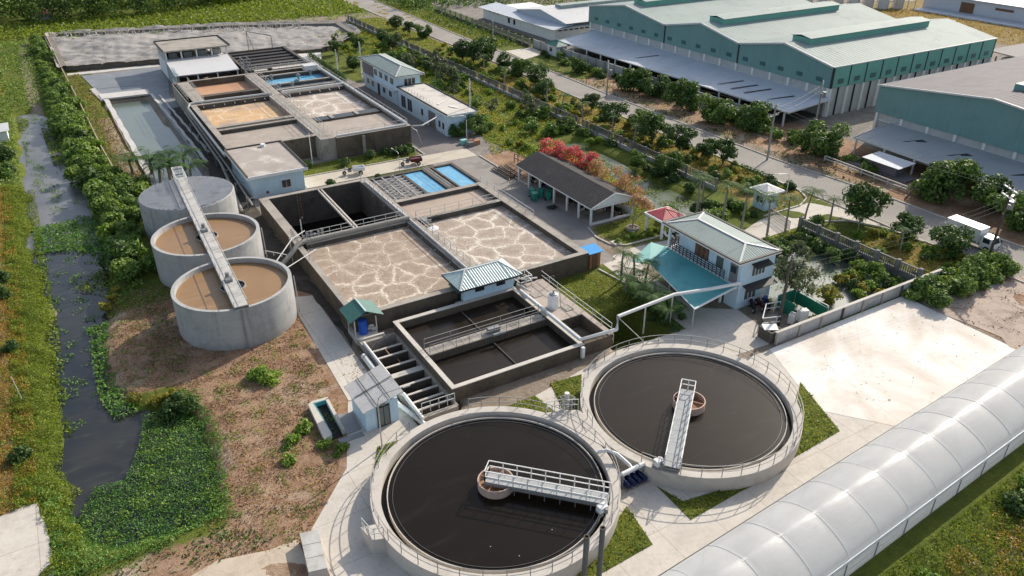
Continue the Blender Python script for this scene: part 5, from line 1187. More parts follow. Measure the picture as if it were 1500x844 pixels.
t = thing('factory_canopy','long blue grey lean to canopy along the front of the gabled factory','canopy',(108,120,0))
MB().corr((102.6,152.5,2.6),(103.8,86.2,2.6),(114.1,86.2,3.5),(114.1,154.5,3.5),1.0,.04).build('canopy_sheet', M['roof_blue'], t)
MB().bar((102.6,152.5,2.52),(103.8,86.2,2.52),.1,.2).bar((103.8,86.1,2.5),(114.1,86.1,3.4),.1,.2).bar((102.6,152.6,2.6),(114.1,154.6,3.5),.15,.2).build('canopy_trim', M['roof_white'], t)
for k in range(14): y = 87+k*5; MB().box(103.9-.018*(k*5)-.12,103.9-.018*(k*5)+.12,y-.12,y+.12,0,2.55).build('post', M['frame_white'], t)
st = MB()
for y in (128.6,104.5,101,97.8,92.5): st.slab((105.5+RNG.random()*2,y,2.95),(110.5,y-1.6,3.3),(110.6,y-1.2,3.31),(105.6,y+.4,2.96),.02)
build_each(st,'roof_patch', M['frame_dark'], t)
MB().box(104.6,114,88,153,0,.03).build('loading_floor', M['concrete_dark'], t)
t = thing('boundary_wall','grey stained boundary wall in front of the factory canopy','wall',(101.5,120,0))
MB().bar((100.6,160,.9),(102.6,88,.9),.2,1.9).build('wall_panel', M['concrete_grey'], t)
for k in range(24): x = 100.6+2*k*3/72; MB().box(x-.22,x+.02,160-k*3-.15,160-k*3+.15,0,2.0).build('post', M['concrete'], t)
t = thing('teal_shed_factory','closer teal factory at the right edge with grey ribbed roof','factory',(135,62,0))
E0 = 111.6
prf = [(33,4.2),(76.0,4.2),(76.0,8.3),(58.2,10.3),(33,8.0)]
MB().add([(E0,y,z) for y,z in prf]+[(160,y,z) for y,z in prf], [(0,1,2,3,4),(9,8,7,6,5),(5,6,1,0),(6,7,2,1)]).build('gable_cladding', M['teal'], t)
MB().box(E0+.3,160,33,75.8,-.1,4.2).build('lower_wall', M['grey_wall'], t)
MB().corr((160,76.3,8.35),(E0-.3,76.3,8.35),(E0-.3,58.2,10.4),(160,58.2,10.4),1.0,.06).corr((E0-.3,33,8.05),(160,33,8.05),(160,58.2,10.4),(E0-.3,58.2,10.4),1.0,.06).build('roof', M['roof_grey'], t)
MB().bar((E0-.32,76.3,8.38),(E0-.32,58.2,10.43),.12,.25).bar((E0-.32,58.2,10.43),(E0-.32,33,8.08),.12,.25).build('roof_trim', M['roof_white'], t)
MB().box(119,150,56.4,60.0,10,11.2).build('ridge_vent', M['teal'], t)
for k in range(9): y = 75.5-k*4.4; MB().box(E0-.05,E0+.3,y-.2,y+.2,-.1,4.2).build('pilaster', M['frame_white'], t)
MB().box(E0+.1,E0+.32,33.5,75,3.05,3.2).build('wall_beam', M['frame_white'], t)
t = thing('grey_canopy','low grey lean to canopy in front of the closer teal factory','canopy',(106,60,0))
MB().corr((102.8,72.4,2.4),(101.4,34,2.4),(111.5,34,3.2),(111.5,72.6,3.2),1.0,.04).build('canopy_sheet', surf('slate_canopy_sheet',(.36,.385,.40),.65,.12,.25,4,(.25,.27,.285),.5,.2,bmp=.03), t)
MB().bar((102.8,72.4,2.38),(102.0,56,2.38),.12,.22).bar((102.8,72.5,2.42),(111.5,72.7,3.22),.1,.15).build('canopy_trim', M['roof_white'], t)
for k in range(8): MB().box(102.7-.036*(k*5)-.1,102.7-.036*(k*5)+.1,71.8-k*5-.1,71.8-k*5+.1,0,2.35).build('post', M['frame_white'], t)
pt = MB()
for y in (66,59,50): pt.slab((106+y*.02,y,2.8),(108.6,y-1.6,3.05),(108.8,y-.6,3.06),(106.2,y+.8,2.81),.02)
build_each(pt,'roof_patch', M['frame_dark'], t)
# low white factory at the top
t = thing('low_white_factory','low white building with pale roof behind the factory gate','factory',(112,178,0))
MB().box(108.4,124,162.8,199,-.1,2.9).build('wall', M['white_wall'], t)
MB().slab((107.2,199.6,2.95),(107.2,162.0,2.95),(113,162.0,3.7),(113,199.6,3.7),.1).slab((107.2,162.0,2.951),(126,162.0,2.951),(126,164.5,3.7),(113,164.5,3.7),.1).build('lean_to_roof', M['roof_blue'], t)
MB().bar((107.15,199.6,2.92),(107.15,161.9,2.92),.35,.16).bar((107.15,161.95,2.92),(126,161.95,2.92),.5,.16).build('eave_trim', M['roof_white'], t)
prf = [(162.5,3.3),(186,3.3),(186,3.9),(174,5.6),(162.5,3.9)]
MB().add([(111.4,y,z) for y,z in prf]+[(150,y,z) for y,z in prf], [(0,1,2,3,4),(9,8,7,6,5),(1,0,5,6)]).build('gable_wall', surf('blue_grey_gable',(.40,.46,.52),.6,.06), t)
MB().corr((150,186.4,3.95),(111.0,186.4,3.95),(111.0,174,5.7),(150,174,5.7),1.,.04).corr((111.0,162.1,3.95),(150,162.1,3.95),(150,174,5.7),(111.0,174,5.7),1.,.04).build('roof', M['roof_white'], t)
MB().box(116.5,150,172.6,175.4,5.3,6.3).build('ridge_vent', M['roof_pale'], t)
window(t,108.4,0,181.5,182.6,.8,2.2,1,'x','glass','frame_white'); window(t,108.4,0,184.2,185.4,.8,2.2,1,'x','glass')
w_ = MB()
for k in range(10): w_.box(109.2+k*1.6,110.3+k*1.6,162.7,162.8,2.3,2.6)
for k in range(3): w_.box(108.33,108.4,190+k*2.2,191.2+k*2.2,2.2,2.6)
w_.build('vent_slot', M['frame_dark'], t)
t = thing('factory_gatehouse','little white gatehouse with green hipped roof at the factory entrance','building',(101,151,0))
MB().box(99.6,102.4,149.0,152.6,-.1,2.2).build('wall', M['white_wall'], t)
hip(t,99.1,102.9,148.4,153.2,2.3,3.2,1.8,'roof_green',True,'roof_green','roof_white',.3)
window(t,99.6,0,150.6,151.8,.8,1.8,1,'x'); window(t,100.6,101.2,149.0,0,.8,1.7,1,'y'); window(t,101.5,102.1,149.0,0,.8,1.7,1,'y')
MB().prism([(92.8,160),(92.2,150.5),(99.2,153),(100.2,160)],-.2,.03).build('factory_drive', M['site'], None, kind='structure')
t = thing('factory_fence','dark slatted fence on a low wall in front of the white factory','fence',(101,185,0))
MB().bar((99.8,160.5,.3),(101.6,215,.3),.25,.7).build('base_wall', M['concrete_dark'], t)
b_ = MB()
for k in range(110): x = 99.8+1.8*k/110; b_.bar((x,160.5+k*.5,.6),(x,160.5+k*.5,1.8),.06)
for z in (.9,1.7): b_.bar((99.8,160.5,z),(101.6,215,z),.06)
b_.build('slat_panel', M['pole'], t)
for k in range(16): MB().box(99.6+.11*k,99.95+.11*k,160.4+k*3.4,160.8+k*3.4,0,2).build('post', M['concrete'], t)
# distant plant at the upper right
t = thing('far_white_factory','long white walled factory far off at the upper right corner','factory',(232,120,0))
MB().box(228,250,40,147.5,-.1,4.2).build('wall', surf('far_pale_wall',(.50,.53,.58),.8,.05), t)
MB().slab((227,30,4.3),(252,30,5.2),(252,148.5,5.2),(227,148.5,4.3),.2).build('roof', M['roof_white'], t)
MB().box(227.9,228,132,136,.5,3.2).build('door', M['wood'], t); MB().box(227.9,228,121,126,2.4,3.0).build('window', M['wood'], t)
MB().box(221.5,227.5,40,146,-.1,.4).build('plinth', M['roof_blue'], t)
t = thing('grey_silo_row','row of pale grey tanks and pipes behind the factory roofs','tanks',(205,160,0))
for k in range(7): MB().cyl(196+k*4.2,163-k*2.0,0,4.2,1.7,16).cyl(196+k*4.2,163-k*2.0,4.2,4.9,1.7,16,.3).build('silo', M['roof_white'] if k % 2 else M['concrete_light'], t, True)
MB().rail([(188,166,0),(225,148,0)],4,3,.1).build('pipe_frame', M['steel'], t)
t = thing('far_blue_shed','low blue roofed shed behind the factory','building',(178,168,0))
MB().box(168,186,163,172,-.1,3).build('wall', M['grey_wall'], t); MB().slab((167,162,3.1),(187,162,3.1),(187,173,3.8),(167,173,3.8),.2).build('roof', surf('worn_blue_roof',(.10,.20,.42),.6,.2,.4,4), t)
t = thing('far_grey_shed','grey shed beyond the closer teal factory','building',(178,78,0))
MB().box(170,196,66,90,-.1,3.2).build('wall', M['grey_wall'], t); MB().slab((168,64,3.2),(198,64,3.2),(198,92,4.6),(168,92,4.6),.2).build('roof', M['roof_grey'], t)
t = thing('white_sheet_shed','low shed under bright white sheeting between the two factories','building',(166,82,0))
MB().box(163,171,78,84.5,-.1,3.6).build('wall', M['grey_wall'], t); MB().slab((162,77,3.6),(172,77,4.2),(172,85.4,4.6),(162,85.4,4.0),.15).build('roof', M['white_paint'], t)
# fences of the plant
M['fence_grey'] = surf('weathered_fence_concrete',(.20,.19,.18),.9,.2,.6,6,(.10,.09,.085),.6,.5)
t = thing('roadside_fence','long grey slatted fence on a concrete base between plant and road','fence',(74,130,0))
MB().bar((74.2,71.5,.3),(74.2,214,.3),.24,.66).build('base_wall', M['concrete_grey'], t)
b_ = MB()
for k in range(470):
    y = 71.8+k*.3
    if k % 10 in (4,5) and k % 30 < 20: continue
    b_.bar((74.2,y,.6),(74.2,y,1.75),.07,.1)
for z in (.85,1.7): b_.bar((74.2,71.5,z),(74.2,214,z),.08)
b_.build('slat_panel', M['fence_grey'], t)
for k in range(48): MB().box(74.07,74.33,71.4+k*3-.12,71.4+k*3+.12,0,1.85).build('post', M['fence_grey'], t)
t = thing('gate_fence','dark stained slatted wall running from the gate to the pad wall','fence',(73.6,49,0))
MB().bar((73.5,56.6,.45),(73.9,40.6,.45),.24,1.0).build('base_wall', M['fence_grey'], t)
b_ = MB()
for k in range(60): b_.bar((73.5+.4*k/60,56.4-k*.263,.9),(73.5+.4*k/60,56.4-k*.263,1.8),.09,.1)
b_.bar((73.5,56.6,1.8),(73.9,40.6,1.8),.2,.1); b_.build('slat_panel', M['fence_grey'], t)
for k in range(7): MB().box(73.3+.066*k,73.7+.066*k,56.4-k*2.6-.2,56.4-k*2.6+.2,0,2.0).build('post', M['fence_grey'], t)
t = thing('canal_pipe_fence','thin yellowish pipe rail following the canal bank past the pond','fence',(4,170,0))
q = [(2.7,228.7),(3.3,191.0),(4.2,157.8),(4.7,131.4),(5.2,118)]
f_ = MB()
for a, c in zip(q[:-1], q[1:]): f_.bar((*a,.75),(*c,.75),.16,.35)
f_.build('rail', surf('ochre_rail',(.36,.31,.20),.8,.15), t)
f_ = MB()
for k in range(40): y = 228-k*2.8; x = 2.7+(228-y)*.0226; f_.bar((x,y,0),(x,y,.8),.14)
f_.build('post', M['concrete'], t)
# poles and wires
def upole(x, y, h, label, mat='pole', arms=((0,1.9),(.9,1.6)), az=0, trans=False, lampd=None, lean=0):
    t = thing('utility_pole', label, 'power pole', (x,y,0), 'power poles')
    MB().tube([(x,y,-.2),(x+lean,y,h)],.17,10,r1=.11).build('pole', M[mat], t, True)
    c, s_ = math.cos(az), math.sin(az)
    for dz, w_ in arms:
        z = h-.35-dz; a = MB().bar((x-c*w_/2,y-s_*w_/2,z),(x+c*w_/2,y+s_*w_/2,z),.12,.12).build('crossarm', M['frame_white'] if trans else M['steel'], t)
        i_ = MB()
        for k in (-1,-.4,.4,1): i_.cyl(x+c*w_/2*k*.94,y+s_*w_/2*k*.94,z+.06,z+.3,.06,8)
        build_each(i_, 'insulator', M['concrete_light'], a)
    if trans: MB().cyl(x+.4,y-.3,h-2.6,h-1.7,.3,12).box(x-.3,x+.1,y-.6,y-.3,h-2.4,h-1.9).build('transformer', M['grey_steel'], t, True)
    if lampd:
        lx, ly = lampd; MB().tube([(x,y,h-3.2),(x+lx*.6,y+ly*.6,h-2.2),(x+lx,y+ly,h-1.7)],.05,8).bar((x+lx*.95,y+ly*.95,h-1.72),(x+lx*1.25,y+ly*1.25,h-1.6),.24,.14).build('lamp_arm', M['steel'], t)
    return t
upole(55.15,42.6,7.6,'dark leaning power pole beside the corner of the white pad','pole_dark',((0,1.4),),R(20))
upole(85.6,40.3,9.0,'thick dark power pole with street light beside the box truck','pole_dark',((0,2.6),(.9,2.6)),R(60),True,(1.6,.4),.25)
upole(89.9,117.1,6.6,'grey power pole standing at the road edge before the long factory canopy','pole',((0,1.6),(.6,1.6),(1.1,1.2)),R(60),True)
upole(89.4,76.6,8.4,'grey power pole by the road near the end of the factory canopy','pole',((0,1.7),(1.3,2.2)),R(10))
upole(106.5,82.6,8.2,'power pole with many insulators at the factory corner','pole',((0,2.0),(.7,2.0),(1.4,1.6)),R(40),True)
upole(89.6,160,7.2,'far power pole beside the road near the factory entrance','pole',((0,1.6),),R(60))
for x, y, h, wd in ((58.6,112.6,8.0,'in the weeds behind the annex'),(54.3,150.5,7.5,'rising behind the two storey office'),(51.4,156.6,5.2,'beside the clipped hedge')):
    t = thing('lattice_mast','thin grey mast '+wd,'mast',(x,y,0),'slim masts')
    mm = MB()
    for q in ((-.18,-.18),(.18,-.18),(0,.2)): mm.bar((x+q[0],y+q[1],0),(x+q[0]*.6,y+q[1]*.6,h),.05)
    for k in range(int(h/.5)): mm.bar((x-.17,y-.17,k*.5),(x+.17,y-.17,k*.5+.5),.03).bar((x+.17,y-.17,k*.5),(x,y+.18,k*.5+.5),.03)
    mm.build('mast_frame', M['steel'], t); MB().cyl(x,y,h,h+.25,.12,8).build('mast_cap', M['concrete_light'], t)
def cable(a, b, sag, label, r=.014, mat='wire'):
    a = Vector(a); b = Vector(b); pts = [a.lerp(b,k/14)-Vector((0,0,4*sag*(k/14)*(1-k/14))) for k in range(15)]
    o = MB().tube(pts, r, 5).build('power_cable', M[mat]); tag(o, label, 'cable', 'overhead cables'); return o
for k, wd in enumerate(('lowest','middle','topmost')): cable((55.3,42.5,5.9+.55*k),(85.4,40.4,6.4+.6*k),.6,wd+' of three cables from the pad pole to the truck pole')
for k, wd in enumerate(('nearer','farther')): cable((85.5-.6+1.2*k,40.6,8.7),(89.4-.6+1.2*k,76.6,8.0),.5,wd+' of two cables between the truck pole and the roadside pole')
for k, wd in enumerate(('upper','lower')): cable((89.6,76.6,7.9-.9*k),(106.4,82.6,7.7-.9*k),.4,wd+' cable from the roadside pole to the factory corner pole',.018,'wire_pale')
cable((89.4,76.6,8.0),(89.9,117.1,6.3),.5,'single cable along the road towards the canopy pole')
# ------------------------------------------------------------------ vehicles and small things
def wheel(par, x, y, r, w_, axis='y'):
    a = MB().tube([(x,y-w_/2,r),(x,y+w_/2,r)] if axis == 'y' else [(x-w_/2,y,r),(x+w_/2,y,r)], r, 18).build('wheel', M['black'], par, True)
    MB().tube([(x,y-w_/2-.01,r),(x,y+w_/2+.01,r)] if axis == 'y' else [(x-w_/2-.01,y,r),(x+w_/2+.01,y,r)], r*.5, 12).build('hub', M['steel'], a, True)
t = thing('box_truck','white box truck parked on the road beside the thick power pole','truck',(88.3,43.5,0))
tx = 88.4
MB().box(tx-.95,tx+.95,41.9,46.6,.75,2.75).build('cargo_box', M['white_paint'], t)
tr_ = MB()
for x in (tx-.96,tx+.96):
    for z in (.8,2.72): tr_.bar((x,41.9,z),(x,46.6,z),.06)
    for y in (41.92,43.4,45,46.58): tr_.bar((x,y,.8),(x,y,2.72),.05)
tr_.build('cargo_rail', M['steel'], t)
MB().add([(tx-.82,39.95,.45),(tx+.82,39.95,.45),(tx+.82,41.7,.45),(tx-.82,41.7,.45),(tx-.82,39.9,1.15),(tx+.82,39.9,1.15),(tx+.78,40.35,1.95),(tx-.78,40.35,1.95),(tx+.78,41.7,2.0),(tx-.78,41.7,2.0),(tx+.82,41.7,1.15),(tx-.82,41.7,1.15)],
    [(3,2,1,0),(0,1,5,4),(4,5,6,7),(7,6,8,9),(2,3,11,10),(10,11,9,8),(1,2,10,5),(5,10,8,6),(3,0,4,11),(11,4,7,9)]).build('cab', M['white_paint'], t)
MB().quad((tx-.72,39.93,1.2),(tx+.72,39.93,1.2),(tx+.68,40.3,1.88),(tx-.68,40.3,1.88)).build('windscreen', M['glass'], t)
build_each(MB().box(tx-.83,tx-.81,40.5,41.4,1.2,1.8).box(tx+.81,tx+.83,40.5,41.4,1.2,1.8), 'side_window', M['glass'], t)
for s in (-1,1): MB().box(tx+s*.6-.14,tx+s*.6+.14,39.88,39.94,.62,.82).build('headlight', M['glass_green'], t)
MB().box(tx-.8,tx+.8,39.86,39.95,.35,.55).build('bumper', M['grey_steel'], t); MB().box(tx-.4,tx+.4,40.2,46.4,.45,.75).build('chassis', M['black'], t)
for q in (-1,1):
    MB().box(tx+q*1.0-.06,tx+q*1.0+.06,39.95,40.05,1.25,1.6).bar((tx+q*.8,40.1,1.5),(tx+q*1.0,40.0,1.5),.03).build('mirror', M['black'], t)
    MB().box(tx+q*.7-.12,tx+q*.7+.12,46.55,46.62,.55,.7).build('tail_light', M['roof_red'], t)
TD = MB().box(tx-.02,tx+.02,46.6,46.63,.82,2.7).box(tx-.5,tx-.46,46.6,46.65,.9,2.6).box(tx+.46,tx+.5,46.6,46.65,.9,2.6); build_each(TD, 'door_rod', M['grey_steel'], t)
build_each(MB().box(tx-.97,tx-.955,42.1,46.4,.84,1.02).box(tx+.955,tx+.97,42.1,46.4,.84,1.02), 'side_stripe', M['grey_steel'], t)
for y in (40.7,45.4):
    for s in (-.78,.78): wheel(t, tx+s, y, .4, .26, 'x')
TR = t
t = TR; TR.location.y += .75; TR.location.x -= .1; TR.scale = (.88,.88,.88)
def trike(col, label, loc, rz):
    t = thing('cargo_tricycle', label, 'three wheeler', (0,0,0), 'cargo three wheelers')
    MB().box(-1.5,.15,-.6,.6,.55,.62).box(-1.5,.15,-.6,-.54,.62,1.05).box(-1.5,.15,.54,.6,.62,1.05).box(-1.5,-1.44,-.54,.54,.62,1.05).build('cargo_bed', M[col], t)
    MB().tube([(.1,0,.6),(.7,0,.75),(1.25,0,.8)],.08,8).box(.35,.85,-.16,.16,.4,.75).build('frame', M['grey_steel'], t)
    MB().box(.2,.75,-.18,.18,.85,.95).build('seat', M['black'], t)
    MB().tube([(1.3,0,.3),(1.12,0,1.1)],.05,8).tube([(1.08,-.35,1.12),(1.08,.35,1.12)],.03,8).build('fork', M['steel'], t)
    MB().cyl(1.22,0,.85,1.02,.1,10).build('headlight', M['concrete_light'], t)
    wheel(t,1.35,0,.3,.12); wheel(t,-.9,-.66,.3,.14); wheel(t,-.9,.66,.3,.14)
    if col == 'maroon': MB().box(-1.4,.1,-.55,.55,.63,.95).build('load', M['maroon'], t)
    t.location = loc; t.rotation_euler = (0,0,rz); return t
trike('white_paint','pale three wheeled cargo tricycle parked on the sandy path near the clipped ball shrub',(34.4,102.3,.03),R(168))
trike('maroon','dark maroon three wheeled cargo tricycle loaded with boxes on the sandy path',(43.0,101.6,.03),R(172))
def bike(col):
    t = thing('motorbike','','motorbike',(0,0,0))
    wheel(t,.6,0,.29,.11); wheel(t,-.6,0,.29,.12)
    MB().tube([(-.75,0,.72),(-.2,0,.68),(.15,0,.7)],.13,8).build('seat', M['black'], t, True)
    MB().tube([(-.55,0,.5),(0,0,.38),(.3,0,.55),(.45,0,.85)],.14,8).build('body', M[col], t, True)
    MB().tube([(.62,0,.3),(.42,0,.98)],.05,8).tube([(.38,-.32,1.02),(.38,.32,1.02)],.025,6).build('handlebar', M['steel'], t)
    return t
bk = {c: Proto(bike(c)) for c in ('black','maroon','white_paint','blue_plastic')}
spots = [(58.0,72.2,100,'black','black motorbike under the open shed nearest the gable'),(57.2,72.6,95,'maroon','maroon motorbike second from the shed gable post'),(54.6,74.6,20,'white_paint','white motorbike under the shed between the middle posts'),(54.8,77.4,10,'black','black motorbike under the shed beside the green bins'),
  (54.4,83.6,25,'blue_plastic','blue motorbike under the far end of the shed'),(55.2,86.6,5,'maroon','maroon motorbike in the last bay of the shed'),
  (55.0,46.0,60,'black','black motorbike parked against the blue house corner'),(55.9,45.8,70,'maroon','maroon motorbike parked below the blue house window'),(56.7,45.7,65,'blue_plastic','blue motorbike parked by the blue house door'),
  (58.6,62.9,130,'white_paint','white motorbike at the front post of the red porch'),(59.6,62.6,120,'white_paint','white motorbike in the middle before the red porch'),(60.5,62.8,125,'black','black motorbike at the right end of the red porch')]
for x, y, a, c, lb in spots: bk[c].put((x,y,.03), R(a), 1.15, lb)
def bin_root():
    t = thing('wheelie_bin','','rubbish bin',(0,0,0))
    MB().add([(-.24,-.24,.06),(.24,-.24,.06),(.24,.24,.06),(-.24,.24,.06),(-.32,-.32,1.0),(.32,-.32,1.0),(.32,.32,1.0),(-.32,.32,1.0)],[(3,2,1,0),(0,1,5,4),(1,2,6,5),(2,3,7,6),(3,0,4,7),(4,5,6,7)]).build('bin_body', M['green_plastic'], t)
    MB().slab((-.35,-.36,1.02),(.35,-.36,1.02),(.35,.34,1.1),(-.35,.34,1.1),.05).build('lid', M['green_plastic'], t)
    MB().tube([(-.3,.3,.1),(.3,.3,.1)],.1,10).build('wheel', M['black'], t)
    return t
bb = Proto(bin_root())
for k, (x,y,lb) in enumerate(((51.3,80.9,'front green wheelie bin standing out in the yard'),(51.8,82.2,'green wheelie bin behind the front one in the yard'),(52.6,81.4,'green wheelie bin next to the shed post'),(53.0,80.3,'green wheelie bin half under the shed roof'),(53.6,80.9,'innermost green wheelie bin under the shed'))): bb.put((x,y,.03),R(20*k),1.1,lb,'green wheelie bins')
t = thing('dark_cart','flat dark cart lying in front of the open shed','cart',(51.9,77.6,0)); MB().box(51.2,52.5,77.2,78.0,.2,.3).build('cart_bed', M['black'], t); MB().tube([(51.4,77.2,.15),(51.4,78,.15)],.15,10).tube([(52.3,77.2,.15),(52.3,78,.15)],.15,10).build('wheel', M['grey_steel'], t)
t = thing('rowing_boat','small white rowing boat lying tilted at the lotus pond bank','boat',(70.4,43.9,0))
hb = MB(); S_ = 9; rows = []
for i in range(S_+1):
    a = -1.5+3*i/S_; w_ = .5*math.sqrt(max(0,1-(a/1.52)**2))+.02; rows.append([(70.4+a*.2-w_*.98,43.9+a-w_*.1,.42),(70.4+a*.2-w_*.5,43.9+a,.02),(70.4+a*.2+w_*.5,43.9+a,.02),(70.4+a*.2+w_*.98,43.9+a+w_*.1,.42)])
vs_ = [p for r_ in rows for p in r_]; hb.add(vs_, [(4*i+j,4*i+j+1,4*i+j+5,4*i+j+4) for i in range(S_) for j in range(3)]); hb.build('hull', M['white_paint'], t)
build_each(MB().box(69.95,70.85,43.6,43.8,.3,.34).box(70.05,70.95,44.5,44.7,.3,.34), 'thwart', M['plank'], t)
t = thing('lawn_manhole','pale square concrete cover at the lawn corner by the shed','cover',(52.6,65.3,0)); MB().box(52.1,53.1,64.6,65.6,0,.25).build('cover_slab', M['concrete_light'], t)
t = thing('planter_ring','round stone planter ring beneath the bougainvillea trunk','planter',(56.8,67.3,0)); MB().ring(56.8,67.3,.55,.8,0,.35,18).build('planter_wall', M['concrete'], t); MB().disc(56.8,67.3,.26,.56,16).build('soil', M['litter'], t)
t = thing('leaning_sign_post','leaning wooden post at the far road edge','post',(93.7,56.2,0)); MB().bar((93.4,56.4,0),(94.3,55.6,2.2),.12).build('post', M['pole_dark'], t)
t = thing('truck_tyre','big black tyre standing under the tree beside the road','tyre',(97.6,53.9,0)); MB().tube([(97.6+.0,53.9+.62*math.cos(k*pi/10),.8+.62*math.sin(k*pi/10)) for k in range(20)],.2,8,close=True).build('tyre_ring', M['black'], t, True)
t = thing('far_hut','small white roofed hut at the left edge of the canal','building',(-8.4,145,0)); MB().box(-10.4,-7.4,144,147.4,0,1.7).build('wall', M['white_wall'], t); MB().slab((-10.7,143.6,1.7),(-7.0,143.6,1.8),(-7.0,147.8,2.0),(-10.7,147.8,1.9),.08).build('roof', M['roof_white'], t)
t = thing('roadside_stall','tumbledown roadside stall of planks and sheets under the grey canopy edge','stall',(99.5,66,0))
MB().box(98.6,101.2,60,70,0,.3).box(99,101,62,66,.3,1.5).build('stall_body', M['roof_grey'], t); MB().slab((97.9,61,1.9),(101.6,61,2.1),(101.6,67,2.1),(97.9,67,1.9),.06).build('roof', M['roof_blue'], t)
MB().rail([(96.4,72,0),(96.0,58,0)],.8,2.2,.07).build('railing', M['concrete_light'], t)
t = thing('stacked_planks','stack of dark timber and pipes at the shed end','timber',(52.6,91,0))
m_ = MB()
for k in range(9): m_.bar((52.2+.25*k,89.2,.15+.12*(k%3)),(52.0+.3*k,93.8,.2+.12*(k%3)),.16,.12)
m_.build('plank', M['pole_dark'], t)
MB().rail([(52.4,89,0),(57.0,90.6,0),(56.6,95,0)],1.3,2.1,.05).build('frame', M['wood'], t)
t = thing('dumped_crates','heap of crates and buckets by the annex corner','crates',(54.6,105.6,0))
for q, c in (((54.0,106.2),'turq_light'),((54.9,105.6),'wood'),((55.6,105.0),'brick'),((54.4,104.6),'roof_grey')): MB().box(q[0]-.5,q[0]+.5,q[1]-.4,q[1]+.4,0,.7).build('crate', M[c], t)
t = thing('survey_pole','thin white rod standing in the grass by the canal','rod',(-8.2,66,0)); MB().bar((-8.3,66.2,0),(-8.5,66.4,2.4),.05).build('rod', M['frame_white'], t)
for k, (x,y) in enumerate(((101,78),(103.4,81.4),(99.4,80.2))):
    t = thing('scrap_heap',('rusty','grey','dark')[k]+' scrap heap on the ground between the two factories','scrap',(x,y,0),'scrap heaps')
    m_ = MB()
    for j in range(14): m_.bar((x+random.uniform(-1.2,1.2),y+random.uniform(-1,1),random.uniform(0,.6)),(x+random.uniform(-1.2,1.2),y+random.uniform(-1,1),random.uniform(.2,1.1)),.2,.12)
    m_.build('scrap_piece', M[('rust','concrete','black')[k]], t)
# ================================================================== vegetation
def rot_quads(C, S, N, asp=.6, rng=RNG):
    "leaf cards at centres C, sizes S, normals N (jittered): rhombic quads"
    k = len(C); t = rng.normal(size=(k,3)); N = N/np.linalg.norm(N,axis=1,keepdims=True)
    U = np.cross(N, t); U /= np.linalg.norm(U,axis=1,keepdims=True)+1e-9; V = np.cross(N, U)
    S = S[:,None]; a = C-U*S; b = C+V*S*asp+N*S*.12; c = C+U*S; d = C-V*S*asp+N*S*.12
    return np.stack([a,b,c,d],1).reshape(-1,3), np.arange(4*k).reshape(-1,4)
def clumps(blobs, per, size, rng=RNG, flat=.0):
    "blobs: (x,y,z,rx,ry,rz) leaf clumps; leaves lie near each clump's surface"
    Cs, Ns = [], []
    vol = np.array([b[3]*b[4]+b[4]*b[5]+b[3]*b[5] for b in blobs]); vol = vol/vol.mean()
    for b_, v in zip(blobs, vol):
        n = max(6, int(per*v)); d = rng.normal(size=(n,3)); d[:,2] += .25; d /= np.linalg.norm(d,axis=1,keepdims=True)
        rr = (1-.55*rng.random(n)**2.2)[:,None]
        Cs.append(np.array(b_[:3])+d*rr*np.array(b_[3:])); Ns.append(d+rng.normal(size=(n,3))*.55+np.array([0,0,.25+flat]))
    C = np.concatenate(Cs); N = np.concatenate(Ns); S = size*(.6+.8*rng.random(len(C)))
    return rot_quads(C, S, N, .55, rng)
def leafpart(name, vf, mat, par): return npmesh(name, vf[0], vf[1], mat, par)
def crown_blobs(n, r, h, z0, br, rng):
    out = []
    for _ in range(n):
        a = rng.random()*2*pi; q = math.sqrt(rng.random()); zz = rng.random()
        rad = r*(.35+.65*math.sqrt(max(0,1-(2*zz-1)**2*.8)))*q
        s = br*(.7+.6*rng.random()); out.append((rad*math.cos(a), rad*math.sin(a), z0+h*zz, s, s, s*.8))
    return out
def tree_root(name, cat, seed, r, h, trunk, br, n, per, size, mat, limbs=5):
    rng = np.random.default_rng(seed); t = thing(name, '', cat, (0,0,0)); bl = crown_blobs(n, r, h, trunk, br, rng)
    leafpart('crown', clumps(bl, per, size, rng), M[mat], t)
    tm = MB().tube([(0,0,-.2),(.05,.03,trunk*.6),(.0,.08,trunk+h*.35)],.16*(r/2)**.5,8,r1=.07)
    for k in range(limbs):
        a = 2*pi*k/limbs+rng.random(); tm.tube([(0,.03,trunk*.75),(r*.3*math.cos(a),r*.3*math.sin(a),trunk+h*.2),(r*.65*math.cos(a),r*.65*math.sin(a),trunk+h*.5)],.06,6,r1=.025)
    tm.build('trunk', M['bark'], t, True)
    return t
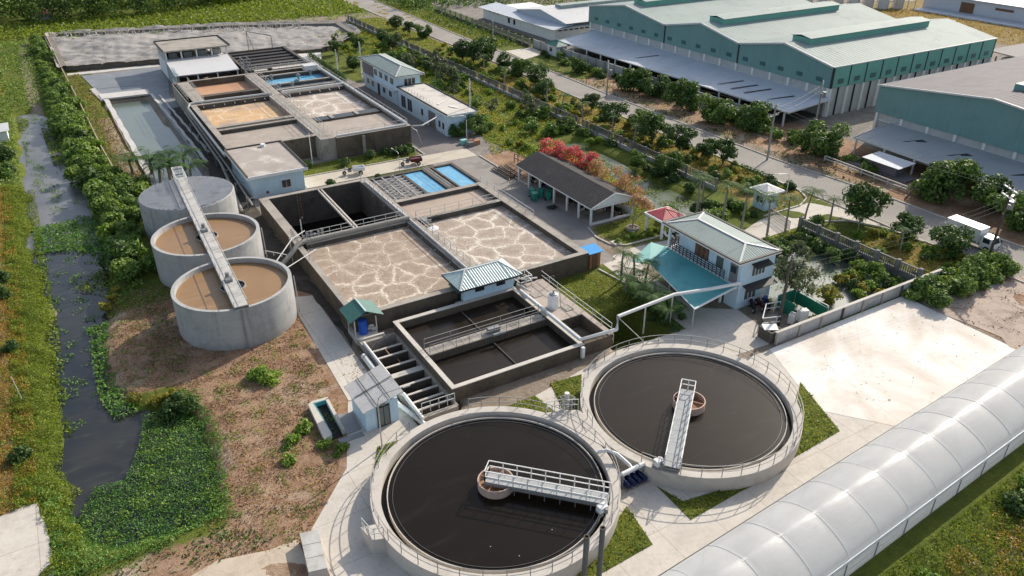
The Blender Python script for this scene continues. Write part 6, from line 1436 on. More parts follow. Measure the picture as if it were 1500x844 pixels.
def palm_root(name, seed, h, nf, fl, lean, mat='leaf_palm', trunk_r=.13, drop=1.0, u0=.5):
    rng = np.random.default_rng(seed); t = thing(name, '', 'palm tree', (0,0,0))
    MB().tube([(0,0,-.2),(lean*.15,0,h*.4),(lean*.5,.05,h*.75),(lean,.05,h)],trunk_r,9,r1=trunk_r*.6).build('trunk', M['palm_bark'], t, True)
    V, F = [], []
    for k in range(nf):
        a = 2*pi*k/nf+rng.random()*.4; up = u0+1.2*rng.random(); L = fl*(.8+.35*rng.random()); prev = None
        ca, sa = math.cos(a), math.sin(a); m = 17
        for i in range(m):
            s = i/(m-1); rr = L*s*(1-.18*s); z = h+up*L*.55*s-drop*L*.85*s*s
            p = np.array([lean+ca*rr, .05+sa*rr, z]); w_ = L*.24*math.sin(pi*(.12+.86*s))**.8
            side = np.array([-sa, ca, 0])
            for sg in (-1,1):
                if i == 0: continue
                q = p+side*sg*w_+np.array([ca,sa,0])*w_*.5+np.array([0,0,-w_*.35]); th = np.array([ca,sa,0])*L*.013
                b = len(V); V += [p-th, p+th, q+th*.3, q-th*.3]; F.append((b,b+1,b+2,b+3))
            if prev is not None:
                b = len(V); u_ = np.array([0,0,.02]); sd = side*.02; V += [prev-sd, prev+sd, p+sd, p-sd]; F.append((b,b+1,b+2,b+3))
            prev = p
    leafpart('crown', (np.array(V), np.array(F)), M[mat], t)
    return t
def rep(root): return Proto(root)
RT = [rep(tree_root('round_tree','tree',20+k,1.45,1.8,.7,.55,17,115,.14,'leaf_dark')) for k in range(3)]
BT = [rep(tree_root('bushy_tree','tree',40+k,2.4,2.9,.6,.9,22,170,.19,'leaf_mid')) for k in range(2)]
LT = [rep(tree_root('loose_tree','tree',60+k,1.5,2.0,1.3,.5,14,70,.16,'leaf_grey')) for k in range(2)]
SH = [rep(tree_root('leafy_shrub','shrub',80+k,1.2,1.3,.15,.6,12,95,.17,'leaf_bank',3)) for k in range(3)]
SL = [rep(tree_root('light_shrub','shrub',90+k,.8,.75,.1,.42,9,60,.15,'leaf_light',3)) for k in range(2)]
SY = [rep(tree_root('yellow_shrub','shrub',96+k,.75,.7,.1,.4,9,60,.14,'leaf_yellow',3)) for k in range(2)]
SD = [rep(tree_root('dark_shrub','shrub',98+k,.95,.95,.1,.5,10,80,.15,'leaf_dark',3)) for k in range(2)]
BALL = rep(tree_root('clipped_ball_shrub','shrub',99,.32,.55,.3,.5,9,150,.10,'leaf_dark',2))
PA = [rep(palm_root('slim_palm',5+k,2.9,17,1.35,.25)) for k in range(2)]
PB = [rep(palm_root('broad_palm',15+k,1.5,20,2.2,.15,'leaf_palm',.18,.95,.95)) for k in range(2)]
PT = [rep(palm_root('tall_palm',25+k,4.2,19,1.8,.4)) for k in range(2)]
rr = lambda: random.uniform(0,6.28)

# roadside row of round trees (counted from the far end of the road towards the gate)
row = [(81.6,197),(81.8,189.1),(83,183.5),(80.5,157.5),(81.2,153.5),(81.9,150.4),(83.0,143.6),(84.0,138.2),(82.3,129.5),(79.5,123.0),(82.2,111.2),(79.8,101.6),(82.0,97.5),(79.6,91.2),(81.2,86.6),(82.6,82.4),(82.4,78.6)]
for k, (x,y) in enumerate(row):
    q = random.uniform(1.2,1.6)*(1.25 if k in (3,4,5,13) else 1); (RT[k%3] if k%5 != 2 else BT[k%2]).put((x,y,0), rr(), (q*random.uniform(.9,1.2),q*random.uniform(.9,1.2),q*random.uniform(.85,1.1)) if k%5 != 2 else q*.66, ORD[k]+' dark leafy tree from the far end of the roadside row inside the road kerb', 'round trees along the road')
RT[0].put((82.9,54.8,0), 1.0, 1.85, 'single wide round tree on the lawn beside the entrance drive')
RT[1].put((82.6,48.6,0), 2.0, 1.2, 'dark round tree in the verge between the lawn tree and the box truck')
RT[2].put((83.6,44.0,-.9), 3.0, 1.45, 'broad dark tree whose crown hides the lower side of the box truck')
for k, (x,y,s) in enumerate(((96.5,135.2,.8),(97.2,118,1.0),(98.1,112.5,.95),(96.8,103.6,1.1),(96.4,94.6,1.05),(99.2,89.0,1.05),(97.8,74.0,1.15),(98.6,54.5,1.25),(97.6,44.0,1.3),(99.5,48.5,1.0),(98.5,36.0,1.2))):
    BT[k%2].put((x-.2,y,0), rr(), (s*random.uniform(.95,1.25),s*random.uniform(.95,1.25),s*random.uniform(.85,1.2)), ORD[k]+' bushy tree from the factory gatehouse in the row across the road', 'bushy trees across the road')
for k, (x,y,s) in enumerate(((77.9,119.4,1),(76.4,112,.9),(76.6,106.0,.9),(77.0,133.0,1),(78.4,144.0,1),(77.0,98.2,.8),(76.5,92,.9))):
    PA[k%2].put((x,y,0), rr(), s*1.25, ORD[k]+' small slim palm in the strip just outside the roadside fence', 'slim palms outside the fence')
# palms by the blue house and gate
for k, (x,y,i,s,lb) in enumerate(((47.4,57.4,0,1.0,'leaning slim palm at the top corner of the lawn by the canopy'),(48.2,56.2,0,1.0,'slim palm pair member in front of the folded canopy sheet'),(48.9,55.2,1,.9,'slim palm close behind the leaning lawn palm'))):
    PA[i].put((x,y,0), k*2.2+.5, s*1.15, lb, 'slim palms by the canopy')
for k, (x,y,s,lb) in enumerate(((46.7,55.6,.72,'broad palm nearest the leaning lawn palm beside the canopy'),(46.6,53.2,.8,'broad palm second along the canopy edge'),(46.5,50.8,.76,'broad palm third along the canopy edge'),(46.3,48.7,.66,'broad palm at the low end of the canopy edge'))):
    PB[k%2].put((x,y,0), k*1.3, s*1.5, lb, 'broad palms along the canopy')
for k, (x,y,s,lb) in enumerate(((67.7,60.2,1.0,'tall palm in front of the pale blue gate house'),(68.9,57.2,.95,'tall palm at the lawn edge left of the sliding gate'),(71.6,56.9,.9,'tall palm beside the sliding gate'),(75.6,57.6,.85,'tall palm on the drive side of the gate wall'),(65.8,66.0,1.0,'tall palm among shrubs behind the red porch'),(68.3,67.6,.8,'short palm among shrubs left of the gate house'),(66.9,62.6,1.02,'broad headed palm between red porch and gate house'))):
    PT[k%2].put((x,y,0), k*1.7, s*1.25, lb, 'tall palms round the entrance')
PA[0].put((78.6,56.2,0), .4, 1.1, 'lone small palm on the drive beside the gate wall top')
PA[1].put((79.0,52.4,0), 2.4, .8, 'small palm on the yellow verge below the lawn tree')
PA[0].put((79.6,47.0,0), 1.4, .9, 'small palm on the yellow verge behind the gate wall')
for k, (x,y,s) in enumerate(((8.4,121.5,1.25),(10.3,120.2,1.35),(12.4,119.8,1.3),(14.2,120.6,1.2),(11.2,117.4,1.2),(13.4,116.6,1.15),(9.2,116.8,1.1))):
    PB[k%2].put((x+(k-3)*.35,y-3.0-(k%3)*.7,-.2), rr(), s*1.15, ('leftmost','second','third','rightmost','middle lower','right lower','left lower')[k]+' of the arching palms between the round tanks and the pond', 'arching palms by the pond')
for k, (x,y,s) in enumerate(((60.8,164,1.1),(63.6,158,1.0),(59.6,157,.9),(57.4,164,1),(62.0,171,1.1),(66,165,.9),(56.4,170,1.0))):
    PB[k%2].put((x,y,0), rr(), s*.85, ORD[k]+' palm in the garden behind the two storey office', 'palms behind the office')
for k, (x,y,s) in enumerate(((46.9,54.6,.7),(46.5,52.6,.85),(46.7,51.0,.8),(46.4,49.4,.75),(47.0,53.4,.75))):
    (SD[k%2] if k%2 else SH[k%3]).put((x,y,.25), rr(), s, ORD[k]+' dark leafy bush in the palm clump along the canopy edge', 'bushes in the canopy palm clump')
# thicket on the east canal bank
n = 0
for y in np.arange(86, 226, 2.05):
    for j in range(2 if y < 175 else 1):
        x = random.uniform(1.0,3.0)+(-.9 if y > 120 else .7)+1.7*j-(.6 if y>150 else 0)
        if 86 < y < 100 and x > 4.0: x = 3.6
        (SH[n%3] if n%7 not in (2,5) else (SD[0] if n%7 == 2 else SL[1])).put((x+random.uniform(-.5,.5),y+random.uniform(-.8,.8),-.1), rr(), random.uniform(.75,1.45)*(1.0 if y<170 else .85)*(1 if n%7 not in (2,5) else 1.4), 'leafy green shrub in the dense thicket along the east bank of the canal', 'thicket shrubs on the canal bank'); n += 1
for k, (x,y,s) in enumerate(((5.6,112,1.2),(7.0,108.5,1.2),(5.2,106,1.1),(6.4,103.5,1),(4.6,101,1.0),(7.6,112.8,1.0))):
    SH[k%3].put((x,y,-.1), rr(), s, 'leafy green shrub between the covered round tank and the canal', 'shrubs beside the covered tank')
for k in range(16):
    x, y = random.uniform(-13,-8.6), random.uniform(122,215)
    SH[k%3].put((x,y,0), rr(), random.uniform(.9,1.5), 'scattered leafy shrub on the dry field west of the canal', 'shrubs on the west field')
for k, (x,y,s) in enumerate(((-9.4,87,.9),(-9.0,75.6,.7),(-8.8,58.2,.8),(-9.6,91,.9),(-8.2,135,1.3),(-9.6,138,1.3),(-7.8,128,1.1))):
    SD[k%2].put((x,y,0), rr(), s, ORD[k]+' dark shrub along the far left edge west of the canal', 'dark shrubs at the left edge')
for k, (x,y,s) in enumerate(((-.6,79.5,.8),(.3,81,.75),(1.2,60.4,.8),(2.4,60.6,.8),(-.2,61.8,.7),(.8,82.6,.7))):
    SY[k%2].put((x,y,-.2), rr(), s, 'pale yellowish clump of reeds on the bare bank below the round tanks', 'reed clumps on the bank')
for k, (x,y,s) in enumerate(((2.7,59.0,.95),(3.5,58.4,.9),(1.8,58.6,.85))):
    SD[k%2].put((x,y,-.2), rr(), s, ('right','rightmost','left')[k]+' dark green bush where the dirt meets the canal plants', 'dark bushes by the dirt')
# dirt tufts
for k, (x,y,s) in enumerate(((9.6,59.4,.75),(10.3,58.6,.7),(10.8,50.6,.6),(9.4,49.4,.55),(11.6,47.8,.5),(12.4,46.6,.5),(8.6,47.6,.5))):
    SL[k%2].put((x,y,-.3), rr(), s*1.5, ORD[k]+' small green bush on the bare reddish dirt counting from the round tanks', 'small bushes on the dirt')
# ball shrubs, hedges, garden
for k, (x,y,s,lb) in enumerate(((30.0,99.2,1.0,'clipped ball shrub on the grass strip behind the dark pit'),(38.9,107.6,1.15,'large clipped ball shrub below the dark basin wall'),(29.6,108.6,1.0,'clipped ball shrub beside the flat roofed blue house'),(45.6,96.6,.9,'clipped ball shrub beside the blue water cells'),(36.4,98.4,.8,'smallest clipped ball shrub on the strip just below the pale tricycle'))):
    BALL.put((x,y,0), rr(), s, lb, 'clipped ball shrubs')
for k, (x,y,s) in enumerate(((42.6,107.2,.9),(43.8,106.4,1.0),(45.2,107.4,.9),(34.4,106.6,.8),(41.4,108.2,.8))):
    SD[k%2].put((x,y,0), rr(), s, ORD[k]+' dark shrub on the lawn under the end wall of the upper basins', 'dark shrubs under the basin wall')
def hedge(a, b, w_, h, label, mat='leaf_dark', seed=1, per=46):
    rng = np.random.default_rng(seed); a = np.array(a,float); b = np.array(b,float); L = np.linalg.norm(b-a); n = int(L/.55); c0 = (a+b)/2
    bl = [((*(a+(b-a)*(k+.5)/n-c0+rng.normal(size=2)*.06), h*.5, .5, w_*.55, h*.55)) for k in range(n)]
    t = thing('clipped_hedge', label, 'hedge', (c0[0],c0[1],0)); leafpart('foliage', clumps(bl, per, .13, rng), M[mat], t)
    st = MB()
    for k in range(max(2,n//3)): p = a+(b-a)*(k+.5)/max(2,n//3); st.bar((p[0],p[1],-.1),(p[0],p[1],h*.6),.06)
    st.build('stem', M['bark'], t)
hedge((50.8,150.5),(51.6,176),1.7,1.7,'tall dark clipped hedge from the office corner towards the lagoon','leaf_dark',1,70)
hedge((76.2,68.8),(83.4,69.6),.9,.8,'clipped dark hedge along the road behind the gate house','leaf_dark',2)
hedge((77.0,66.4),(82.6,67.0),.9,.7,'lower light hedge behind the gate house','leaf_light',3)
hedge((83.6,70),(83.6,76),.9,.8,'short clipped hedge beside the road kerb above the gate lawn','leaf_mid',4)
hedge((84.0,42.2),(79.2,44.4),1.2,.8,'loose hedge in the verge below the box truck','leaf_mid',5)
# weed plot between annex and fence
n = 0
for k in range(88):
    x, y = random.uniform(59.6,73), random.uniform(100,190)
    if y < 150 and x < 60: continue
    P_ = random.choice([SL[0],SL[1],SY[0],SH[0],SH[1],LT[0],SD[0]])
    P_.put((x,y,0), rr(), random.uniform(.6,1.25), 'wild bush in the overgrown plot between the annex and the roadside fence', 'wild bushes in the overgrown plot')
for k, (x,y,s) in enumerate(((56.2,111.6,1.1),(58.0,109.4,1.2),(54.8,109.6,.9))):
    BT[k%2].put((x,y,0), rr(), s*.62, ('small dark tree leaning over the end wall of the annex','small dark tree in the weeds beyond the annex end','low dark tree at the annex front corner')[k])
for k, (x,y,s) in enumerate(((56,160,1.1),(59,152.6,1.2),(62,150,1),(65.5,156,1.1),(68,150,1.2),(58,176,1.1),(64,178,1.2),(70,160,1),(70.8,174,1.2),(72,183,1.1))):
    RT[k%3].put((x,y,0), rr(), s, ORD[k]+' leafy tree in the garden grove behind the two storey office', 'garden trees behind the office')
# ponds and gardens on the right
for k in range(26):
    x = random.choice([random.uniform(70.4,73.6), random.uniform(58.8,62.4)]); y = random.uniform(70,103)
    random.choice([SD[0],SD[1],SH[2],SL[1],BT[0]] if x > 66 else [SL[0],SY[1],SL[1]]).put((x,y,0), rr(), random.uniform(.55,1.0), 'bush on the bank of the algae pond behind the open shed', 'bushes round the algae pond')
for k in range(20):
    x, y = random.uniform(62,73), random.uniform(62.4,68.0)
    random.choice([SD[0],SH[0],SL[0],SD[1]]).put((x,y,0), rr(), random.uniform(.6,1.0), 'low garden shrub between the red porch and the gate house', 'garden shrubs by the gate house')
for k in range(14):
    x, y = random.uniform(77,83.4), random.uniform(66.6,78)
    random.choice([SL[0],SY[0],SD[0],SH[1]]).put((x,y,0), rr(), random.uniform(.6,.95), 'roadside garden shrub above the gate house lawn', 'garden shrubs above the gate lawn')
for k in range(135):
    x, y = random.uniform(75.2,83.6), random.uniform(79,172)
    random.choice([SL[0],SL[1],SY[0],SY[1],SD[0]]).put((x,y,0), rr(), random.uniform(.55,1.0), 'low shrub in the yellow verge between the roadside fence and the road', 'low shrubs in the road verge')
for k in range(12):
    x, y = 66+1.0*k*.75, 55.8+random.uniform(-.6,.4)-(.16*k)
    SD[k%2].put((x,y,0), rr(), random.uniform(.6,.8), 'dark garden shrub below the palms beside the entrance drive', 'shrubs below the entrance palms')
LT[0].put((61.4,47.4,0), .3, 1.35, 'thin grey leaved tree standing at the lotus pond behind the blue house')
LT[1].put((60.2,44.8,0), 1.3, 1.1, 'second thin grey leaved tree close to the pad pole')
SY[0].put((63.6,43.6,0), .3, 1.3, 'yellow green bushy shrub at the lotus pond edge nearest the house'); SY[1].put((59.4,51.6,0), .9, 1.0, 'yellow shrub against the far corner of the blue house')
LT[0].put((60.4,55.2,0), 2.3, .9, 'thin loose tree right of the blue house roof')
for k in range(26):
    x, y = random.uniform(66.5,73), random.uniform(41.3,46.2)
    random.choice([SL[0],SL[1],SD[0],SY[1]]).put((x,y,-.1), rr(), random.uniform(.5,.85), 'leafy shrub on the low side of the lotus pond near the white boat', 'shrubs round the lotus pond')
for k in range(13):
    x, y = random.uniform(59,71), random.uniform(53,56.4)
    random.choice([SD[0],SL[1],SH[2]]).put((x,y,-.1), rr(), random.uniform(.5,.85), 'shrub on the upper bank of the lotus pond', 'shrubs above the lotus pond')
for k in range(34):
    x, y = random.uniform(71.4,86), random.uniform(37.0,40.0)+.0; x = x if x > 71.2 else 72
    random.choice([SH[0],SH[1],SH[2],SL[0]]).put((x,y+(x-78)*.05,0), rr(), random.uniform(.75,1.15), 'bright green bush in the mass beyond the end of the pad wall', 'bushes beyond the pad wall')
for k in range(24):
    x, y = random.uniform(74.8,83.4), random.uniform(40.8,52)
    random.choice([SL[0],SY[0],SY[1],SL[1]]).put((x,y,0), rr(), random.uniform(.5,.9), 'yellowish verge shrub between the gate wall and the box truck', 'verge shrubs by the truck')
for k in range(10):
    x, y = random.uniform(40,50), random.uniform(46.8,52); x = 50.1-(random.random()**1.3)*4
    SD[k%2].put((x-1.5,y,0), rr(), random.uniform(.4,.65), 'small dark bush on the shaded lawn beside the white pipe', 'small bushes on the shaded lawn')
for k in range(46):
    y = 66+k*1.9+random.uniform(-.6,.6); x = 101.2-(y-66)*.012+random.uniform(-3.2,-.6)
    random.choice([SD[0],SD[1],SH[0],SH[2]]).put((x,y,0), rr(), random.uniform(.7,1.15), 'dark roadside bush in the shade below the factory canopy wall', 'bushes under the factory wall')
for k in range(26):
    y = 42+k*.56; x = random.choice([random.uniform(70.8,73.0), random.uniform(74.4,76.6)])
    random.choice([SD[0],SH[1],SL[0],SD[1]]).put((x,y,0), rr(), random.uniform(.55,.95), 'leafy bush crowding the dark slatted wall by the entrance', 'bushes along the gate wall')
for k in range(12):
    SL[k%2].put((random.uniform(52.6,60),random.uniform(64.6,66),0), rr(), random.uniform(.3,.5), 'tiny bush at the border of the shed lawn', 'tiny bushes at the shed lawn')
# bottom right scrub
for k in range(46):
    a = random.random(); x = 36+a*36; base = 18.4+(x-36)*.075-1.2; y = base-random.random()**.8*9.5
    random.choice([SL[0],SL[1],SH[0],SD[0],SY[0]]).put((x,y,-.1), rr(), random.uniform(.55,1.0), 'scrub bush in the weedy corner in front of the tunnel greenhouse', 'scrub in front of the greenhouse')
# bougainvillea along the shed
for k, (x,y,z,s,c,lb) in enumerate(((57.4,88.6,2.6,1.25,'bloss_red','crimson bougainvillea mass at the far end of the dark shed roof'),(59.6,90.2,2.4,1.0,'bloss_red','crimson bougainvillea bush behind the far end of the shed'),(60.0,86.4,2.5,1.1,'bloss_red','red bougainvillea second along the back of the shed'),(60.4,83.0,2.4,1.1,'bloss_red','red flowered bougainvillea mid way along the back of the shed'),(60.4,79.4,2.3,1.0,'bloss_pale','faded pink bougainvillea behind the middle of the shed'),(60.3,76.0,2.2,1.0,'bloss_pale','faded bougainvillea second from the near gable of the shed'),(60.0,72.6,2.2,1.15,'bloss_pale','faded orange bougainvillea beside the near gable of the shed'))):
    rng = np.random.default_rng(300+k); t = thing('bougainvillea', lb, 'flowering shrub', (x,y,0), 'bougainvilleas along the shed')
    bl = crown_blobs(16, 1.9*s, 2.6, 1.4, .75, rng)
    leafpart('blossom', clumps(bl, 150 if c == 'bloss_red' else 110, .11, rng), M[c], t)
    leafpart('foliage', clumps([(b[0],b[1],b[2]-.15,b[3]*.95,b[4]*.95,b[5]*1.0) for b in bl], 60, .12, rng), M['leaf_yellow' if c == 'bloss_pale' else 'leaf_mid'], t)
    tm = MB()
    for j in range(5): a = j*1.3; tm.tube([(x,y,-.1),(x+.3*math.cos(a),y+.3*math.sin(a),1.2),(x+1.1*math.cos(a),y+1.1*math.sin(a),2.6)],.07,6,r1=.03)
    tm.build('stem', M['bark'], t, True)
rng = np.random.default_rng(320); t = thing('bougainvillea','tall pale stemmed bougainvillea tree in the stone ring at the shed gable','flowering shrub',(56.8,67.3,0),'bougainvilleas along the shed')
bl = [(1.9,1.1,3.0,.7,.7,.6),(1.4,1.6,3.2,.7,.7,.5),(.6,.9,2.7,.5,.5,.45),(2.4,.6,2.6,.7,.7,.6),(2.6,1.4,2.4,.7,.7,.7),(2.9,.4,2.0,.6,.6,.6)]
leafpart('blossom', clumps(bl, 110, .13, rng), M['bloss_pale'], t); leafpart('foliage', clumps(bl[:4], 50, .13, rng), M['leaf_yellow'], t)
MB().tube([(56.8,67.3,0),(56.9,67.4,1.2),(57.4,67.8,2.2),(58.5,68.3,2.9)],.1,7,r1=.04).tube([(56.9,67.4,1.1),(56.6,67.9,2.0),(57.2,68.3,2.8)],.07,6,r1=.03).tube([(57.0,67.4,1.0),(58.2,67.6,1.7),(59.2,68,2.2)],.07,6,r1=.03).build('trunk', M['palm_bark'], t, True)

# ------------------------------------------------------------------ ground cover
def zval(x, y):
    ix = np.clip(np.searchsorted(xs, x), 1, nx-1); iy = np.clip(np.searchsorted(ys, y), 1, ny-1)
    fx = (x-xs[ix-1])/(xs[ix]-xs[ix-1]); fy = (y-ys[iy-1])/(ys[iy]-ys[iy-1])
    return (Z[iy-1,ix-1]*(1-fx)+Z[iy-1,ix]*fx)*(1-fy)+(Z[iy,ix-1]*(1-fx)+Z[iy,ix]*fx)*fy
def vnoise(x, y, s, seed):
    r = np.random.default_rng(seed); v = np.zeros_like(x)
    for k in range(7):
        a = r.random()*6.28; f = (.5+r.random()*1.4)/s; v += np.sin((x*math.cos(a)+y*math.sin(a))*f*6.28+r.random()*6.28)
    return v/7
def scatter(poly, dens, seed, thr=-9., s=5.):
    r = np.random.default_rng(seed); p = np.array(poly); lo, hi = p.min(0), p.max(0); n_ = int((hi-lo).prod()*dens)
    x = lo[0]+(hi[0]-lo[0])*r.random(n_); y = lo[1]+(hi[1]-lo[1])*r.random(n_); k = inpoly(x, y, poly)
    v = vnoise(x, y, s, seed+50)+r.normal(size=n_)*.12; k &= v > thr; return x[k], y[k], r
def cover(name, label_mat, polys, dens, size, seed, thr=-9., s=5., up=.5, lift=.1, zfix=None, tall=.0, exclude=()):
    Vs, Fs, o = [], [], 0
    for i, pg in enumerate(polys):
        x, y, r = scatter(pg, dens, seed+i, thr, s)
        for e in exclude: m = ~inpoly(x, y, e); x, y = x[m], y[m]
        z = zval(x, y) if zfix is None else np.full_like(x, zfix)
        hump = np.clip(vnoise(x,y,2.2,seed+9)+.3,0,1)*tall
        C = np.stack([x, y, z+lift+hump*r.random(len(x))**.5+size*.4*r.random(len(x))], 1); N = r.normal(size=(len(x),3)); N[:,2] = np.abs(N[:,2])*up+.15
        v, f = rot_quads(C, size*(.55+.9*r.random(len(x))), N, .42, r); Vs.append(v); Fs.append(f+o); o += len(v)
    ob = npmesh(name, np.concatenate(Vs), np.concatenate(Fs), M[label_mat]); ob['kind'] = 'stuff'; return ob
WEST = [(-9.8,44),(-5.7,44.5),(-5.0,53),(-6.0,57),(-5.6,64),(-5.4,79),(-5.6,100),(-4.9,122),(-8.6,122),(-8.8,90),(-9.0,60)]
cover('bank_grass','grass_lush',[WEST],170,.085,500,-.7,4,.7,.05,tall=.5,exclude=[CORNER])
cover('dry_grass','grass_dry',[[(-16,44),(-8.2,44),(-7.6,60),(-7.8,90),(-7.8,122),(-24,122)]],105,.085,510,-.4,4,.7,.04,tall=.35,exclude=[CORNER])
cover('west_scrub','leaf_light',[[(-15,44),(-8,44),(-8,122),(-24,122)]],55,.09,515,.02,5,.8,.06,tall=.5,exclude=[CORNER])
HY = [ragged([(-6.6,44.8),(-5.2,48),(-4.8,52.0),(-2.6,52.2),(-.6,55.6),(.2,59.4),(4.2,59.2),(4.3,55),(4.0,49),(2.6,45.0),(-2,44)],.35,1.5,8), [(-6.0,97.6),(-3.5,97),(.9,93.5),(2.4,97),(1.8,103),(0,107),(-3,106),(-5.8,106)], [(-2.0,60),(.4,60.5),(-.8,66),(-.9,72),(-.6,77),(-2.6,77),(-2.7,70),(-2.8,64)], [(-6.1,60),(-5.2,60),(-5.0,80),(-5.2,120),(-6.1,120)], [(-3.2,86),(1.2,82),(1.4,88),(-.3,90)], [(-2.2,130),(-.2,126),(-.4,150),(-2.8,150)], [(-6,150),(-4.4,152),(-4.4,158),(-6.2,160)]]
cover('water_hyacinth','leaf_hyacinth',HY[:1],150,.085,520,-.6,2.5,1.5,.06,zfix=-.50,tall=.3)
cover('water_lettuce','leaf_light',HY[:1],40,.10,521,.12,3.5,1.5,.08,zfix=-.48,tall=.35)
cover('bank_creeper','leaf_hyacinth',[ragged([(-7.6,43.6),(3.9,43.6),(4.7,50),(4.9,60.4),(2.6,60.8),(4.0,58),(3.6,50),(2.0,45.6),(-4.6,46.6),(-5.4,50.6),(-7.2,54)],.3,1.5,9)],110,.085,522,-.85,2.5,1.4,.1,tall=.3)
cover('water_hyacinth','leaf_hyacinth',HY[1:2],42,.17,525,-.55,3,1.5,.05,zfix=-.50,tall=.22)
cover('water_hyacinth','leaf_hyacinth',HY[2:3],48,.16,526,-.6,2.0,1.4,.05,zfix=-.50,tall=.4)
cover('water_weed','grass_lush',HY[3:],26,.17,530,-.35,3,1.3,.05,zfix=-.50,tall=.3)
DIRT = [(2.6,62),(15.4,66),(14.9,60),(14.4,52.8),(11.7,45),(8.0,40.2),(7.4,38.6),(1.6,41),(2.8,50)]
cover('floating_weed','leaf_hyacinth',[[(-5.8,60),(-2.4,62),(-2.2,76),(-.4,80),(.8,96),(-5.8,96)],[(-5.6,108),(0,112),(-1.4,135),(-1.8,160),(-5.8,160)]],26,.12,532,.24,4,1.6,.03,zfix=-.52,tall=.1)
cover('lotus_leaves','grass_lush',[[(60,44),(71.6,43),(71.6,52),(66,54),(60,52)]],14,.12,626,.0,3,2.4,.01,zfix=-.33)
cover('dead_leaf_litter','litter',[DIRT,[(1,63),(15.5,66),(15.8,72),(16,78),(3,79)]],75,.07,540,-.05,3.2,2.0,.02)
cover('dirt_weeds','leaf_light',[DIRT],45,.085,545,.16,3.4,1.0,.03,tall=.15)
cover('dirt_dry_grass','grass_dry',[DIRT,[(15.6,53),(18.6,53),(18.8,60),(16.4,60)],[(1.4,64),(6,66),(6,80),(.5,80)]],16,.09,548,.02,2.4,1.0,.02)
cover('tank_side_weeds','leaf_bank',[[(-1.2,61.5),(4.5,63),(5.0,80),(-.6,80)]],20,.11,546,-.1,2.2,1.0,.04,tall=.2)
cover('tank_side_litter','litter',[[(-1,62),(6,63),(6,82),(-.6,81)]],50,.08,547,-.3,2.5,2.0,.03)
cover('bottom_bank_weeds','leaf_mid',[[(-7.6,44.2),(2,44.6),(6,40.4),(0,40),(-7.4,41)]],20,.13,550,-.1,2.5,1.2,.03,tall=.25)
cover('bank_weeds','leaf_bank',[[(.6,79),(3.4,82),(4.6,90),(4.8,122),(1.2,122),(1.4,100)],[(-1.2,122),(5,122),(4.4,160),(3.2,215),(-3,215),(-1.0,160)]],15,.2,555,-.4,4,1.0,.1,tall=.7)
LAWN = [(40.0,48.8),(46.6,48.2),(50.0,49.8),(48.2,56),(47.2,60.2),(40.2,60.9)]
cover('lawn_grass','grass_lawn',[LAWN],45,.085,560,-.75,3,1.2,.02,tall=.12)
cover('lawn_grass','grass_lawn',[[(52.5,70.2),(51.8,67.4),(52.1,65.3),(53.5,64.3),(61,64.2),(61,69.9)]],34,.08,565,-.9,3,1.3,.02)
cover('lawn_grass','grass_lawn',[[(74.0,62.2),(82,62.8),(83.6,66),(83.6,69),(77.6,67.4),(77.6,62.6)],[(74.2,56.4),(81.2,55.2),(83.2,51.6),(83.6,48),(74.4,48)]],20,.1,568,-.8,3,1.3,.02)
cover('lawn_grass','grass_lawn',[[(27.2,104.9),(46.2,104.7),(46.2,109.2),(34,109.2),(27.2,108)],[(27.2,95),(33.3,95),(33.3,99.9),(27.2,99.9)],[(33.3,96),(45.4,96),(45.4,99.9),(33.3,99.9)]],14,.11,570,-.35,3,1.3,.02)
TRI = [GP([(806,562),(852,549),(850,600),(856,640),(838,628)]), GP([(738,598),(783,580),(816,606),(806,612)]), GP([(553,655),(588,644),(560,668),(548,690)]), GP([(962,713),(1000,735),(1150,690),(1082,722),(1012,762)]), GP([(1172,560),(1230,632),(1130,690),(1160,640)]), GP([(918,742),(956,798),(868,848),(845,844)])]
lg_ = MB()
for q in TRI: lg_.prism(q, -.2, .055)
struct('grass_plot', lg_, gm)
def setattr_const(obn, **k):
    me = bpy.data.objects[obn].data
    for a, v in k.items(): at = me.attributes.new(a,'FLOAT','POINT'); at.data.foreach_set('value', np.full(len(me.vertices), v, np.float32))
setattr_const('grass_plot', green=1.0, dry=.25, dirt=0, yard=0)
cover('plot_grass','grass_lawn',TRI,55,.075,580,-.7,2,1.2,.05,zfix=.05,tall=.08)
cover('plot_weeds','leaf_mid',TRI,16,.11,590,.05,2,1.0,.06,zfix=.05,tall=.12)
VERGE = [[(74.6,70),(83.9,71),(83.9,215),(75,215)],[(91.2,62),(99,62),(98.6,150),(91.6,150)],[(92.0,164),(99,164),(100.6,235),(93,235)],[(76,40.6),(83.8,40.6),(83.8,52),(76,52)]]
cover('verge_grass','grass_lawn',VERGE[:1]+VERGE[2:],9,.16,600,-.5,6,1.0,.04,tall=.25)
cover('far_verge_weeds','leaf_mid',VERGE[1:2],8,.18,602,.0,6,1.0,.04,tall=.3)
cover('verge_dry_grass','grass_dry',VERGE,3,.15,605,.0,6,1.0,.04,tall=.1)
PLOT = [[(58.8,70),(66,70),(66,100),(58.8,100)],[(55.5,99),(74,104),(74,212),(59,190),(59,110)],[(57.5,41.5),(62,41.5),(62,58),(58.6,58)],[(62,52.5),(73.4,54.5),(73.2,57),(60,57.4)]]
cover('plot_wild_grass','grass_lawn',PLOT,14,.16,610,-.5,6,1.0,.05,tall=.35)
cover('plot_wild_weeds','leaf_light',PLOT,10,.16,615,-.05,6,1.0,.05,tall=.55)
cover('pond_algae','grass_lush',[PONDR],40,.12,620,.02,5,3.5,.0,zfix=-.47)
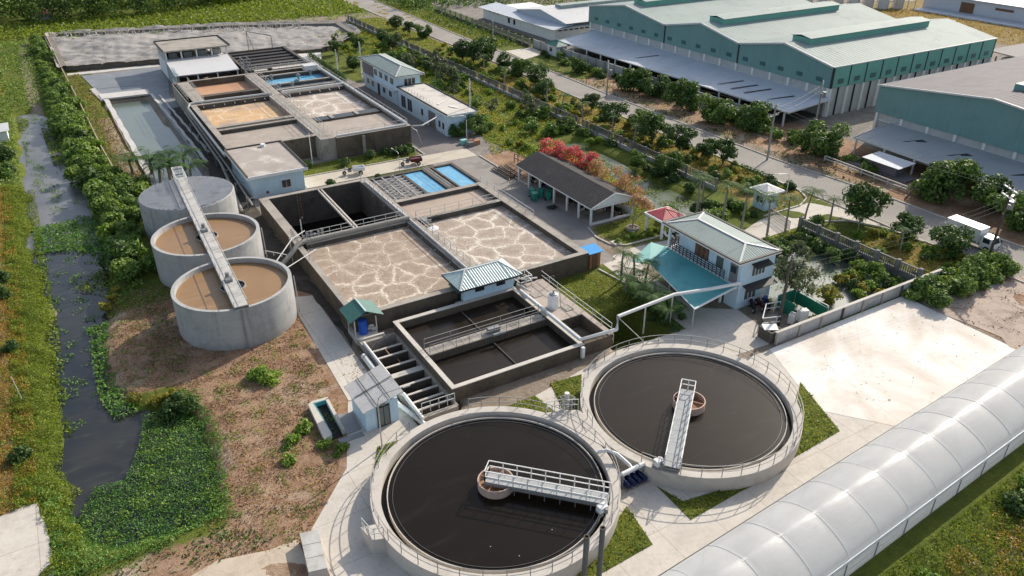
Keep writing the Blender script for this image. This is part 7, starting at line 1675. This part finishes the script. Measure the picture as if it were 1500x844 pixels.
cover('lotus_leaves','leaf_grey',[[(64,44),(71.6,43),(71.6,52),(66,54),(63,48)]],16,.14,625,-.1,4,2.0,.02,zfix=-.32,tall=.12)
cover('corner_scrub','litter',[[(42,16.4),(60,17.8),(80,19.2),(80,4),(38,4)]],45,.09,637,.1,4.5,1.0,.08,tall=.4)
cover('corner_weeds','grass_lush',[[(30,17.4),(42,18.2),(60,19.4),(80,21),(80,4),(24,4)]],110,.085,630,-.6,4,.8,.06,tall=.6)
cover('corner_dry_weeds','grass_dry',[[(42,16.8),(60,18.2),(80,19.6),(80,4),(36,4)]],95,.08,635,-.12,4,1.0,.06,tall=.45)
cover('stubble','grass_dry',[[(71,28.4),(72,38.6),(86,38.4),(88,30)]],6,.1,640,.1,3,1.0,.02)
FIELD = [(-30,232.5),(84,222.5),(84.5,262),(60,275),(30,254),(-40,254)]
cover('field_crop','grass_lush',[FIELD],6,.36,650,-.6,9,1.0,.15,tall=1.2)
cover('field_margin','leaf_light',[[(-30,226),(84,216.5),(84,223),(-30,233)]],3,.3,655,-.1,7,1.0,.1,tall=.3)
cover('west_field_weeds','leaf_bank',[[(-28,122),(-6.6,122),(-6.4,160),(-2,164),(-2,230),(-40,230)]],9,.22,660,-.3,9,1.0,.1,tall=.5)
cover('factory_side_weeds','leaf_mid',[[(93,164),(99.4,164),(104,240),(94,240)],[(126,200),(160,190),(150,300),(96,300),(96,236)]],4,.3,665,-.4,8,1.0,.1,tall=1.3)
cover('far_dry_field','grass_dry',[[(198,90),(226,90),(226,146),(198,152)]],2.5,.25,670,-.4,9,1.0,.05,tall=.2)
cover('pond_bank_weeds','leaf_yellow',[[(5.4,118),(9,114),(8.2,150),(7,170),(6,186),(3.8,186),(4.6,150)]],14,.14,680,-.3,4,1.0,.04,tall=.3)
cover('pond_bank_grass','litter',[[(5.4,118),(9,114),(8.2,150),(7,170),(6,186),(3.8,186),(4.6,150)]],12,.13,682,-.2,4,1.0,.04,tall=.2)
cover('rubble','litter',[[(71.4,27.4),(71.4,37.4),(86,36.4),(92,24)]],9,.10,684,.15,2.5,2.0,.05)
cover('pad_debris','roof_dark',[[(50.5,33),(52,39.8),(70,39.8),(70,28),(53,27)]],1.3,.07,686,.1,2.5,2.5,.04)
cover('west_dry_patches','grass_dry',[[(-24,140),(-8,140),(-7,215),(-24,225)]],7,.2,690,.12,10,1.0,.05,tall=.2)
# far woods that read as one mass
rng = np.random.default_rng(700); bl = []
for k in range(330):
    x = rng.uniform(-30,72); y = 250+(0 if x < 30 else (x-30)*.3)+rng.random()**1.3*60; s = rng.uniform(2.0,3.8); bl.append((x,y,s*.9+rng.random()*4.0,s*1.0,s*1.0,s*1.2))
leafpart('far_wood', clumps(bl[::2], 150, .42, rng), M['leaf_dark'], None)['kind'] = 'stuff'
leafpart('far_wood', clumps(bl[1::2], 130, .42, rng), M['leaf_bank'], None)['kind'] = 'stuff'
bl = []
for k in range(300):
    x = rng.uniform(96,210); y = rng.uniform(215,330); 
    if x > 128 and y < 222: continue
    s = rng.uniform(1.3,2.6); bl.append((x,y,s*.8,s*1.3,s*1.3,s))
leafpart('far_scrub', clumps(bl, 60, .42, rng), M['leaf_mid'], None)['kind'] = 'stuff'
M['roof_rust'] = surf('rusty_red_roof',(.22,.09,.08),.8,.3,.6,4,(.35,.28,.24),.6,.4)
t = thing('far_red_hut','small hut with rusty red roof half hidden in the trees at the top','building',(2.5,262,0)); MB().box(1,6,258,262,0,1.6).build('wall', M['grey_wall'], t); MB().slab((.4,257.4,1.7),(6.6,257.4,1.7),(6.6,262.6,2.3),(.4,262.6,2.3),.1).build('roof', M['roof_rust'], t)
# sticks along the lagoon bank
st = MB()
for k in range(150):
    f = random.random(); x = 6+f*56; y = 231-f*19+random.uniform(-4,-.5); st.bar((x,y,.2),(x+random.uniform(-.4,.4),y+random.uniform(-.3,.3),random.uniform(1.0,1.9)),.14)
o = st.build('lagoon_stakes', M['concrete_light']); o['kind'] = 'stuff'
